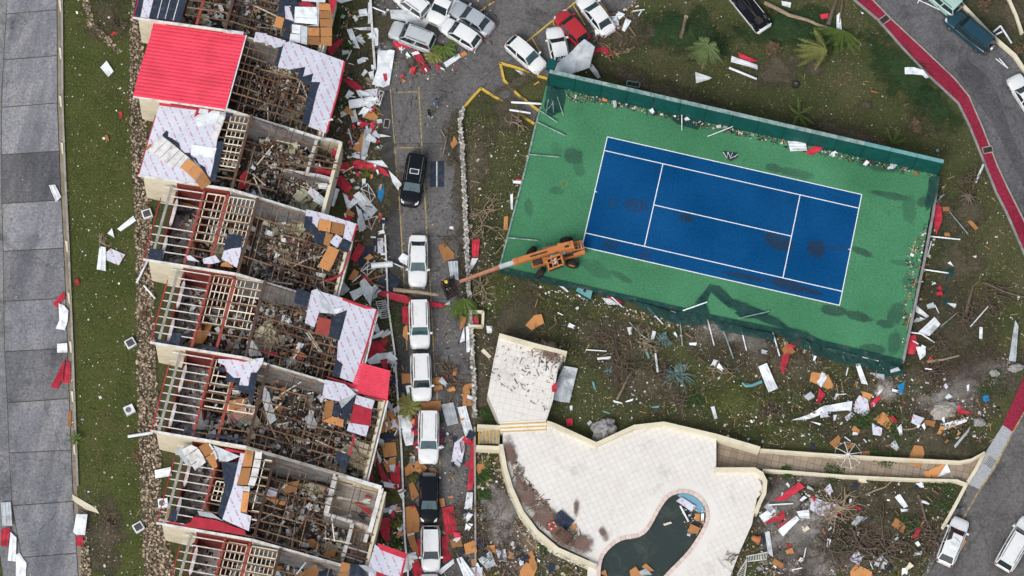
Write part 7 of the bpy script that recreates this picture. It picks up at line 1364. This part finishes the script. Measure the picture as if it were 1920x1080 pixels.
for k, h in HOUSE.items():
    for u0, u1, n, lf in ((W1 + .8, h.ew - 1.2, 13, 3.3), (4.3, W1 - .6, 4, 2.2), (1.7, 3.4, 3, 1.4)):
        if k == 2 and u0 < W1: continue
        scrap(' '.join(('P:' if i == 0 else '') + '%.1f,%.1f' % PXL(h.w(u, v, G + lf)) for i, (u, v) in enumerate(((u0, -.5), (u1, -.5), (u1, -h.ln + .7), (u0, -h.ln + .7)))), n, 'WSWMSWCNOW', 3, 8.5, lf)
# say where each lies, nearest landmark first; break ties by size and nearness
def where(cx, cy):
    best = sorted(LM, key=lambda l: math.dist(l[0], (cx, cy)))[0]; dx, dy = cx - best[0][0], cy - best[0][1]; dd = math.hypot(dx, dy)
    if dd < 13: return 'right at ' + best[1], dd
    ax, ay = abs(dx), abs(dy); v = 'above' if dy < 0 else 'below'; hz = 'left of' if dx < 0 else 'right of'
    r = hz if ax > 2.2 * ay else (v if ay > 2.2 * ax else v + ' and ' + hz)
    return ('just ' if dd < 45 else '') + r + ' ' + best[1], dd
GR = {}
for e in DEB:
    o, k, cx, cy, size, lab, asp = e; a, dd = where(cx, cy); nn = NOUN[k][0]
    sz = 'small ' if size < 18 else ('large ' if size > 62 else '')
    if k not in 'PQB' and asp > 9: sz += 'long '
    if k in 'PQB': sz = 'short ' if size < 24 else ('long ' if size > 50 else '')
    GR.setdefault((sz + nn, a), []).append((dd, e))
ORD = ['nearest', 'second nearest', 'third nearest', 'fourth nearest', 'fifth nearest', 'sixth nearest', 'seventh nearest', 'eighth nearest', 'ninth nearest', 'tenth nearest', 'eleventh nearest', 'twelfth nearest', 'thirteenth nearest', 'fourteenth nearest', 'fifteenth nearest'] + ['%dth nearest' % i for i in range(16, 60)]
for (nn, a), L_ in GR.items():
    L_.sort(key=lambda q: q[0])
    for i, (dd, e) in enumerate(L_):
        if len((ORD[i] + ' ' + nn + ' ' + a).split()) > 15: nn = nn.replace('dark navy', 'navy').replace('orange wooden', 'orange').replace('small ', ''); a = a.replace('just ', '').replace('the end of the walkway wall', 'the walkway wall end').replace('above and', 'up and').replace('below and', 'down and')
        tag(e[0], (nn + ' lying ' + a) if len(L_) == 1 else ('%s %s %s' % (ORD[i], nn, a)), CATN[e[1]], 'storm blown roofing, boards and poles')
# ---------------------------------------------------------------- collapsed windscreen net on the lower and right court edges
def net(s, label, amp, z):
    q = [U(x, y, z) for x, y in pts(s)]; SEED[0] += 1; b = fill_poly(q, 5, amp, .012, SEED[0], .7); o = b.build('windscreen_net', m_['green_net'], loc=q[0]); tag(o, label, 'net', 'collapsed green windscreen net')
net('B4:790,712 870,612 920,622 1000,690 1100,735 1230,795 1320,850 1430,890 1420,905 1290,865 1160,815 1050,770 980,740 930,700 880,650 850,710 830,740', 'long folded green net thrown up over the lower court edge', .25, .2)
net('B4:610,790 700,765 850,715 870,780 850,830 770,850 680,830 620,820', 'crumpled dark green net heaped on the kerb left of the raised fold', .25, .1)
net('B4:1010,770 1090,735 1210,770 1150,800 1060,800', 'small triangle of green net beside the fallen pole', .15, .12)
net('B5:235,925 330,965 480,990 620,1030 750,1045 740,1090 600,1080 420,1060 300,1020 240,1000', 'wide dark green net hanging below the lower right court kerb', .2, G + .4)
net('B4:430,700 520,720 640,760 720,790 700,830 600,800 500,760', 'thin green net trailing over the lower kerb near the green box', .2, .1)
net('B4:870,800 980,830 1100,860 1240,890 1230,930 1080,900 940,870', 'ragged green net draped below the middle of the lower kerb', .2, -.2)
net('B4:1260,880 1400,915 1440,940 1420,980 1330,950', 'crumpled green net beside the long red strip below the court', .25, -.2)
net('B5:905,10 970,0 960,70 930,160 890,200 880,150 900,80', 'dark green net sagging at the right end of the fence', .2, .5)
net('B5:985,290 1020,420 1045,520 1050,650 1000,760 985,700 1000,560 975,420', 'thin green net lying on grass right of the court', .12, G + .1)
net('C5:500,40 640,60 660,110 560,120 480,80', 'dark green net rag under white scraps below the court', .15, G + .15)
net('A3:1160,480 1220,460 1260,540 1250,620 1170,660 1140,600', 'dark green net tangled at the upper left court corner', .3, .2)
net('A4:600,620 760,640 850,700 800,730 690,700', 'faint green net lying at the foot of the fence', .1, .06)
for s in ('A3:1190,470 1250,650', 'A3:1165,560 1150,640', 'A3:1185,500 1195,650', 'A3:1260,520 1320,480', 'A3:1155,620 1190,580'):
    (x0, y0), (x1, y1) = pts(s); a, c = U(x0, y0, .3), U(x1, y1, .1); o = MB().tube([a, c], .045, n=6).build('fence_post', m_['pole_green'], loc=a); tag(o, {'A3:1190': 'longest', 'A3:1165': 'short leftmost', 'A3:1185': 'upright', 'A3:1260': 'rightmost slanting', 'A3:1155': 'lowest'}[s[:7]] + ' of the bent green fence posts at the upper left court corner', 'post', 'bent fence posts at the court corner')
for k, s in (('W', 'A3:1175,440 1215,435 1240,455 1180,455'), ('R', 'A3:1215,555 1240,525 1262,535 1240,585'), ('W', 'A3:1180,490 1220,480 1230,500 1190,520'), ('R', 'A3:1225,500 1255,490 1250,510 1230,515')): pass
# ---------------------------------------------------------------- fixed things lying about
def acunit(px, py, ang, label, fan):
    t = thing('outdoor_unit', label, 'air conditioner', U(px, py, G + .05), math.radians(ang))
    MB().box((0, 0, .19), (.86, .8, .38)).build('casing', m_['white_metal'], t)
    if fan:
        MB().disc((-.1, 0, .385), .27, .02, 20).build('fan_opening', m_['black_plastic'], t); MB().disc((-.1, 0, .4), .08, .03, 12).build('fan_hub', m_['rim'], t)
        for r in (.14, .2, .26): 
            b = MB(); b.tube([(-.1 + r * math.cos(6.2832 * i / 20), r * math.sin(6.2832 * i / 20), .41) for i in range(21)], .008, n=4, caps=False); b.build('guard_ring', m_['white_metal'], t)
    else:
        MB().box((0, 0, .385), (.68, .6, .02)).build('coil', m_['black_plastic'], t)
        g = MB().box((0, 0, .405), (.02, .6, .015)).build('fin', m_['chip_grey'], t)
        for i in range(-4, 5):
            if i: inst(g, t, (i * .072, 0, 0))
    MB().box((.36, 0, .39), (.08, .76, .03)).build('edge_panel', m_['white_metal'], t)
acunit(276, 403, 28, 'tipped white outdoor unit with a dark grille, topmost beside the houses', False); acunit(245, 645, 40, 'white outdoor unit with a grey grille on the grass verge, second from top', False); acunit(243, 770, 35, 'white outdoor unit with a round fan lying face up', True); acunit(260, 990, 40, 'white outdoor unit with an open dark case, lowest beside the houses', False); acunit(306, 945, 15, 'white box unit with a round fan leaning on the house front rocks', True)
t = thing('dented_tank', 'white dented appliance lying on its side at the lower end of the concrete road', 'appliance', U(150, 983, G)); q = [U(x, y, G + .5) - t.location for x, y in pts('C1:412,832 430,733 492,733 478,850 425,845')]
b = fill_poly(q, 3, .1, .05, 3); b.v += []; b.build('dented_top', m_['white_metal'], t); q = [v - Vector((0, 0, .01)) for v in q]; MB().prism([(v.x * .94, v.y * .94) for v in q], .02, .42).build('case', m_['white_metal'], t)
t = thing('utility_box', 'square dark green box on the ground at the lower court kerb', 'box', U(*pts('B4:160,660')[0], G)); q = [U(x, y, G + .8) - t.location for x, y in pts('B4:122,645 140,612 212,638 200,690')]
MB().prism(q, 0, .74).build('case', m_['green_paint'], t); MB().prism([v * 1.06 for v in q], .745, .82).build('lid', m_['teal'], t); c_ = sum(q, Vector()) / 4; MB().disc((c_.x, c_.y, .84), .14, .04, 14).build('cap', m_['dark_metal'], t)
t = thing('green_box', 'dark green open crate on the lawn behind the fence', 'crate', U(*pts('A4:440,485')[0], G)); 
for a, c, w_ in (((-.6, -.18, .2), (.6, -.18, .2), .08), ((-.6, .3, .2), (.6, .3, .2), .08), ((-.6, -.18, .2), (-.6, .3, .2), .08), ((.6, -.18, .2), (.6, .3, .2), .08)): MB().bar(a, c, w_, .4).build('side', m_['pole_green'], t)
MB().box((0, .06, .05), (1.2, .5, .06)).build('base', m_['green_paint'], t)
t = thing('manhole', 'round black open pipe end on the upper lawn right of the pale palm', 'manhole', U(1491, 159, G)); MB().disc((0, 0, .1), .36, .2, 18).build('rim', m_['tyre'], t); MB().disc((0, 0, .21), .24, .03, 16).build('opening', m_['chip_dark'], t); MB().box((.05, .08, .24), (.25, .08, .04)).build('handle', m_['rim'], t)
def boulder(px, py, rx, ry, hh, ang, label, m='grey_rock', flat=False):
    bm = bmesh.new(); bmesh.ops.create_icosphere(bm, subdivisions=4, radius=1); sd = RN.uniform(0, 50)
    for v in bm.verts:
        k = 1 + .35 * noise.noise(v.co * 1.3 + Vector((sd, 0, 0))) + .24 * noise.noise(v.co * 3.1 + Vector((sd, 5, 0))) + .14 * noise.noise(v.co * 7.3 + Vector((sd, 2, 3))); v.co = Vector((v.co.x * rx / 20 * k, v.co.y * ry / 20 * k, v.co.z * hh * k))
    me = bpy.data.meshes.new('boulder'); bm.to_mesh(me); bm.free(); me.materials.append(m_[m]); o = obj('boulder', me, None, U(px, py, gz(px, py) + hh * .4)); o.rotation_euler.z = math.radians(ang); tag(o, label, 'rock')
boulder(1132, 805, 18, 24, .8, -40, 'big grey boulder lying against the zigzag cream wall'); boulder(1772, 769, 27, 14, .5, 28, 'big flat beige rock slab on the stony bank', 'concrete'); boulder(1905, 690, 13, 7, .4, 20, 'grey rock at the top of the stony bank by the right edge'); boulder(1865, 700, 9, 7, .35, 0, 'smaller grey rock on the stony bank near the red path'); boulder(1836, 792, 10, 8, .35, 10, 'grey rock left of the red path end'); boulder(1652, 728, 7, 8, .3, 20, 'pale rock among white scraps below the court corner', 'concrete')
t = thing('parasol_skeleton', 'bare white umbrella frame with eight ribs lying across the walkway wall', 'umbrella', U(1590.5, 852, G + .9))
for i in range(8):
    a = .35 + i * math.pi / 4; e = Vector((1.25 * math.cos(a), 1.25 * math.sin(a), -.25)); MB().tube([(0, 0, .1), e * .5 + Vector((0, 0, .08)), e], .045, .03, 6).build('rib', m_['white_paint'], t)
    a2 = a + math.pi / 4; MB().tube([e, Vector((1.25 * math.cos(a2), 1.25 * math.sin(a2), -.25))], .012, .012, 4).build('edge_wire', m_['white_line'], t)
MB().disc((0, 0, .12), .1, .1, 12).build('hub', m_['white_paint'], t)
t = thing('life_ring', 'red life ring with white bands among rubbish on the terrace', 'life ring', U(*pts('C3:1018,838')[0], D + .12)); b = MB(); N1, N2 = 24, 8
for seg in range(4):
    for part_, (f0, f1), m in (('ring_section', (0, .8), 'life_red'), ('white_band', (.8, 1), 'cloth_white')):
        bb = MB(); A0, A1 = (seg + f0) * math.pi / 2, (seg + f1) * math.pi / 2; bb.tube([(.3 * math.cos(A0 + (A1 - A0) * i / 6), .3 * math.sin(A0 + (A1 - A0) * i / 6), .08) for i in range(7)], .085, .085, 8); bb.build(part_, m_[m], t)
t = thing('brown_sofa', 'dark brown sofa lying in rubbish on the lower left of the terrace', 'sofa', U(*pts('C3:1070,895')[0], D + .04), math.radians(-35))
for nm, c, d_ in (('seat', (0, 0, .25), (1.3, .6, .3)), ('backrest', (0, .36, .45), (1.3, .18, .7)), ('armrest', (-.62, 0, .35), (.16, .66, .5)), ('armrest', (.62, 0, .35), (.16, .66, .5))): MB().box(c, d_).build(nm, m_['dark_wood'], t)
t = thing('plant_pot', 'terracotta pot lying beside the right edge of the terrace', 'pot', U(*pts('C4:968,902')[0], G + .3)); MB().tube([(-.3, .1, 0), (.1, 0, 0), (.32, -.05, .02)], .22, .4, 14, caps=False).build('pot_body', m_['terracotta'], t); MB().tube([(.3, -.045, .02), (.4, -.06, .02)], .42, .42, 14, caps=False).build('pot_rim', m_['terracotta'], t)
t = thing('white_railing', 'twisted white railing at the lower right edge of the pool terrace', 'railing', U(*pts('C4:930,1020')[0], G + .3)); o_ = t.location.copy()
R1 = [U(x, y, .4) - o_ for x, y in pts('C4:925,985 1025,965')]; R2 = [U(x, y, 0) - o_ for x, y in pts('C4:930,1010 1020,1000')]
for r_ in (R1, R2): MB().tube(r_, .04, n=6).build('rail', m_['white_paint'], t)
for i in range(13): MB().tube([R1[0].lerp(R1[1], i / 12), R2[0].lerp(R2[1], i / 12)], .025, n=5).build('baluster', m_['white_paint'], t)
R1 = [U(x, y, .5) - o_ for x, y in pts('C4:925,1000 880,1075')]; R2 = [U(x, y, .1) - o_ for x, y in pts('C4:925,1025 915,1085')]
for r_ in (R1, R2): MB().tube(r_, .045, n=6).build('rail', m_['white_paint'], t)
for i in range(9): MB().tube([R1[0].lerp(R1[1], i / 8), R2[0].lerp(R2[1], i / 8)], .025, n=5).build('baluster', m_['white_paint'], t)
MB().tube([U(x, y, .45) - o_ for x, y in pts('C4:780,1000 810,1035 860,1070 840,1085')], .03, n=6).build('handrail', m_['white_paint'], t)
def lattice(pxs, label, nm='garden_chair'):
    t = thing(nm, label, 'chair', U(*pts(pxs)[0], G + .05)); q = [U(x, y, G + .5) - t.location for x, y in pts(pxs)]
    for i in range(len(q)): MB().tube([q[i], q[(i + 1) % len(q)]], .035, n=5).build('frame', m_['white_paint'], t)
    for i in range(2): MB().tube([q[i], q[i + 2]], .03, n=5).build('brace', m_['white_paint'], t)
    for v in q: MB().tube([v, (v.x * 1.03, v.y * 1.03, .02)], .03, n=5).build('leg', m_['white_paint'], t)
lattice('B3:110,70 150,45 190,110 165,150', 'white tipped garden chair frame beside the olive hedge'); lattice('B3:105,255 150,240 200,225 170,300', 'white garden chair frame below the white sheet at the hedge'); lattice('A3:190,580 215,510 240,515 215,590', 'white bent metal frame at the top end of the gutter strip', 'garden_trellis'); lattice('B3:110,530 150,480 190,520 145,560', 'white metal frame among dark panels by the eave', 'garden_trellis')
t = thing('louvre_shutter', 'white louvred shutter lying above the long printed membrane', 'shutter', U(*pts('B3:235,750')[0], G + .3)); q = [U(x, y, G + .35) - t.location for x, y in pts('B3:195,708 245,700 278,790 222,800')]
for i in range(9):
    f = i / 8; MB().bar(q[0].lerp(q[3], f), q[1].lerp(q[2], f), .07, .03).build('slat', m_['white_paint'], t)
for a, c in ((0, 3), (1, 2)): MB().bar(q[a], q[c], .07, .06).build('stile', m_['white_paint'], t)
t = thing('roof_gutter', 'white rolled metal gutter lying across the wall by the dark panels', 'gutter', U(*pts('B3:225,500')[0], G + .5)); q = [U(x, y, G + .6) - t.location for x, y in pts('B3:165,505 288,495')]; MB().tube(q, .27, .27, 14).build('roll', m_['white_metal'], t); MB().tube([q[0] * 1.005, q[0] * 1.04], .28, .28, 14).build('end', m_['navy'], t)
t = thing('solar_panel', 'dark double panel lying on the road right of the black pickup', 'panel', U(819, 327, G + .06))
for s in ('A3:500,910 533,908 533,1050 500,1050', 'A3:541,908 575,908 575,1050 541,1050'): MB().prism([U(x, y, G + .12) - t.location for x, y in pts(s)], .02, .08).build('panel_half', m_['navy'], t)
MB().prism([U(x, y, G + .12) - t.location for x, y in pts('A3:534,908 540,908 540,1050 534,1050')], .02, .1).build('centre_strip', m_['white_paint'], t)
t = thing('black_rag', 'black cloth with white straps lying on the court above the blue', 'cloth', U(1370, 291, .02)); q = [U(x, y, .08) - t.location for x, y in pts('A4:945,850 990,858 1030,860 1025,890 990,908 960,880')]; fill_poly(q, 3, .12, .02, 5).build('cloth', m_['navy'], t)
for s in ('A4:948,855 970,890 975,855', 'A4:975,855 990,885 1000,860', 'A4:985,890 1015,880 1030,865'): MB().tube([U(x, y, .2) - t.location for x, y in pts(s)], .035, n=5).build('strap', m_['white_paint'], t)
t = thing('garden_lamp', 'small round white garden lamp left of the lower parked cars', 'lamp', U(748, 994, G)); MB().tube([(0, 0, 0), (0, 0, .5)], .04, n=6).build('post', m_['dark_metal'], t); MB().disc((0, 0, .55), .16, .14, 14).build('globe', m_['white_paint'], t)
t = thing('green_slide', 'teal curved pipe lying left of the white sheet below the net', 'pipe', U(*pts('C4:930,150')[0], G + .1)); q = [U(x, y, G + .2) - t.location for x, y in pts('C4:905,148 920,165 950,162 998,142')]; MB().tube(q, .09, .16, 8).build('pipe_run', m_['teal'], t)
# ---------------------------------------------------------------- stones and litter
RM = []
for i in range(7):
    b = MB(); bm = bmesh.new(); bmesh.ops.create_icosphere(bm, subdivisions=1, radius=1); 
    for v in bm.verts: v.co = Vector((v.co.x * RN.uniform(.8, 1.2), v.co.y * .8 * RN.uniform(.75, 1.2), v.co.z * .65 * RN.uniform(.75, 1.2)))
    me = bpy.data.meshes.new('rock'); bm.to_mesh(me); bm.free(); me.materials.append(m_['rock']); RM.append(me)
RIP = pts('P:250,-20 243,60 244,130 242,200 248,330 254,420 256,600 258,750 262,900 272,1090 330,1090 318,1000 302,930 303,860 298,780 292,690 290,600 288,530 284,400 280,330 276,220 272,150 268,60 264,-20')
BEDS = [(RIP, 4200), (pts('P:152,-10 165,50 190,75 224,102 230,96 200,66 176,44 166,-10'), 260), (pts('P:150,955 160,960 172,1090 150,1090'), 300)]
def rpoint(poly):
    xs = [p[0] for p in poly]; ys = [p[1] for p in poly]
    while 1:
        p = (RN.uniform(min(xs), max(xs)), RN.uniform(min(ys), max(ys)))
        if inside(p, poly): return p
st_b = MB(); big = []
for poly, n in BEDS:
    if poly is RIP:
        sheet('stony_slope', poly, G + .03, 'soil')
    for i in range(n):
        p = rpoint(poly); r = min(.24, .05 + RN.expovariate(1 / .034)); big.append((r, p))
big.sort(key=lambda q: -q[0])
for i, (r, p) in enumerate(big):
    c = U(p[0], p[1], G + .04 + r * .3)
    if i < 290:
        o = obj('rock', RM[i % 7], None, c + Vector((0, 0, .06))); o.scale = (r * 1.05,) * 3; o.rotation_euler = (RN.uniform(-.5, .5), RN.uniform(-.5, .5), RN.uniform(0, 6.28)); tag(o, 'pale brown rock of the rubble bank beside ' + min(((abs(p[1] - y), n) for y, n in ((90, 'the full red roof'), (20, 'the top house'), (270, 'the row of white boards'), (410, 'the topmost outdoor unit'), (500, 'the leaning white pole'), (640, 'the second outdoor unit'), (770, 'the outdoor unit with a fan'), (870, 'the lowest white pole'), (990, 'the lowest outdoor unit'))))[1], 'rock', 'larger rocks of the rubble bank')
    else: rock_into(st_b, c, r * 1.1)
tag(st_b.build('rubble_stones', m_['rock_isl'], fix=True), kind='stuff')
LITM = ['chip_white', 'chip_wood', 'chip_straw', 'chip_dark', 'chip_grey', 'red', 'rock_isl', 'insul']
lit = MB()
def litter(poly, n, wts, s0=.05, s1=.25, sticks=.3):
    poly = pts(poly) if isinstance(poly, str) else poly
    for i in range(n):
        p = rpoint(poly); m = RN.choices(range(8), wts)[0]; s = s0 + RN.expovariate(1 / ((s1 - s0) * .35)); s = min(s, s1 * 1.6); c = U(p[0], p[1], gz(*p) + .03)
        M = Matrix.Rotation(RN.uniform(0, 6.28), 3, 'Z') @ Matrix.Rotation(RN.gauss(0, .3), 3, 'X')
        if m in (1, 2, 3) and RN.random() < sticks * 2: d_ = (s * RN.uniform(2, 4.5), .03 + s * .12, .03)
        else: d_ = (s, s * RN.uniform(.4, 1), RN.uniform(.015, .08))
        lit.box(c, d_, m, M)

litter('P:120,0 245,0 250,300 258,700 268,1080 150,1080 135,800 125,500 115,250', 430, (5, .3, 1, .3, .3, .06, 1, 1.2), .04, .16)
litter('P:3,0 107,0 112,330 120,460 132,800 147,1080 40,1080 10,700', 260, (1, .2, .5, 2, 1, .05, .5, .5), .03, .12)
litter('P:640,0 712,60 715,300 722,440 740,660 755,900 764,1080 700,1080 700,850 690,700 660,500 640,300 610,260', 3400, (3.4, 2, 1.6, 3, 1.8, .7, .6, .3), .06, .34)
litter('P:700,0 930,0 930,80 860,140 790,150 715,170', 520, (1.6, 1, 2, 3, 1.6, .15, .8, .2), .04, .17)
litter('P:735,160 870,130 900,180 862,225 870,340 880,560 740,560 745,330', 620, (.5, .6, 1.6, 3.4, 1.6, .05, .9, .1), .03, .12)
litter('P:740,560 885,560 890,800 892,1080 765,1080 755,850', 800, (1.2, 1.4, 1.8, 3, 1.6, .2, .8, .2), .04, .18)
litter('P:870,210 1000,240 940,500 880,560', 300, (2, .4, 2.6, 1.2, .5, 0, .8, .4), .04, .2, .5)
litter('P:880,520 960,520 1230,600 1400,650 1690,690 1690,740 1400,800 1180,790 1060,790 900,700', 1900, (2.6, .5, 3, 1.8, .6, .02, .9, .4), .03, .15, .5)
litter('P:1400,760 1690,700 1900,700 1860,830 1430,840 1330,820', 1100, (2.6, .9, 2.6, 2.2, .8, .12, 1, .4), .04, .2, .4)
litter('P:1425,890 1800,905 1770,1000 1740,1080 1370,1080 1425,950', 2600, (2.2, .6, 2.8, 2.6, 2.4, .08, 2.4, .3), .04, .21, .5)
litter('P:895,840 940,840 960,940 1010,1010 1110,1080 895,1080', 1100, (2, .8, 2.4, 2, 1.6, .15, 1.6, .3), .05, .24, .45)
litter('P:1010,160 1150,60 1200,0 1600,0 1840,300 1770,300 1500,240 1140,150', 620, (2.2, .7, 3, .8, .5, .03, .4, .3), .03, .12, .6)
litter('P:1120,60 1200,-10 1180,100 1130,110', 260, (2, 2, 3, 1, .5, .1, .4, .3), .05, .24, .6)
litter('P:1770,330 1850,300 1920,480 1920,690 1700,690', 560, (2.4, .9, 2.8, 1.4, .6, .05, .8, .4), .03, .16, .5)
litter('P:1130,166 1310,204 1520,258 1750,318 1750,332 1510,285 1290,230 1120,190', 1300, (1.6, .5, .5, 6, 2, .05, .4, .2), .05, .26)  # scraps, with extra dark chips painting in shade along the fence foot
litter('P:1060,170 1130,180 1130,195 1060,190', 160, (2.4, 1, .8, 4, 2, .1, .6, .4), .04, .14)
litter('P:950,850 975,920 1010,980 1050,1015 1090,1030 1090,1000 1040,960 990,900 960,840', 800, (.5, .6, 3, 3, .6, .35, 1.2, .1), .05, .24)
litter('P:985,650 1060,668 1045,690 1030,700', 60, (.4, .3, 2.6, 3, .6, .1, .4, .1), .04, .2, .6)
litter('P:1340,822 1425,842 1800,868 1810,905 1425,882', 420, (1.4, .8, 2.4, 2.2, 1, .15, .8, .2), .04, .2)
litter('P:1700,480 1745,400 1755,340 1770,345 1745,500 1705,660 1690,660', 420, (1.8, .8, 1.4, 3, 1, .1, .6, .2), .05, .2)
litter('P:950,520 1240,592 1330,600 1690,685 1685,700 1330,625 1230,610', 700, (2.4, .8, 1.6, 2.6, 1, .1, 1.4, .3), .05, .22)
litter('P:1440,930 1560,940 1570,1078 1420,1078', 1500, (1.4, .2, .8, .8, 3.4, 0, 4, 0), .06, .3, .2)
litter('P:1730,745 1800,715 1890,660 1905,690 1820,760 1750,790', 500, (1.2, .2, .5, .6, 2.5, .05, 4, 0), .08, .36, .2)
litter('P:1440,893 1620,900 1620,912 1440,906', 160, (2, 0, .3, .3, 1, 0, 3, 0), .08, .24, .1)
litter('C4:600,700 735,760 700,900 640,880', 90, (3, 2.4, 1, 1, 1, .3, .2, .3), .06, .22)
o = lit.build('storm_litter', [m_[x] for x in LITM], fix=False); tag(o, kind='stuff')
# clipped grass blades and weeds thick enough to roughen the lawns
tf = MB()
for poly, n in (('P:1010,150 1180,20 1600,0 1840,300 1760,290 1140,145', 7000), ('P:118,0 245,0 262,700 272,1080 150,1080 130,700', 6000), ('P:960,520 1690,700 1430,830 1060,780 900,690', 7000), ('P:1770,340 1850,310 1910,500 1900,690 1710,690', 2500), ('P:875,215 1000,240 940,500 885,560', 2500), ('P:1400,760 1860,720 1840,840 1430,835', 2500)):
    pl = pts(poly)
    for i in range(n):
        p = rpoint(pl)
        if noise.noise(Vector((p[0] * .02, p[1] * .02, 3))) + RN.uniform(-.5, .5) < -.1 or inside(p, CPX) or inside(p, DPX): continue
        c = U(p[0], p[1], G + .03)
        for k in range(3):
            a = RN.uniform(0, 6.28); l = RN.uniform(.06, .17); w_ = .02; d_ = Vector((math.cos(a), math.sin(a), 0)); s = Vector((-d_.y, d_.x, 0)); tf.add([c - s * w_, c + s * w_, c + d_ * l + Vector((0, 0, l * .9))], [(0, 1, 2)], RN.choice((0, 0, 0, 1)))
o = tf.build('grass', [m_['grass_blade'] if 'grass_blade' in MATS else mat('grass_blade', (.06, .068, .026), (.08, .078, .034), .4, .9, rnd=.45, island=True, co='world'), m_['chip_straw']], fix=False); tag(o, kind='stuff')
